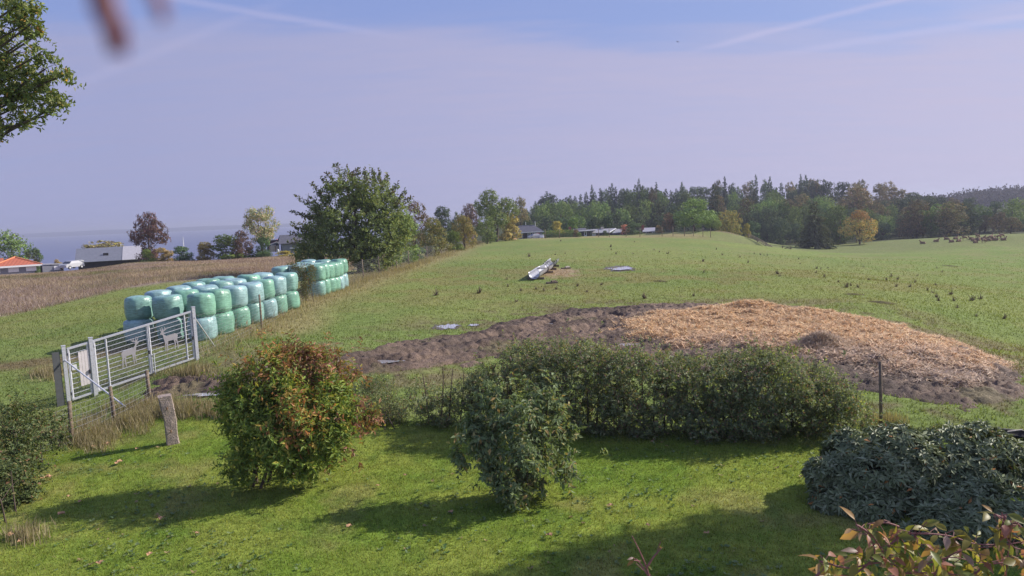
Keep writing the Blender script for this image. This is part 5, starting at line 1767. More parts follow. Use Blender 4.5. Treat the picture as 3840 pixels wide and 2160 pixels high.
# wide sheet-clad flank of that post
o = MB().box((0, 0, 1.0), (0.24, 0.04, 2.05), math.atan2(gd[1], gd[0])).build('side_panel', mat('grey_sheet', (0.10, 0.105, 0.11), 0.7, 0.3, var=0.15, scale=5))
o.location = gp(S0 - 0.28, 0.0)
tag(o, 'grey sheet panel fixed outside the walk-through gate', 'panel')
steel_post(S1, GH + 0.22, 0.13, 'thick steel post between the walk-through gate and the field gate')
steel_post(S3 + 0.03, GH + 0.22, 0.12, 'steel gate post at the bale end of the field gate with a brace', brace=(1.75, G(806, 1300)))
bo = MB().bar(gp(S2 + 0.12, 0.0, 0.06), gp(S2 + 0.12, 0.85, 0.06), 0.03, 0.03)
bo.tube([gp(S2 + 0.12, 0.8, 0.06), gp(S2 + 0.42, 0.84, 0.06)], 0.015, 6)
tag(bo.build('drop_bolt', STEEL), 'steel drop bolt with a handle at the middle of the field gate', 'bolt')


# ---------------------------------------------------------------- fences
def wood_post(mb, x, y, h, w_=0.10, lean=(0, 0), z=None):
    z = h1(x, y) if z is None else z
    r0 = np.random.default_rng(int(abs(x * 971 + y * 77)) % 9999)
    n = 8
    mb.tube([(x, y, z - 0.2), (x + lean[0] * 0.5, y + lean[1] * 0.5, z + h * 0.5), (x + lean[0], y + lean[1], z + h)], [w_ * 0.56, w_ * 0.52, w_ * 0.48], n)


def wire_span(mb, a, b, ha, hb, nh, nv, rad, sag=0.02):
    """woven wire between two post feet a and b"""
    a = Vector(a); b = Vector(b)
    for i in range(nh):
        f = (i + 0.6) / nh
        p0 = a + Vector((0, 0, ha * f)); p1 = b + Vector((0, 0, hb * f)); pm = (p0 + p1) / 2 - Vector((0, 0, sag))
        mb.tube([p0, pm, p1], rad, 3, cap=False)
    for i in range(1, nv):
        f = i / nv
        q = a * (1 - f) + b * f
        mb.tube([q + Vector((0, 0, 0.05)), q + Vector((0, 0, (ha * (1 - f) + hb * f) * (nh - 0.4) / nh))], rad * 0.8, 3, cap=False)


def fence(name, pts, hts, label, nh, rad, w_=0.10, nvm=0.3, skip_first=False):
    root = empty(name, (pts[0][0], pts[0][1], h1(*pts[0])))
    o0 = Vector(root.location)
    fr = np.random.default_rng(len(pts))
    for i, (x, y) in enumerate(pts):
        if i == 0 and skip_first:
            continue
        mb = MB(); wood_post(mb, x, y, hts[i], w_, (fr.normal(0, 0.03), fr.normal(0, 0.03)))
        mb.v = [tuple(Vector(p) - o0) for p in mb.v]
        mb.build('post', POST, root, True)
    for i in range(len(pts) - 1):
        (xa, ya), (xb, yb_) = pts[i], pts[i + 1]
        mb = MB()
        wire_span(mb, (xa + 0.06, ya, h1(xa, ya)), (xb + 0.06, yb_, h1(xb, yb_)), hts[i] - 0.08, hts[i + 1] - 0.08, nh, max(4, int(math.hypot(xb - xa, yb_ - ya) / nvm)), rad * (1 + ya / 60))
        mb.v = [tuple(Vector(p) - o0) for p in mb.v]
        mb.build('wire_mesh', WIRE, root)
    tag(root, label, 'fence')
    return root


fence('deer_fence', [tuple(gp(S3 + 0.03, 0)[:2])] + FENCE_P, [1.95] + [1.85] * len(FENCE_P), 'tall wooden-post wire deer fence running past the bales up to the cabins', 11, 0.0022, 0.105, 0.35, True)
lowp = [tuple(G(u, v)[:2]) for u, v in ((269, 1665), (431, 1584), (563, 1510))]
fence('garden_fence', [tuple(G(70, 1735)[:2])] + lowp, [1.15, 1.3, 1.2, 1.15], 'low wire stock fence on wooden posts in front of the steel gate', 7, 0.003, 0.12, 0.22)
# lone post right of the hedge
b = G(3305, 1608)
o = MB()
wood_post(o, 0, 0, 1.85, 0.085, (-0.05, 0), 0.0)
o = o.build('fence_post', POST, None, True); o.location = b
tag(o, 'single tall wooden post at the right end of the hedge', 'post')
# fence along the crest in front of the cabins: posts at seen columns
crest = [(2045, 890), (2098, 888), (2245, 889), (2285, 888), (2348, 888), (2400, 888), (2483, 887), (2524, 887), (2567, 890), (2600, 893), (2636, 896), (2665, 896)]
fence('crest_fence', [tuple(at(u, v, 183)[:2]) for u, v in crest], [2.3] * len(crest), 'thin post-and-wire fence along the crest in front of the cabins', 6, 0.0012, 0.14, 1.2)

# weathered rail fence running down the bank into the valley
rp = [(2806, 878, 192), (2840, 889, 186), (2872, 903, 178), (2902, 918, 170), (2934, 936, 158), (2966, 943, 150)]
rpts = [at(*p) for p in rp]
root = empty('rail_fence', tuple(rpts[0]))
o0 = Vector(rpts[0])
for i, p in enumerate(rpts):
    z = h1(p[0], p[1]); h = 1.15 if i != 4 else 1.9
    MB().bar(Vector((p[0], p[1], z - 0.2)) - o0, Vector((p[0], p[1], z + h)) - o0, 0.16, 0.16).build('post', POST, root)
for i in range(len(rpts) - 1):
    a, c = rpts[i], rpts[i + 1]
    for hh in (0.35, 0.75, 1.08):
        MB().bar(Vector((a[0], a[1], h1(a[0], a[1]) + hh)) - o0, Vector((c[0], c[1], h1(c[0], c[1]) + hh)) - o0, 0.10, 0.17).build('rail', POST, root)
tag(root, 'weathered wooden rail fence running down the grassy bank', 'fence')

# granite gate post on the lawn
b = G(648, 1662)
root = empty('stone_post', tuple(b), 0.5)
n = 10
V = []; F = []
pr8 = [(-0.15, 1.0), (0.15, 1.0)]
lv = np.linspace(-0.15, 1.42, 12)
rr = np.random.default_rng(4)
ring = [(0.5, 0.42), (0.42, 0.5), (0, 0.52), (-0.42, 0.5), (-0.5, 0.42), (-0.5, -0.4), (-0.42, -0.5), (0, -0.5), (0.42, -0.5), (0.5, -0.42)]
for i, z in enumerate(lv):
    wdt = np.interp(z, [0, 0.3, 0.7, 1.0, 1.42], [0.35, 0.31, 0.32, 0.345, 0.355])
    cx = np.interp(z, [0, 0.35, 0.7, 1.0, 1.42], [0.0, -0.01, -0.01, -0.05, -0.10])
    for a_, b_ in ring:
        V.append((cx + a_ * wdt * (1 + rr.normal(0, 0.035)), b_ * wdt * (1 + rr.normal(0, 0.035)), z + (0.03 * a_ if i == 11 else 0) + rr.normal(0, 0.008)))
for i in range(len(lv) - 1):
    for k in range(n):
        F.append((i * n + k, i * n + (k + 1) % n, (i + 1) * n + (k + 1) % n, (i + 1) * n + k))
F.append(tuple(range((len(lv) - 1) * n, len(lv) * n)))
MB().add(V, F).build('stone', GRANITE, root)
for z in (0.38, 1.05):
    cx = float(np.interp(z, [0, 0.35, 0.7, 1.0, 1.42], [0.0, -0.01, -0.01, -0.05, -0.10]))
    MB().tube([(cx - 0.02, -0.12, z), (cx - 0.02, -0.22, z), (cx - 0.02, -0.22, z + 0.07)], 0.016, 6).build('iron_hook', mat('rusty_iron', (0.22, 0.12, 0.06), 0.7, 0.3, 0.3, var=0.3, scale=20) if 'rusty_iron' not in MATS else MATS['rusty_iron'], root)
tag(root, 'leaning rough granite gatepost with iron hooks on the lawn', 'post')


# ---------------------------------------------------------------- houses and cabins, built where they stand
def house(name, u, v, y, rz, label, cat='house'):
    p = at(u, v, y)
    root = empty(name, tuple(p), rz + math.atan2(-p[0], p[1]))      # most fronts look down the field
    tag(root, label, cat)
    return root


def window(root, x, y, z, w_, h, face='y', s=-1, mullion=1, frame=None):
    """framed window: frame, pane and glazing bar; on the wall plane at y (or x)"""
    fr = frame or WHITE
    f = MB()
    t_ = 0.09
    def bx(mb, cx, cz, sx, sz, d, off):
        if face == 'y':
            mb.box((x + cx, y + s * off, z + cz), (sx, d, sz))
        else:
            mb.box((x + s * off, y + cx, z + cz), (d, sx, sz))
    bx(f, 0, h / 2 - t_ / 2, w_, t_, 0.08, 0.045); bx(f, 0, -h / 2 + t_ / 2, w_, t_, 0.08, 0.045)
    bx(f, -w_ / 2 + t_ / 2, 0, t_, h - 2 * t_, 0.08, 0.045); bx(f, w_ / 2 - t_ / 2, 0, t_, h - 2 * t_, 0.08, 0.045)
    o = f.build('window', fr, root)
    g = MB(); bx(g, 0, 0, w_ - 2 * t_, h - 2 * t_, 0.02, 0.02); g.build('pane', GLASS, o)
    for k in range(mullion):
        m_ = MB(); bx(m_, (k + 1) / (mullion + 1) * w_ - w_ / 2, 0, 0.06, h - 2 * t_, 0.05, 0.05); m_.build('glazing_bar', fr, o)


def slab(mb, a, b, c, d, th):
    """thick roof plane from four corners"""
    a, b, c, d = map(Vector, (a, b, c, d))
    n = (b - a).cross(c - a).normalized() * th
    mb.add([a, b, c, d, a + n, b + n, c + n, d + n], [(3, 2, 1, 0), (4, 5, 6, 7), (0, 1, 5, 4), (1, 2, 6, 5), (2, 3, 7, 6), (3, 0, 4, 7)])
    return mb


def tile_mat(name, base):
    mt = bpy.data.materials.new(name); mt.use_nodes = True
    t = NT(mt.node_tree)
    o = t.n('ShaderNodeOutputMaterial'); b = t.n('ShaderNodeBsdfPrincipled'); t.l(b.outputs[0], o.inputs[0])
    c = t.n('ShaderNodeTexCoord')
    wv = t.n('ShaderNodeTexWave', wave_type='BANDS', bands_direction='X'); wv.inputs['Scale'].default_value = 1.6; wv.inputs['Distortion'].default_value = 0.2
    t.l(c.outputs['Object'], wv.inputs['Vector'])
    nz = t.noise(c.outputs['Object'], 3.0, 5.0)
    cc = t.mix(nz, tuple(x * 0.7 for x in base), tuple(min(1, x * 1.25) for x in base))
    t.l(cc, b.inputs['Base Color'])
    b.inputs['Roughness'].default_value = 0.8
    bm = t.n('ShaderNodeBump'); bm.inputs['Strength'].default_value = 0.8; bm.inputs['Distance'].default_value = 0.06
    t.l(wv.outputs['Fac'], bm.inputs['Height']); t.l(bm.outputs[0], b.inputs['Normal'])
    return mt


TILE = tile_mat('orange_tiles', (0.46, 0.13, 0.07))
RIDGE = mat('ridge_tiles', (0.62, 0.24, 0.12), 0.8, 0.2, var=0.2, scale=5)
REDROOF = tile_mat('red_tiles', (0.40, 0.12, 0.10))

# orange-roofed house: hipped end towards the field, band of pale shutters below the eaves
y = 128.0; k = y / FPX
ro = house('orange_roofed_house', 68, 1022, y, 0.06, 'white-eaved house with an orange tiled hip roof at the left edge')
ez = at(68, 996, y)[2] - ro.location.z; rz_ = at(68, 966, y)[2] - ro.location.z
wx = 78 * k
MB().box((-1.0, 4.2, ez / 2 - 0.4), (2 * wx - 0.3, 7.4, ez + 0.8)).build('wall', GREYWALL, ro)
mb = MB()
e1, e2 = (-wx - 0.4, 0.0, ez), (wx, 0.0, ez); e3, e4 = (wx, 8.6, ez), (-wx - 0.4, 8.6, ez)
ap = (0.0, 3.6, rz_); bp = (-0.0, 5.4, rz_)
for q in ((e1, e2, ap), (e2, e3, bp, ap), (e3, e4, bp), (e4, e1, ap, bp)):
    mb.add(q, [tuple(range(len(q)))])
rf = mb.build('roof', TILE, ro)
for a, c in ((e1, ap), (e2, ap), (e3, bp), (e4, bp), (ap, bp)):
    MB().tube([Vector(a) + Vector((0, 0, 0.04)), Vector(c) + Vector((0, 0, 0.04))], 0.13, 6).build('ridge', RIDGE, rf)
MB().box((-0.2, 0.0, ez - 0.12), (2 * wx + 0.5, 0.14, 0.3)).build('fascia', WHITE, ro)
MB().box((wx + 0.02, 4.3, ez - 0.12), (0.14, 8.5, 0.3)).build('fascia', WHITE, ro)
for cx in (-3.3, -0.6, 2.0):
    o = MB().box((cx, 0.46, ez - 0.72), (1.55, 0.10, 0.75)).build('shutter', WHITE, ro)
mb = slab(MB(), (-wx - 7, 2.2, ez + 0.05), (-wx * 0.45, 2.2, ez + 0.05), (-wx * 0.45, 5.0, ez + 1.25), (-wx - 7, 5.0, ez + 1.25), 0.1)
mb.build('side_roof', TILE, ro)
MB().box((wx + 1.6, 1.5, ez / 2 - 0.45), (3.2, 3.2, ez + 0.2)).build('annex', GREYWALL, ro)
slab(MB(), (wx + 0.08, -0.2, ez - 0.15), (wx + 3.4, -0.2, ez - 0.35), (wx + 3.4, 3.4, ez - 0.35), (wx + 0.08, 3.4, ez - 0.15), 0.12).build('annex_roof', GREYROOF, ro)
MB().box((wx + 2.5, -0.16, ez - 0.85), (1.5, 0.08, 0.7)).build('shutter', WHITE, ro)

# long grey-roofed house
y = 142.0; k = y / FPX
ro = house('long_grey_house', 414, 990, y, -0.12, 'long low house with a slate-grey roof and a paler end section')
ez = 0.55; rz_ = at(414, 930, y)[2] - ro.location.z
L1, L2 = -112 * k, 40 * k
L3 = 108 * k
MB().box(((L1 + L3) / 2, 3.4, ez / 2 - 0.6), (L3 - L1 - 0.5, 5.6, ez + 1.2)).build('wall', DARKWOOD, ro)
slab(MB(), (L1 - 0.2, 0, ez), (L2, 0, ez), (L2, 3.4, rz_), (L1 - 0.2, 3.4, rz_), 0.12).build('roof', mat('slate_grey_roofing', (0.17, 0.18, 0.225), 0.6, 0.3, var=0.12, scale=2), ro)
slab(MB(), (L2 + 0.01, -0.1, ez), (L3, -0.1, ez), (L3, 3.4, rz_ + 0.03), (L2 + 0.01, 3.4, rz_ + 0.03), 0.14).build('roof', mat('pale_roofing', (0.42, 0.41, 0.45), 0.55, 0.35, var=0.1, scale=3), ro)
slab(MB(), (L1 - 0.2, 3.45, rz_), (L3, 3.45, rz_), (L3, 6.9, ez), (L1 - 0.2, 6.9, ez), 0.12).build('back_roof', GREYROOF, ro)
MB().box((-0.8, 1.4, ez + 1.35), (0.9, 0.25, 0.5)).build('skylight', GLASS, ro)
# flagpoles and masts behind it
for u, vb, vt, lab in ((333, 985, 935, 'white flagpole behind the left half of the grey roof'), (459, 985, 917, 'tall white flagpole at the middle of the grey roof'), (478, 985, 928, 'short white flagpole right of the tall one'),
                       (517, 985, 928, 'white flagpole at the right end of the pale roof'), (690, 940, 892, 'white mast behind the hedge row'), (576, 950, 912, 'white pole beside the trunk of the purple-brown tree'),
                       (1990 - 18, 868, 834, 'white flagpole left behind the dark-roofed cabin'), (2008, 868, 831, 'white flagpole right behind the dark-roofed cabin'), (1858, 912, 857, 'pale pole by the tall oak')):
    yy = 150 if u < 1200 else (205 if u > 1900 else 178)
    p = at(u, vb, yy); q = at(u, vt, yy)
    hgt = q[2] - p[2] + 3
    o = MB().tube([(0, 0, -3.0), (0, 0, hgt * 0.5 - 1.5), (0, 0, hgt - 3.0)], [0.09, 0.08, 0.05], 6)
    o.tube([(0, 0, hgt - 3.0), (0, 0, hgt - 2.92)], [0.09, 0.07], 6)
    o = o.build('flagpole', WHITE); o.location = p
    tag(o, lab, 'flagpole')

# red-roofed house with a porch gable, dark-roofed neighbour
y = 150.0; k = y / FPX
ro = house('red_roofed_house', 1045, 942, y, 0.12, 'small house with a white gable and pinkish-red roof behind the lawn')
zz = lambda v: at(1045, v, y)[2] - ro.location.z
gx = lambda u: (u - 1045) * k
MB().box((gx(1030), 2.0, 1.15), (gx(1047) - gx(1010), 3.6, 2.3)).build('wall', DARKWOOD, ro)
mb = MB()
mb.prism([(gx(1010), 0.14, zz(919)), (gx(1055), 0.14, zz(914)), (gx(1038), 0.14, zz(908))], 0, (0, 0.15, 0)); mb.build('gable', GREYWALL, ro)
MB().bar((gx(1008), 0.1, zz(919)), (gx(1039), 0.1, zz(907)), 0.2, 0.16).build('bargeboard', WHITE, ro)
MB().bar((gx(1039), 0.1, zz(907)), (gx(1056), 0.1, zz(911)), 0.2, 0.16).build('bargeboard', WHITE, ro)
slab(MB(), (gx(1008), 0.2, zz(918)), (gx(1039), 0.2, zz(906)), (gx(1042), 5, zz(904)), (gx(1010), 5, zz(915)), 0.12).build('roof', REDROOF, ro)
slab(MB(), (gx(1039), 0.2, zz(906)), (gx(1060), 0.2, zz(912)), (gx(1072), 5, zz(904)), (gx(1050), 5, zz(900)), 0.12).build('roof', REDROOF, ro)
MB().box((gx(1063), 3.0, zz(907)), (0.7, 0.7, 1.2)).build('chimney', BRICKRED, ro)
window(ro, gx(1028), 0.2, zz(925), 0.95, 0.75, mullion=0)
for kx in range(7):
    MB().box((gx(1011) + 0.14 + kx * 0.27, -0.35, 0.55), (0.25, 0.05, 1.25)).build('porch_board', CREAM, ro)
MB().box((gx(1013), -0.40, 0.55), (0.1, 0.07, 1.3)).build('porch_post', BRICKRED, ro)
MB().box((gx(1033), -0.40, 0.55), (0.1, 0.07, 1.3)).build('porch_post', BRICKRED, ro)
ro = house('dark_roofed_house', 1110, 945, 148.0, 0.08, 'low house with a dark grey roof half hidden by the big tree')
k = 148 / FPX
MB().box((1.0, 3.0, 0.75), (130 * k, 5.0, 1.9)).build('wall', GREYWALL, ro)
slab(MB(), (-62 * k, 0.1, 1.7), (70 * k, 0.1, 1.7), (62 * k, 3.2, 3.4), (-50 * k, 3.2, 3.4), 0.12).build('roof', SLATE, ro)
slab(MB(), (-50 * k, 3.25, 3.4), (62 * k, 3.25, 3.4), (70 * k, 6.2, 1.7), (-62 * k, 6.2, 1.7), 0.12).build('back_roof', SLATE, ro)
MB().box((-0.2, -0.15, 0.85), (1.9, 0.06, 0.16)).build('white_rail', WHITE, ro)
tag(MB().box((0, 0, 0.3), (0.35, 0.3, 0.6)).tube([(0, 0, 0.6), (0, 0, 0.72)], [0.16, 0.10], 8).build('garden_box', WHITE), 'small white box standing on the lawn before the dark-roofed house', 'box').location = at(1043, 948, 146)
# clipped box hedge and small lawn in front
b = at(985, 970, 133); b[2] = h1(b[0], b[1])
rb = np.random.default_rng(88)
lobs = [(b + np.array([dx, 0.5, 0.45]), np.array([0.5, 0.7, 0.5]), 0) for dx in np.arange(-0.9, 1.3, 0.35)]
plant('clipped_hedge', b, lobs, 3500, 0.10, 0.07, {0: DKGREEN}, 'short clipped green hedge below the dark clipped bush', 'hedge', 160, 0.02, nl=6, ntw=10, per=6, rad=0.06, stems=5, spread=0.5, trunk='stems', crown='leaves')

# cabin with the dark hipped roof on the crest
y = 192.0; k = y / FPX
ro = house('dark_roofed_cabin', 1988, 897, y, 0.07, 'blue-grey cabin with a steep dark roof on the crest of the field', 'cabin')
zz = lambda v: at(1988, v, y)[2] - ro.location.z
gx = lambda u: (u - 1988) * k
ez = zz(870); rz_ = zz(846)
BLUEW = mat('blue_grey_boards', (0.30, 0.33, 0.38), 0.75, 0.2, var=0.12, scale=5)
MB().box(((gx(1938) + gx(2036)) / 2, 3.2, ez / 2 - 0.3), (gx(2036) - gx(1938), 5.4, ez + 0.6)).build('wall', BLUEW, ro)
mb = MB()
e1, e2, e3, e4 = (gx(1930), 0, ez - 0.1), (gx(2042), 0, ez), (gx(2042), 6.6, ez), (gx(1930), 6.6, ez)
r1, r2 = (gx(1950), 3.2, rz_), (gx(2008), 3.2, rz_)
for q in ((e1, e2, r2, r1), (e2, e3, r2), (e3, e4, r1, r2), (e4, e1, r1)):
    mb.add(q, [tuple(range(len(q)))])
mb.build('roof', SLATE, ro)
MB().bar((gx(1948), 3.2, rz_ + 0.04), (gx(2009), 3.2, rz_ + 0.04), 0.22, 0.14).build('ridge_cap', GREYROOF, ro)
MB().bar((gx(1930), -0.05, ez - 0.12), (gx(2042), -0.05, ez - 0.02), 0.12, 0.2).build('gutter', WHITE, ro)
window(ro, gx(1950), 0.5, 1.15, 1.1, 1.1); window(ro, gx(1998), 0.5, 1.2, 1.2, 1.35)
MB().box((gx(1972), 0.44, 0.9), (1.3, 0.12, 1.9)).build('door', DARKWOOD, ro)
for u in (1979, 2041):
    MB().box((gx(u), -0.1, ez / 2 - 0.3), (0.16, 0.16, ez + 0.4)).build('porch_post', GREYROOF, ro)

# clutter in front of the cabin
def dinghy(name, u, v, y, L, W, Ht, mt, rz, label, cat, upside=True):
    p = at(u, v, y)
    rr_ = []
    n = 9; mb = MB(); V = []; F = []
    for i in range(n):
        f = i / (n - 1) * 2 - 1
        wv_ = W / 2 * (1 - abs(f) ** 2.6) + 0.02
        for j in range(7):
            a = math.pi * j / 6
            V.append((f * L / 2, -math.cos(a) * wv_, math.sin(a) * Ht * (1 - 0.45 * abs(f) ** 3)))
    for i in range(n - 1):
        for j in range(6):
            F.append((i * 7 + j, (i + 1) * 7 + j, (i + 1) * 7 + j + 1, i * 7 + j + 1))
        F.append((i * 7, i * 7 + 6, (i + 1) * 7 + 6, (i + 1) * 7))
    mb.add(V, F)
    mb.bar((-L / 2, 0, Ht * 0.5), (L / 2, 0, Ht * 0.5), 0.06, 0.1)
    o = mb.build(name, mt, None, True); o.location = p; o.rotation_euler = (0, 0, rz)
    tag(o, label, cat)


dinghy('upturned_dinghy', 1922, 899, 184, 2.3, 0.9, 0.42, mat('orange_gelcoat', (0.62, 0.34, 0.17), 0.45, 0.4, var=0.1, scale=4), 0.1, 'upturned pale orange dinghy in the grass left of the dark-roofed cabin', 'boat')


def car(u, v, y, rz, paint, label, L=4.2, hgt=1.45, boxy=False):
    p = at(u, v, y)
    root = empty('parked_car', tuple(p), rz)
    prof = [(-2.1, 0.35), (-2.1, 0.75), (-1.95, 0.92), (-1.25, 1.0), (-0.7, 1.42), (0.85, 1.45), (1.65, 1.05), (2.05, 0.9), (2.1, 0.6), (2.1, 0.35)]
    s = L / 4.2
    V = []; F = []
    n = len(prof)
    for yy_, ins in ((-0.85, 0), (-0.8, 1), (0.8, 1), (0.85, 0)):
        for x_, z_ in prof:
            V.append((x_ * s, yy_ * (0.86 if z_ > 1.1 else 1.0), z_ * hgt / 1.45))
    mb = MB()
    for a in range(3):
        for i in range(n):
            j = (i + 1) % n
            F.append((a * n + i, a * n + j, (a + 1) * n + j, (a + 1) * n + i))
    F.append(tuple(range(n))); F.append(tuple(range(4 * n - 1, 3 * n - 1, -1)))
    mb.add(V, F).build('body', paint, root, False)
    for sx in (-1, 1):
        g = MB(); g.add([(-0.55 * s, sx * 0.745, 1.36), (0.75 * s, sx * 0.745, 1.38), (1.3 * s, sx * 0.80, 1.06), (-1.05 * s, sx * 0.80, 1.04)], [(0, 1, 2, 3)])
        g.build('side_window', GLASS, root)
    g = MB(); g.add([(-1.27 * s, -0.72, 1.02), (-1.27 * s, 0.72, 1.02), (-0.74 * s, 0.66, 1.40), (-0.74 * s, -0.66, 1.40)], [(0, 1, 2, 3)]); g.build('windscreen', GLASS, root)
    for sx in (-1.35, 1.35):
        for sy in (-0.83, 0.83):
            w_ = MB().tube([(sx * s, sy - 0.1, 0.32), (sx * s, sy + 0.1, 0.32)], 0.32, 14).build('wheel', BLACKPL, root)
            MB().tube([(sx * s, sy - 0.11, 0.32), (sx * s, sy + 0.11, 0.32)], 0.19, 10).build('rim', STEEL, w_)
    for sy in (-0.62, 0.62):
        MB().box((-2.1 * s, sy, 0.72), (0.06, 0.3, 0.16)).build('headlight', WHITE, root)
    tag(root, label, 'car')


WPAINT = mat('white_car_paint', (0.42, 0.43, 0.47), 0.4, 0.4, var=0.05, coat=0.1)
car(270, 1008, 133, 1.35, WPAINT, 'white car parked in the weeds right of the orange-roofed house', 4.2)
car(2006, 898, 187, 0.35, WPAINT, 'white car parked in front of the dark-roofed cabin', 3.4)
TARP = mat('grey_tarpaulin', (0.30, 0.31, 0.33), 0.6, 0.3, var=0.2, scale=4)
# upturned boats with pale covers behind the white car
for u, v, rz, lab in ((255, 988, 0.4, 'pale upturned boat behind the white car'), (278, 984, -0.3, 'white covered boat between the white car and the grey roof'), (296, 982, 0.5, 'small white boat beside the left end of the grey roof')):
    dinghy('covered_boat', u, v, 139, 1.7, 0.8, 0.4, TARP, rz, lab, 'boat')
# garden chair with cushion and barbecue by the cabin
p = at(2031, 896, 186)
root = empty('garden_chair', tuple(p), -0.3)
MB().box((0, 0, 0.42), (1.1, 0.6, 0.12)).build('seat', WHITE, root); MB().box((0, 0.28, 0.78), (1.1, 0.1, 0.6)).build('backrest', WHITE, root)
for a in (-0.5, 0.5):
    for c in (-0.25, 0.25):
        MB().box((a, c, 0.18), (0.07, 0.07, 0.36)).build('leg', STEEL, root)
tag(root, 'white garden bench beside the right corner of the dark-roofed cabin', 'bench')
p = at(2018, 895, 188)
root = empty('garden_grill', tuple(p), 0.2)
MB().box((0, 0, 0.75), (1.0, 0.6, 0.9)).build('cabinet', DARKWOOD, root); MB().tube([(-0.5, 0, 1.2), (0.5, 0, 1.2)], 0.3, 10).build('lid', mat('maroon_enamel', (0.14, 0.05, 0.06), 0.4, 0.4, var=0.1), root)
for a in (-0.42, 0.42):
    MB().box((a, 0, 0.15), (0.08, 0.5, 0.3)).build('leg', DARKWOOD, root)
tag(root, 'dark covered grill between the white car and the white bench', 'grill')

# clipped dark hedge between the cabins
b = at(2110, 895, 190)
lobs = [(b + np.array([dx, 0.6, dz]), np.array([0.75, 0.8, 0.7]), 0 if dz < 1.3 else 1) for dx in np.arange((2046 - 2110) * 190 / FPX, (2165 - 2110) * 190 / FPX, 0.55) for dz in (0.4, 1.0, 1.55)]
plant('cabin_hedge', b, lobs, 9000, 0.17, 0.11, {0: DKGREEN, 1: GREEN}, 'tall clipped hedge between the dark-roofed cabin and the low cabins', 'hedge', 161, 0.03, nl=10, ntw=10, per=6, rad=0.08, stems=8, spread=1.5, trunk='stems', crown='leaves')
tree('garden_bush', 'bshrub', 2160, 862, 16, 188, 'light green climbing bush at the right end of the clipped cabin hedge', 'bush')
tree('garden_bush', 'shrub', 2172, 873, 12, 187, 'round pale green bush beside the low dark cabin', 'bush')

# low dark cabins
y = 196.0; k = y / FPX
ro = house('low_dark_cabin', 2205, 893, y, 0.03, 'low black cabin with a flat grey roof edge and white door', 'cabin')
zz = lambda v: at(2205, v, y)[2] - ro.location.z
gx = lambda u: (u - 2205) * k
MB().box((gx(2194), 2.5, zz(868) / 2 - 0.2), (gx(2216) - gx(2178), 4.5, zz(868) + 0.4)).build('wall', DARKWOOD, ro)
slab(MB(), (gx(2172), -0.4, zz(868)), (gx(2232), -0.4, zz(866.5)), (gx(2232), 5.2, zz(865)), (gx(2172), 5.2, zz(866)), 0.16).build('roof', GREYROOF, ro)
slab(MB(), (gx(2150), 2.0, zz(868)), (gx(2196), 2.0, zz(868)), (gx(2202), 6.0, zz(858)), (gx(2150), 6.0, zz(858)), 0.12).build('back_roof', SLATE, ro)
d_ = MB().box((gx(2196), 0.2, 0.9), (0.72, 0.1, 1.7)).build('door', WHITE, ro); MB().box((gx(2196), 0.13, 1.2), (0.4, 0.06, 0.8)).build('pane', GLASS, d_)
MB().box((gx(2139), 4.0, zz(857)), (0.7, 0.7, 1.1)).build('chimney', BRICKRED, ro)
ro = house('low_grey_cabin', 2290, 891, y, 0.02, 'long low cabin with pale grey roofing and a white gable edge', 'cabin')
zz = lambda v: at(2290, v, y)[2] - ro.location.z
gx = lambda u: (u - 2290) * k
MB().box((gx(2260), 3.0, zz(874) / 2 - 0.2), (gx(2296) - gx(2222), 4.6, zz(874) + 0.4)).build('wall', DARKWOOD, ro)
slab(MB(), (gx(2215), 0, zz(873)), (gx(2286), 0, zz(873)), (gx(2310), 3.4, zz(859.5)), (gx(2225), 3.4, zz(860)), 0.14).build('roof', GREYROOF, ro)
slab(MB(), (gx(2225), 3.45, zz(860)), (gx(2310), 3.45, zz(859.5)), (gx(2300), 6.6, zz(872)), (gx(2222), 6.6, zz(872)), 0.14).build('back_roof', GREYROOF, ro)
MB().bar((gx(2285), -0.1, zz(871.5)), (gx(2311), 3.3, zz(858.5)), 0.3, 0.12).build('bargeboard', WHITE, ro)
MB().box((gx(2260), 3.2, zz(858)), (0.75, 0.7, 1.0)).build('chimney', CREAM, ro)
slab(MB(), (gx(2296), 0.2, zz(876)), (gx(2330), 0.2, zz(876)), (gx(2336), 3.4, zz(863)), (gx(2312), 3.4, zz(862)), 0.12).build('side_roof', GREYROOF, ro)
MB().box((gx(2318), 2.6, zz(876) / 2 - 0.2), (gx(2340) - gx(2296), 4.0, zz(876) + 0.4)).build('annex', DARKWOOD, ro)
MB().box((gx(2228), 0.5, 0.95), (1.1, 0.08, 0.8)).build('window', WHITE, ro)
MB().box((gx(2240), -0.3, zz(884)), (0.9, 0.5, 0.5)).build('flower_box', BRICKRED, ro)
tree('garden_bush', 'shrub', 2268, 866, 14, 190, 'climbing green bush in front of the long low cabin', 'bush')
ro = house('porch_cabin', 2432, 890, y, 0.0, 'small grey-roofed cabin with a brick chimney and open porch', 'cabin')
zz = lambda v: at(2432, v, y)[2] - ro.location.z
gx = lambda u: (u - 2432) * k
MB().box((gx(2438), 3.6, zz(870) / 2 - 0.2), (gx(2456) - gx(2418), 3.0, zz(870) + 0.4)).build('wall', BLUEW, ro)
slab(MB(), (gx(2410), 0, zz(870)), (gx(2456), 0, zz(870)), (gx(2458), 3.6, zz(857)), (gx(2414), 3.6, zz(857)), 0.14).build('roof', mat('porch_roofing', (0.33, 0.33, 0.38), 0.7, 0.25, var=0.1), ro)
slab(MB(), (gx(2414), 3.65, zz(857)), (gx(2458), 3.65, zz(857)), (gx(2456), 6.6, zz(869)), (gx(2410), 6.6, zz(869)), 0.14).build('back_roof', GREYROOF, ro)
MB().box((gx(2411), 2.2, zz(859)), (0.7, 0.7, 2.1)).build('chimney', BRICKRED, ro)
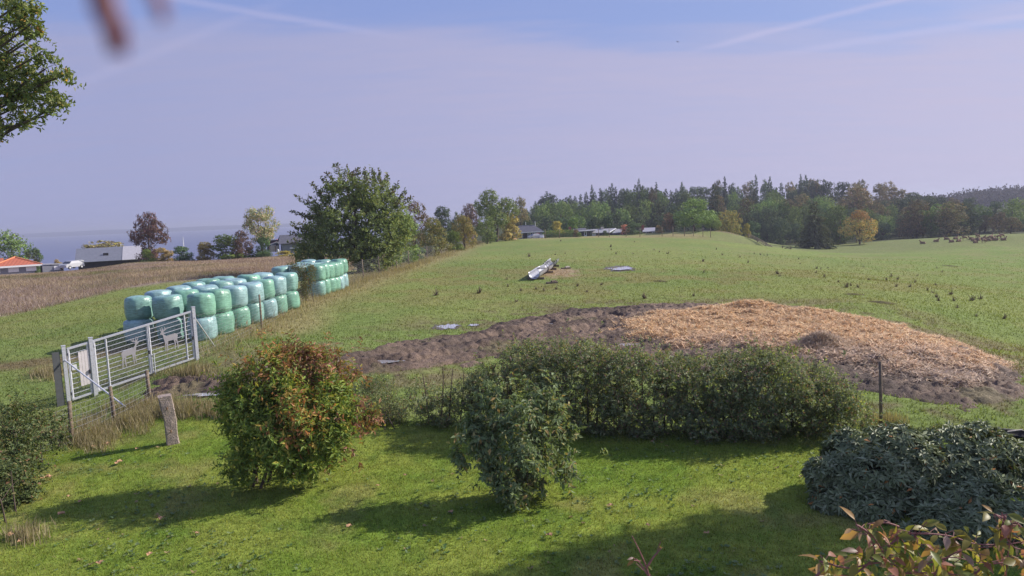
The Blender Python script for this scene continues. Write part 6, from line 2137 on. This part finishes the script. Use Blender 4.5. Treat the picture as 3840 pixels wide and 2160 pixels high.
for u in (2424, 2446):
    MB().box((gx(u), 0.3, zz(870) / 2), (0.16, 0.16, zz(870) - 0.1)).build('porch_post', WHITE, ro)
window(ro, gx(2440), 2.1, 1.1, 0.9, 0.9)

# small green shed and sheet by the oak
y = 176.0
ro = house('garden_shed', 1850, 905, y, 0.2, 'small dark green shed in the trees left of the tall oak', 'shed')
MB().box((0, 1.5, 1.0), (2.4, 2.4, 2.3)).build('wall', mat('green_boards', (0.07, 0.11, 0.08), 0.8, 0.2, var=0.2), ro)
slab(MB(), (-1.4, 0.1, 2.1), (1.4, 0.1, 2.1), (1.4, 3.0, 2.5), (-1.4, 3.0, 2.5), 0.1).build('roof', SLATE, ro)
MB().box((-0.3, 0.26, 0.9), (0.8, 0.06, 1.8)).build('door', DARKWOOD, ro)


# ---------------------------------------------------------------- things in the field
# long metal feed trough, half-pipes strapped end to end
a = G(2003, 1052); c = at(2087, 996, 79.0); c[2] = h1(c[0], c[1])
dirv = Vector(c) - Vector(a); Lt = dirv.length; dirv.normalize()
side = dirv.cross(Vector((0, 0, 1))).normalized()
root = empty('feed_trough', tuple(a))
SHEET = mat('galvanised_sheet', (0.34, 0.35, 0.40), 0.4, 0.5, 0.4, var=0.12, scale=3, dirt=(0.24, 0.23, 0.23))
segs = [(0.0, 0.33), (0.31, 0.66), (0.64, 0.86), (0.84, 1.0)]
for i, (f0, f1) in enumerate(segs):
    V = []; F = []
    R = 0.50 - 0.02 * (i % 2)
    nn_ = 14; ml = 8
    for q in range(ml):
        f = f0 + (f1 - f0) * q / (ml - 1)
        cen = dirv * (f * Lt) + side * (0.18 * math.sin(f * 5.0)) + Vector((0, 0, h1(a[0] + dirv.x * f * Lt, a[1] + dirv.y * f * Lt) - a[2] - dirv.z * f * Lt + 0.62 + 0.05 * math.sin(f * 7)))
        for w2, rr_ in ((0, R), (1, R - 0.02)):
            for j in range(nn_):
                an = math.pi * (-0.06 + 1.12 * j / (nn_ - 1)) + math.pi
                V.append(cen + side * (math.cos(an) * rr_) + Vector((0, 0, math.sin(an) * rr_)))
    st_ = 2 * nn_
    for q in range(ml - 1):
        for w2 in (0, 1):
            for j in range(nn_ - 1):
                A0 = q * st_ + w2 * nn_ + j; B0 = A0 + st_
                F.append((A0, A0 + 1, B0 + 1, B0) if w2 else (A0, B0, B0 + 1, A0 + 1))
        for j in (0, nn_ - 1):
            A0 = q * st_ + j
            F.append((A0, A0 + nn_, A0 + nn_ + st_, A0 + st_))
    for q in (0, ml - 1):
        for j in range(nn_ - 1):
            A0 = q * st_ + j
            F.append((A0, A0 + 1, A0 + nn_ + 1, A0 + nn_))
    MB().add(V, F).build('trough_section', SHEET, root, True)
for f in (0.26, 0.60, 0.70, 0.83):
    cen = dirv * (f * Lt) + side * (0.18 * math.sin(f * 5.0)) + Vector((0, 0, h1(a[0] + dirv.x * f * Lt, a[1] + dirv.y * f * Lt) - a[2] - dirv.z * f * Lt + 0.62))
    pts = [cen + side * (math.cos(an) * 0.53) + Vector((0, 0, math.sin(an) * 0.53)) for an in np.linspace(math.pi * 0.93, math.pi * 2.07, 14)]
    MB().tube(pts, 0.045, 6).build('strap', BLACKPL, root)
    MB().bar(cen + side * 0.5 + Vector((0, 0, 0.02)), cen - side * 0.5 + Vector((0, 0, 0.02)), 0.07, 0.07).build('cross_tie', BLACKPL, root)
for f in (0.05, 0.38, 0.62, 0.85):
    cen = dirv * (f * Lt) + side * (0.18 * math.sin(f * 5.0))
    g = h1(a[0] + cen.x, a[1] + cen.y) - a[2]
    MB().bar(Vector((cen.x, cen.y, g + 0.1)) + side * 0.75, Vector((cen.x, cen.y, g + 0.1)) - side * 0.75, 0.18, 0.2).build('timber_bearer', POST, root)
tag(root, 'long silvery half-pipe feed trough with dark straps in the pasture', 'trough')
for u, v, lab in ((2122, 1008, 'dark plank with a pale block lying beyond the trough'), (2070, 1063, 'dark clod of timber at the near end of the trough')):
    p = G(u, v)
    o = MB().box((0, 0, 0.07), (0.95, 0.3, 0.14), 0.2).box((0.15, 0.03, 0.19), (0.45, 0.22, 0.12), 0.5, 1)
    o = o.build('timber_block', [POST, CREAM if 'pale' in lab else POST]); o.location = p
    tag(o, lab, 'timber')

# black plastic gutter lying in the grass at the right edge
p = G(3795, 1642)
V = []; F = []
L_ = 0.75
for i in range(2):
    for w2, rr_ in ((0, 0.16), (1, 0.14)):
        for j in range(11):
            an = math.pi + math.pi * j / 10
            V.append(((i * 2 - 1) * L_ / 2, math.cos(an) * rr_, 0.16 + math.sin(an) * rr_))
for w2 in (0, 1):
    for j in range(10):
        A0 = w2 * 11 + j; F.append((A0, A0 + 1, A0 + 23, A0 + 22) if not w2 else (A0, A0 + 22, A0 + 23, A0 + 1))
for j in (0, 10):
    F.append((j, j + 11, j + 33, j + 22))
for i in (0, 22):
    for j in range(10):
        F.append((i + j, i + j + 1, i + j + 12, i + j + 11))
root = empty('plastic_trough', tuple(p), -0.55)
MB().add(V, F).build('channel', BLACKPL, root, True)
for sx in (-1, 1):
    MB().tube([(sx * L_ / 2 * 0.9, -0.17, 0.17), (sx * L_ / 2 * 0.9, 0.17, 0.17)], 0.02, 6).build('cross_bar', BLACKPL, root)
MB().bar((-0.1, -0.02, 0.18), (0.22, 0.12, 0.2), 0.025, 0.02).build('straw_wisp', CREAM, root)
root.rotation_euler = (0.25, 0.0, -0.55)
tag(root, 'black plastic trough lying in the grass behind the rhododendrons', 'trough')

# straw heap with long stems
r = np.random.default_rng(31)
p = G(3075, 1312)
z_, _ = straw_z(np.array([p[0]]), np.array([p[1]])); p[2] = z_[0]
n = 2600
q = r.normal(0, 1, (n, 2)) * [0.75, 0.55]
hh = 0.62 * np.exp(-(q[:, 0] / 1.0) ** 2 - (q[:, 1] / 0.75) ** 2)
V, F, C = strands(np.stack([q[:, 0], q[:, 1], hh + r.uniform(-0.1, 0.08, n)], -1), r.uniform(0.4, 0.9, n), r.uniform(0.012, 0.03, n), lerp3((0.40, 0.29, 0.20), (0.55, 0.42, 0.29), r.uniform(0, 1, n)), 0.5, 8, aim=r.choice([0.6, 2.4], n))
root = empty('straw_heap', tuple(p))
o = put('stalks', mesh_np('stalks', V, F, [STRAW], C), root)
mb = MB(); V = []; F = []
for i in range(7):
    for j in range(16):
        rr_ = (i / 6) ; an = j / 16 * 6.283
        V.append((math.cos(an) * 1.5 * rr_, math.sin(an) * 1.1 * rr_, 0.58 * math.exp(-2.4 * rr_ ** 2) - 0.08))
for i in range(6):
    for j in range(16):
        F.append((i * 16 + j, (i + 1) * 16 + j, (i + 1) * 16 + (j + 1) % 16, i * 16 + (j + 1) % 16))
mb.add(V, F).build('core', mat('dull_straw', (0.46, 0.34, 0.24), 0.9, 0.1, var=0.3, scale=14, bump=0.5, bscale=30), root, True)
root.scale = (0.8, 0.8, 0.75)
tag(root, 'greyish tuft of long straw heaped near the front of the straw bedding', 'straw heap')

# dead thistle and dock clumps in the pasture
STALK = mat('thistle_stalk', (0.19, 0.145, 0.10), 0.9, 0.1, var=0.35, scale=10)
WEEDM = []
for k in range(5):
    r = np.random.default_rng(700 + k)
    mb = MB()
    ns = (9, 14, 7, 11, 5)[k]
    for i in range(ns):
        a_ = r.uniform(0, 6.28); ln = r.uniform(0.08, 0.5); hh = r.uniform(0.3, 1.0)
        b0 = np.array([math.cos(a_) * 0.06, math.sin(a_) * 0.06, 0]); b1 = np.array([math.cos(a_) * ln * 0.6, math.sin(a_) * ln * 0.6, hh * 0.6]); b2 = np.array([math.cos(a_) * ln, math.sin(a_) * ln, hh])
        mb.tube([b0, b1, b2], [0.035, 0.03, 0.012], 4)
        for q in range(3):
            f = r.uniform(0.25, 0.95); c0 = b0 * (1 - f) + b2 * f
            d_ = rvec(r, 1)[0]; d_[2] = abs(d_[2]) * 0.4; sd_ = np.cross(d_, [0, 0, 1]) * 0.06
            mb.add([c0, c0 + d_ * 0.12 + sd_, c0 + d_ * 0.26, c0 + d_ * 0.12 - sd_], [(0, 1, 2, 3)])
    for i in range(16):
        a_ = r.uniform(0, 6.28); c0 = np.array([math.cos(a_) * 0.08, math.sin(a_) * 0.08, 0.02]); d_ = np.array([math.cos(a_), math.sin(a_), r.uniform(0.2, 0.9)]); sd_ = np.array([-math.sin(a_), math.cos(a_), 0]) * 0.07
        mb.add([c0, c0 + d_ * 0.18 + sd_, c0 + d_ * 0.36, c0 + d_ * 0.18 - sd_], [(0, 1, 2, 3)])
    WEEDM.append(mb.mesh('thistle', STALK))
WD = [(1795, 1100, 28, 'big'), (1635, 1108, 30, ''), (1938, 1132, 22, ''), (2418, 1120, 26, ''), (1985, 962, 16, ''), (2082, 956, 12, ''), (2120, 952, 9, ''), (2290, 926, 12, ''), (2292, 937, 10, ''), (2310, 952, 10, ''),
      (2503, 952, 16, ''), (2375, 952, 8, ''), (2453, 938, 8, ''), (2473, 946, 6, ''), (2686, 936, 9, ''), (2708, 957, 14, ''), (2775, 965, 10, ''), (2637, 981, 14, ''), (2640, 1022, 14, ''), (2828, 952, 9, ''), (2852, 956, 9, ''),
      (2866, 958, 7, ''), (2878, 958, 9, ''), (2995, 972, 9, ''), (2917, 1028, 20, ''), (2925, 1036, 14, ''), (3062, 1008, 12, ''), (3078, 1010, 8, ''), (3105, 1006, 8, ''), (3060, 1023, 9, ''), (3090, 1040, 16, ''), (3145, 1058, 14, ''),
      (3175, 1078, 22, ''), (3190, 1072, 12, ''), (3218, 1078, 9, ''), (3257, 1050, 8, ''), (3325, 1051, 12, ''), (3342, 1038, 18, ''), (3365, 1048, 18, ''), (3362, 1075, 12, ''), (3412, 1076, 18, ''), (3430, 1060, 10, ''),
      (3478, 1090, 12, ''), (3500, 1098, 12, ''), (3512, 1115, 10, ''), (3510, 1070, 14, ''), (3565, 1105, 24, ''), (3577, 1128, 14, ''), (3645, 1128, 26, ''), (3677, 1122, 24, ''), (3660, 1186, 18, ''), (3765, 1196, 22, ''), (3520, 1128, 8, ''),
      (3533, 1020, 8, ''), (3513, 1006, 6, ''), (3240, 1002, 6, ''), (2380, 908, 6, ''), (2600, 1110, 12, ''), (2200, 1095, 14, ''), (2085, 1085, 18, ''), (2010, 1085, 16, ''), (1955, 1090, 14, ''), (2040, 1092, 14, ''), (2255, 1068, 12, ''), (2165, 1074, 14, ''),
      (1900, 1048, 12, ''), (1905, 1075, 8, ''), (3590, 1155, 8, ''), (3000, 990, 7, ''), (2805, 985, 7, ''), (3440, 1035, 7, ''), (2103, 905, 8, '')]
big = {(3175, 1078): 'bushy dead thistle at the crease of the slope, largest of its scatter', (3645, 1128): 'left of two tall pale thistles side by side on the right slope', (3677, 1122): 'right of two tall pale thistles side by side on the right slope',
       (1795, 1100): 'leaning reddish dead dock clump left of the trough', (2418, 1120): 'dark rush tuft with its shadow above the straw', (1938, 1132): 'spiky grey rush tuft above the mud track', (1635, 1108): 'tall dry dock clump nearest the fence',
       (1985, 962): 'pinkish thistle clump above the far left of the trough', (3565, 1105): 'tall thistle clump in the middle of the right slope', (2503, 952): 'reddish-brown clump in the middle of the upper field'}
WD.sort()
cnt = {}
for i, (u, v, hp, _) in enumerate(WD):
    p = G(u, v)
    o = put('thistle_clump', WEEDM[i % 5], None, tuple(p - [0, 0, 0.02]), i * 1.7)
    s = max(0.35, hp * p[1] / FPX * 1.1)
    o.scale = (s, s, s)
    lab = big.get((u, v))
    if lab:
        tag(o, lab, 'thistle')
    else:
        side_ = 'on the right slope' if u > 2900 else ('on the upper field' if v < 1000 else 'around the trough')
        cnt[side_] = cnt.get(side_, 0) + 1
        tag(o, f'small dark dead thistle clump {side_}, {nth(cnt[side_])} from the left', 'thistle', 'thistles ' + side_)

# little molehill-dark turf scrapes and low terrace steps on the right slope
SOIL = mat('bare_soil', (0.10, 0.09, 0.045), 0.95, 0.05, var=0.4, scale=4, bump=0.4, bscale=10)
for i, (u, v, ru, lab) in enumerate(((3205, 1105, 35, 'upper dark turf step on the right slope'), (3310, 1135, 45, 'lower dark turf step on the right slope'), (2475, 1055, 26, 'thin dark scrape in the turf below the far puddle'), (3565, 998, 28, 'faint dark scrape in the far right field'))):
    p = G(u, v); w_ = ru * p[1] / FPX
    n = 24; V = [(0, 0, 0.10)]; 
    for j in range(n):
        an = j / n * 6.283; q = 0.8 + 0.4 * float(vnoise(j * 0.9, i * 5.0, 9))
        x_, y_ = math.cos(an) * w_ * q, math.sin(an) * 0.6 * q - 0.25 * x_ if j else 0
        V.append((x_, y_, h1(p[0] + x_, p[1] + y_) - p[2] + 0.015))
    o = MB().add(V, [(0, 1 + j, 1 + (j + 1) % n) for j in range(n)]).build('turf_scrape', SOIL); o.location = p
    tag(o, lab, 'ground', kind='structure')

# fallen leaves on the lawn
FALLEN = mat('fallen_leaf', (0.42, 0.25, 0.14), 0.8, 0.2, var=0.3, scale=12)
r = np.random.default_rng(41)
LM = []
for k in range(4):
    n = 9
    V = [(0, 0, 0.02)]
    for j in range(n):
        an = j / n * 6.283; q = 1.0 if j % 2 else 0.62
        V.append((math.cos(an) * 0.075 * q, math.sin(an) * 0.055 * q, 0.012 + 0.035 * r.uniform()))
    LM.append(MB().add(V, [(0, 1 + j, 1 + (j + 1) % n) for j in range(n)]).mesh('leaf_blade', FALLEN))
for i, (u, v, s) in enumerate(sorted(((165, 1805, 1.6), (185, 1800, 1.5), (455, 1740, 1.3), (440, 1745, 1.3), (400, 1675, 1.5), (355, 1682, 1.2), (128, 1872, 1.1), (230, 1940, 1.2), (603, 1955, 1.3), (45, 2020, 1.4), (1310, 1985, 0.9), (1420, 1830, 0.8), (2060, 2020, 1.0), (1520, 1790, 0.7), (2290, 1905, 0.8),
                               (370, 2125, 1.1), (560, 2090, 0.9), (2650, 2010, 0.8), (260, 1870, 0.8), (300, 1890, 0.8), (740, 2010, 0.7), (1690, 1930, 0.8), (2430, 1980, 0.7), (80, 2040, 1.0), (515, 1690, 0.9)))):
    p = G(u, v)
    o = put('fallen_leaf', LM[i % 4], None, tuple(p + [0, 0, 0.045]), i * 2.1)
    o.scale = (s * 1.3, s * 1.3, s * 1.3)
    tag(o, f'dry brown fallen leaf lying on the mown lawn, {nth(i + 1)} from the left', 'leaf', 'fallen leaves on the lawn')


# ---------------------------------------------------------------- deer
def skin_body(name, pts, edges, rads, mt, root=0):
    me = bpy.data.meshes.new(name)
    me.from_pydata(pts, edges, [])
    o = bpy.data.objects.new(name, me); COL.objects.link(o)
    md = o.modifiers.new('s', 'SKIN')
    for i, rr_ in enumerate(rads):
        me.skin_vertices[0].data[i].radius = (rr_, rr_)
    me.skin_vertices[0].data[root].use_root = True
    md.use_smooth_shade = True
    sb = o.modifiers.new('d', 'SUBSURF'); sb.levels = 1; sb.render_levels = 1
    dg = bpy.context.evaluated_depsgraph_get()
    res = bpy.data.meshes.new_from_object(o.evaluated_get(dg))
    bpy.data.objects.remove(o)
    res.materials.clear(); res.materials.append(mt)
    return res


COAT = mat('deer_coat', (0.27, 0.175, 0.12), 0.85, 0.1, var=0.3, scale=3, dirt=(0.36, 0.28, 0.21))
# standing, looking up
st_p = [(-0.42, 0, 0.88), (0, 0, 0.84), (0.38, 0, 0.86), (0.55, 0, 1.08), (0.66, 0, 1.30), (0.86, 0, 1.26),
        (-0.46, 0.13, 0.66), (-0.52, 0.13, 0.42), (-0.46, 0.13, 0.02), (-0.46, -0.13, 0.66), (-0.56, -0.13, 0.42), (-0.50, -0.13, 0.02),
        (0.38, 0.12, 0.58), (0.40, 0.12, 0.32), (0.38, 0.12, 0.02), (0.36, -0.12, 0.58), (0.33, -0.12, 0.32), (0.34, -0.12, 0.02),
        (0.62, 0.10, 1.42), (0.62, -0.10, 1.42), (-0.6, 0, 0.86)]
st_e = [(0, 1), (1, 2), (2, 3), (3, 4), (4, 5), (0, 6), (6, 7), (7, 8), (0, 9), (9, 10), (10, 11), (2, 12), (12, 13), (13, 14), (2, 15), (15, 16), (16, 17), (4, 18), (4, 19), (0, 20)]
st_r = [0.21, 0.23, 0.20, 0.11, 0.085, 0.045, 0.11, 0.045, 0.03, 0.11, 0.045, 0.03, 0.08, 0.04, 0.03, 0.08, 0.04, 0.03, 0.03, 0.03, 0.04]
gz_p = list(st_p); gz_p[3] = (0.66, 0, 0.72); gz_p[4] = (0.86, 0, 0.42); gz_p[5] = (0.98, 0, 0.20); gz_p[18] = (0.80, 0.10, 0.52); gz_p[19] = (0.80, -0.10, 0.52)
ly_p = [(-0.42, 0, 0.28), (0, 0, 0.30), (0.36, 0, 0.32), (0.52, 0, 0.56), (0.60, 0, 0.80), (0.80, 0, 0.76),
        (-0.30, 0.22, 0.16), (-0.05, 0.26, 0.10), (-0.25, 0.28, 0.05), (-0.36, -0.20, 0.16), (-0.12, -0.26, 0.10), (-0.30, -0.28, 0.05),
        (0.46, 0.14, 0.12), (0.66, 0.14, 0.06), (0.48, 0.16, 0.04), (0.42, -0.14, 0.12), (0.62, -0.15, 0.06), (0.46, -0.17, 0.04), (0.56, 0.10, 0.92), (0.56, -0.10, 0.92), (-0.6, 0, 0.26)]
DM = {'standing': skin_body('deer_standing', st_p, st_e, st_r, COAT, 1), 'grazing': skin_body('deer_grazing', gz_p, st_e, st_r, COAT, 1), 'lying': skin_body('deer_lying', ly_p, st_e, [x * 1.05 for x in st_r], COAT, 1)}
r = np.random.default_rng(55)
# zoom of the herd: pixel offsets measured from (3380, 860), 5.6 px per photo pixel
HERD = [(455, 305, 'lying', 2.6, 'lone deer lying farthest to the left of the herd'), (725, 262, 'lying', 0.3, 'second lone deer left of the herd'), (955, 215, 'lying', 3.0, 'deer lying at the left end near the top of the slope'),
        (1058, 272, 'lying', 2.9, 'dark deer lying at the lower left of the herd'), (1135, 205, 'lying', 0.4, ''), (1200, 258, 'lying', 0.2, ''), (1330, 232, 'standing', 2.6, 'deer sitting upright at the left of the main bunch'),
        (1480, 215, 'lying', 2.8, ''), (1510, 245, 'lying', 3.3, ''), (1560, 285, 'lying', 3.1, 'pale deer lying lowest in the main bunch'), (1598, 185, 'standing', 1.7, 'deer standing at the top of the main bunch'), (1625, 230, 'lying', 0.4, ''),
        (1710, 212, 'lying', 0.1, ''), (1735, 285, 'grazing', 0.4, 'deer grazing below the main bunch'), (1800, 222, 'lying', 3.0, ''), (1835, 240, 'lying', 2.7, ''), (1880, 205, 'standing', 0.2, ''), (1920, 215, 'lying', 0.3, ''), (1985, 232, 'lying', 3.2, ''),
        (2050, 200, 'grazing', 3.0, ''), (2110, 182, 'standing', 2.9, 'deer standing farthest to the right of the herd'), (2140, 228, 'lying', 0.0, ''), (1545, 232, 'lying', 0.2, ''), (1860, 225, 'grazing', 2.8, '')]
for i, (zx, zy, pose, rz, lab) in enumerate(HERD):
    p = G(3380 + zx / 5.6, 860 + (zy + 6) / 5.6)
    o = put('deer', DM[pose], None, tuple(p), rz + r.normal(0, 0.2))
    s = 1.1 if pose == 'lying' else 0.95
    o.scale = (s, s, s)
    tag(o, lab or f'brown deer {pose} in the crowded herd, {nth(sorted(h_[0] for h_ in HERD).index(zx) + 1)} of all from the left', 'deer', 'herd of deer on the far slope')

# bird
p = at(2540, 157, 120)
mb = MB()
mb.tube([(-0.2, 0, 0), (0, 0, 0.02), (0.22, 0, 0)], [0.02, 0.07, 0.015], 6)
for s in (-1, 1):
    mb.add([(0.08, 0, 0.03), (0.02, s * 0.26, 0.12), (-0.05, s * 0.5, 0.02), (-0.12, s * 0.22, 0.08), (-0.08, 0, 0.03)], [(0, 1, 2, 3, 4)])
o = mb.build('bird', mat('bird_plumage', (0.05, 0.045, 0.05), 0.8, 0.1, var=0.2)); o.location = p; o.rotation_euler = (0.4, 0.2, 0.7)
tag(o, 'small dark bird flying high in the sky', 'bird')


# ---------------------------------------------------------------- creeper on the house below the camera
VSTEM = mat('vine_stem', (0.24, 0.10, 0.095), 0.6, 0.3, var=0.35, scale=30)
VLEAF = leaf_mat('vine_leaf', 0.45, 0.45, 0.35, 0.0, 0.0)


def vine_leaf(P, A, N, L, W, C, curl=0.3):
    """pointed ovate leaf of a creeper: midrib fold, curled tip; 8 triangles"""
    A = unit(A); S = unit(np.cross(A, N)); N = np.cross(S, A)
    rows = ((0.0, 0.03), (0.25, 0.85), (0.5, 1.0), (0.78, 0.55), (1.0, 0.02))
    V = []
    for f, w_ in rows:
        c = P + A * (L * f)[:, None] - N * (L * curl * f * f)[:, None]
        for s in (-1, 0, 1):
            V.append(c + S * (W * w_ * 0.5 * s)[:, None] + N * (W * 0.16 * abs(s) * w_)[:, None])
    n = len(P)
    V = np.stack(V, 1).reshape(-1, 3)
    F = []
    for i in range(4):
        for j in range(2):
            a = i * 3 + j
            F.append([a, a + 1, a + 4, a + 3])
    F = (np.arange(n)[:, None, None] * 15 + np.array(F)[None]).reshape(-1, 4)
    return V, F, np.repeat(C, 15, axis=0)


VPAL = [(4, (0.24, 0.21, 0.055)), (3, (0.17, 0.19, 0.05)), (2, (0.33, 0.20, 0.09)), (1.6, (0.38, 0.17, 0.13)), (1.0, (0.34, 0.24, 0.22)), (1, (0.30, 0.28, 0.08))]
yv = 2.6


def creeper(name, paths_px, nl, lsz, label, seed, fill=None, yb=yv):
    r = np.random.default_rng(seed)
    q0 = at(*paths_px[0][0][:2], yb)
    root = empty(name, tuple(q0)); o0 = np.array(q0)
    pts = []
    mb = MB()
    for path in paths_px:
        ctl = [at(e[0], e[1], yb + (e[2] if len(e) > 2 else 0)) for e in path]
        seq = []
        for i in range(len(ctl) - 1):
            p0 = ctl[max(i - 1, 0)]; p1 = ctl[i]; p2 = ctl[i + 1]; p3 = ctl[min(i + 2, len(ctl) - 1)]
            for t_ in np.linspace(0, 1, 6, endpoint=False):
                seq.append(0.5 * (2 * p1 + (p2 - p0) * t_ + (2 * p0 - 5 * p1 + 4 * p2 - p3) * t_ ** 2 + (3 * p1 - p0 - 3 * p2 + p3) * t_ ** 3))
        seq.append(ctl[-1])
        n = len(seq)
        mb.tube([p - o0 for p in seq], [0.0045 - 0.003 * i / n for i in range(n)], 6)
        pts += [(seq[i], seq[min(i + 1, n - 1)] - seq[max(i - 1, 0)]) for i in range(n)]
    k = r.integers(0, len(pts), nl)
    P = np.array([pts[i][0] for i in k]) + r.normal(0, 0.012, (nl, 3)); T = unit(np.array([pts[i][1] for i in k]))
    # petioles
    A = unit(T * 0.3 + rvec(r, nl) + [0, -0.15, -0.1])
    for i in range(nl):
        mb.tube([P[i] - o0, P[i] + A[i] * 0.03 + [0, 0, 0.01] - o0], 0.0016, 4, cap=False)
    mb.build('stems', VSTEM, root, True)
    P = P + A * 0.03 + [0, 0, 0.01]
    L = lsz * r.uniform(0.55, 1.2, nl)
    V, F, C = vine_leaf(P - o0, unit(A + [0, 0, -0.35]), unit(rvec(r, nl) * 0.7 + [0, -0.35, 0.9]), L, L * r.uniform(0.32, 0.5, nl), pick(r, VPAL, nl), 0.3)
    VV = [V]; FF = [F]; CC = [C]
    if fill:
        nf, (ua, ub), (va, vb) = fill
        u = r.uniform(ua, ub, nf); lo = np.interp(u, [3050, 3250, 3500, 3840, 4100], [2120, 2030, 1985, 1960, 1950]); v = lo + r.uniform(0, 1, nf) ** 0.8 * (vb - lo)
        P = np.array([at(a_, b_, yb + r.uniform(-0.1, 0.35)) for a_, b_ in zip(u, v)])
        L = lsz * r.uniform(0.6, 1.15, nf)
        V, F, C = vine_leaf(P - o0, unit(rvec(r, nf) + [0, 0, -0.3]), unit(rvec(r, nf) * 0.8 + [0, -0.4, 0.8]), L, L * r.uniform(0.35, 0.55, nf), pick(r, VPAL, nf), 0.25)
        VV.append(V); FF.append(F + len(VV[0])); CC.append(C)
    me = mesh_np('leaves', np.concatenate(VV), np.concatenate(FF), [VLEAF], np.concatenate(CC), True)
    put('leaves', me, root)
    tag(root, label, 'vine')


creeper('creeper', [
    [(3050, 2170), (3100, 2120), (3080, 2105), (3180, 2130), (3300, 2110), (3420, 2130), (3560, 2090), (3700, 2110), (3900, 2060)],
    [(3210, 1968), (3240, 1985), (3280, 2020), (3320, 2080), (3380, 2120), (3480, 2160)],
    [(3370, 1975), (3320, 1960), (3250, 1965)], [(3330, 2050), (3380, 2010), (3440, 2000), (3560, 2010), (3660, 2040), (3780, 2040), (3900, 2020)],
    [(3430, 2005), (3440, 2040), (3420, 2070)], [(3730, 1930), (3770, 1950), (3790, 2000), (3780, 2080), (3770, 2180)], [(3770, 1935), (3760, 1990), (3800, 2050), (3840, 2060)],
    [(3180, 2170), (3260, 2110), (3280, 2060), (3250, 2000)], [(3500, 2170), (3540, 2100), (3620, 2060), (3740, 2050)], [(3300, 2170), (3400, 2150), (3520, 2150), (3640, 2160)],
    [(3640, 2170), (3700, 2120), (3800, 2110), (3900, 2120)], [(3840, 1990), (3810, 1960), (3790, 1975)]], 150, 0.065, 'reddish creeper with yellowing leaves in the bottom right corner', 901, (300, (3060, 3980), (2000, 2230)))
creeper('creeper_shoot', [[(2440, 2190), (2425, 2130), (2400, 2070), (2370, 2010)], [(2425, 2130), (2450, 2090), (2480, 2055)], [(2432, 2160), (2405, 2120), (2385, 2095)]], 9, 0.028, 'thin reddish creeper shoot poking up at the bottom edge', 902)
# shoot of the same creeper hanging close in front of the lens, far out of focus
r = np.random.default_rng(904)
DL = 0.058
pts = [at(250, -300, DL) + np.array([-0.02, 0.01, 0.55]), at(270, -1800, DL)] + [at(*p) for p in ((300, -300, DL), (370, -60, DL), (400, 40, DL), (430, 120, DL), (425, 190, DL * 1.02))]
pt2 = [at(270, -1800, DL)] + [at(*p) for p in ((520, -300, DL), (560, -60, DL), (610, 40, DL), (605, 80, DL))]
o0 = np.array(pts[0])
root = empty('creeper_tip', tuple(o0))
MB().tube([p - o0 for p in pts], [0.0014, 0.0013, 0.0011, 0.001, 0.0009, 0.0008, 0.0005], 6).tube([p - o0 for p in pt2], [0.0007, 0.0006, 0.0005, 0.0005, 0.0003], 6).build('stems', VSTEM, root, True)
P = np.array([pts[3], pts[4], pt2[1]])
V, F, C = vine_leaf(P - o0, unit(rvec(r, 3) * 0.3 + [0.15, 0, -0.9]), unit(rvec(r, 3) + [0, -1, 0.3]), np.full(3, 0.0035), np.array([0.0016, 0.0018, 0.0012]), pick(r, [(1, (0.30, 0.05, 0.06))], 3))
put('leaves', mesh_np('leaves', V, F, [VLEAF], C, True), root)
tag(root, 'blurred dark red creeper tip hanging close to the lens', 'vine')


# ---------------------------------------------------------------- haze over land and sea
hm = bpy.data.materials.new('haze_air')
hm.use_nodes = True
t = NT(hm.node_tree)
o = t.n('ShaderNodeOutputMaterial'); v = t.n('ShaderNodeVolumePrincipled')
v.inputs['Color'].default_value = (0.62, 0.65, 0.82, 1)
v.inputs['Density'].default_value = 0.00034
v.inputs['Anisotropy'].default_value = 0.2
t.l(v.outputs[0], o.inputs['Volume'])
hz = MB().box((-5000, 19800, 5.0), (54000, 42000, 58.0)).build('haze', hm)
hz['kind'] = 'stuff'; hz['label'] = 'thin bluish haze over the fields and the sea'
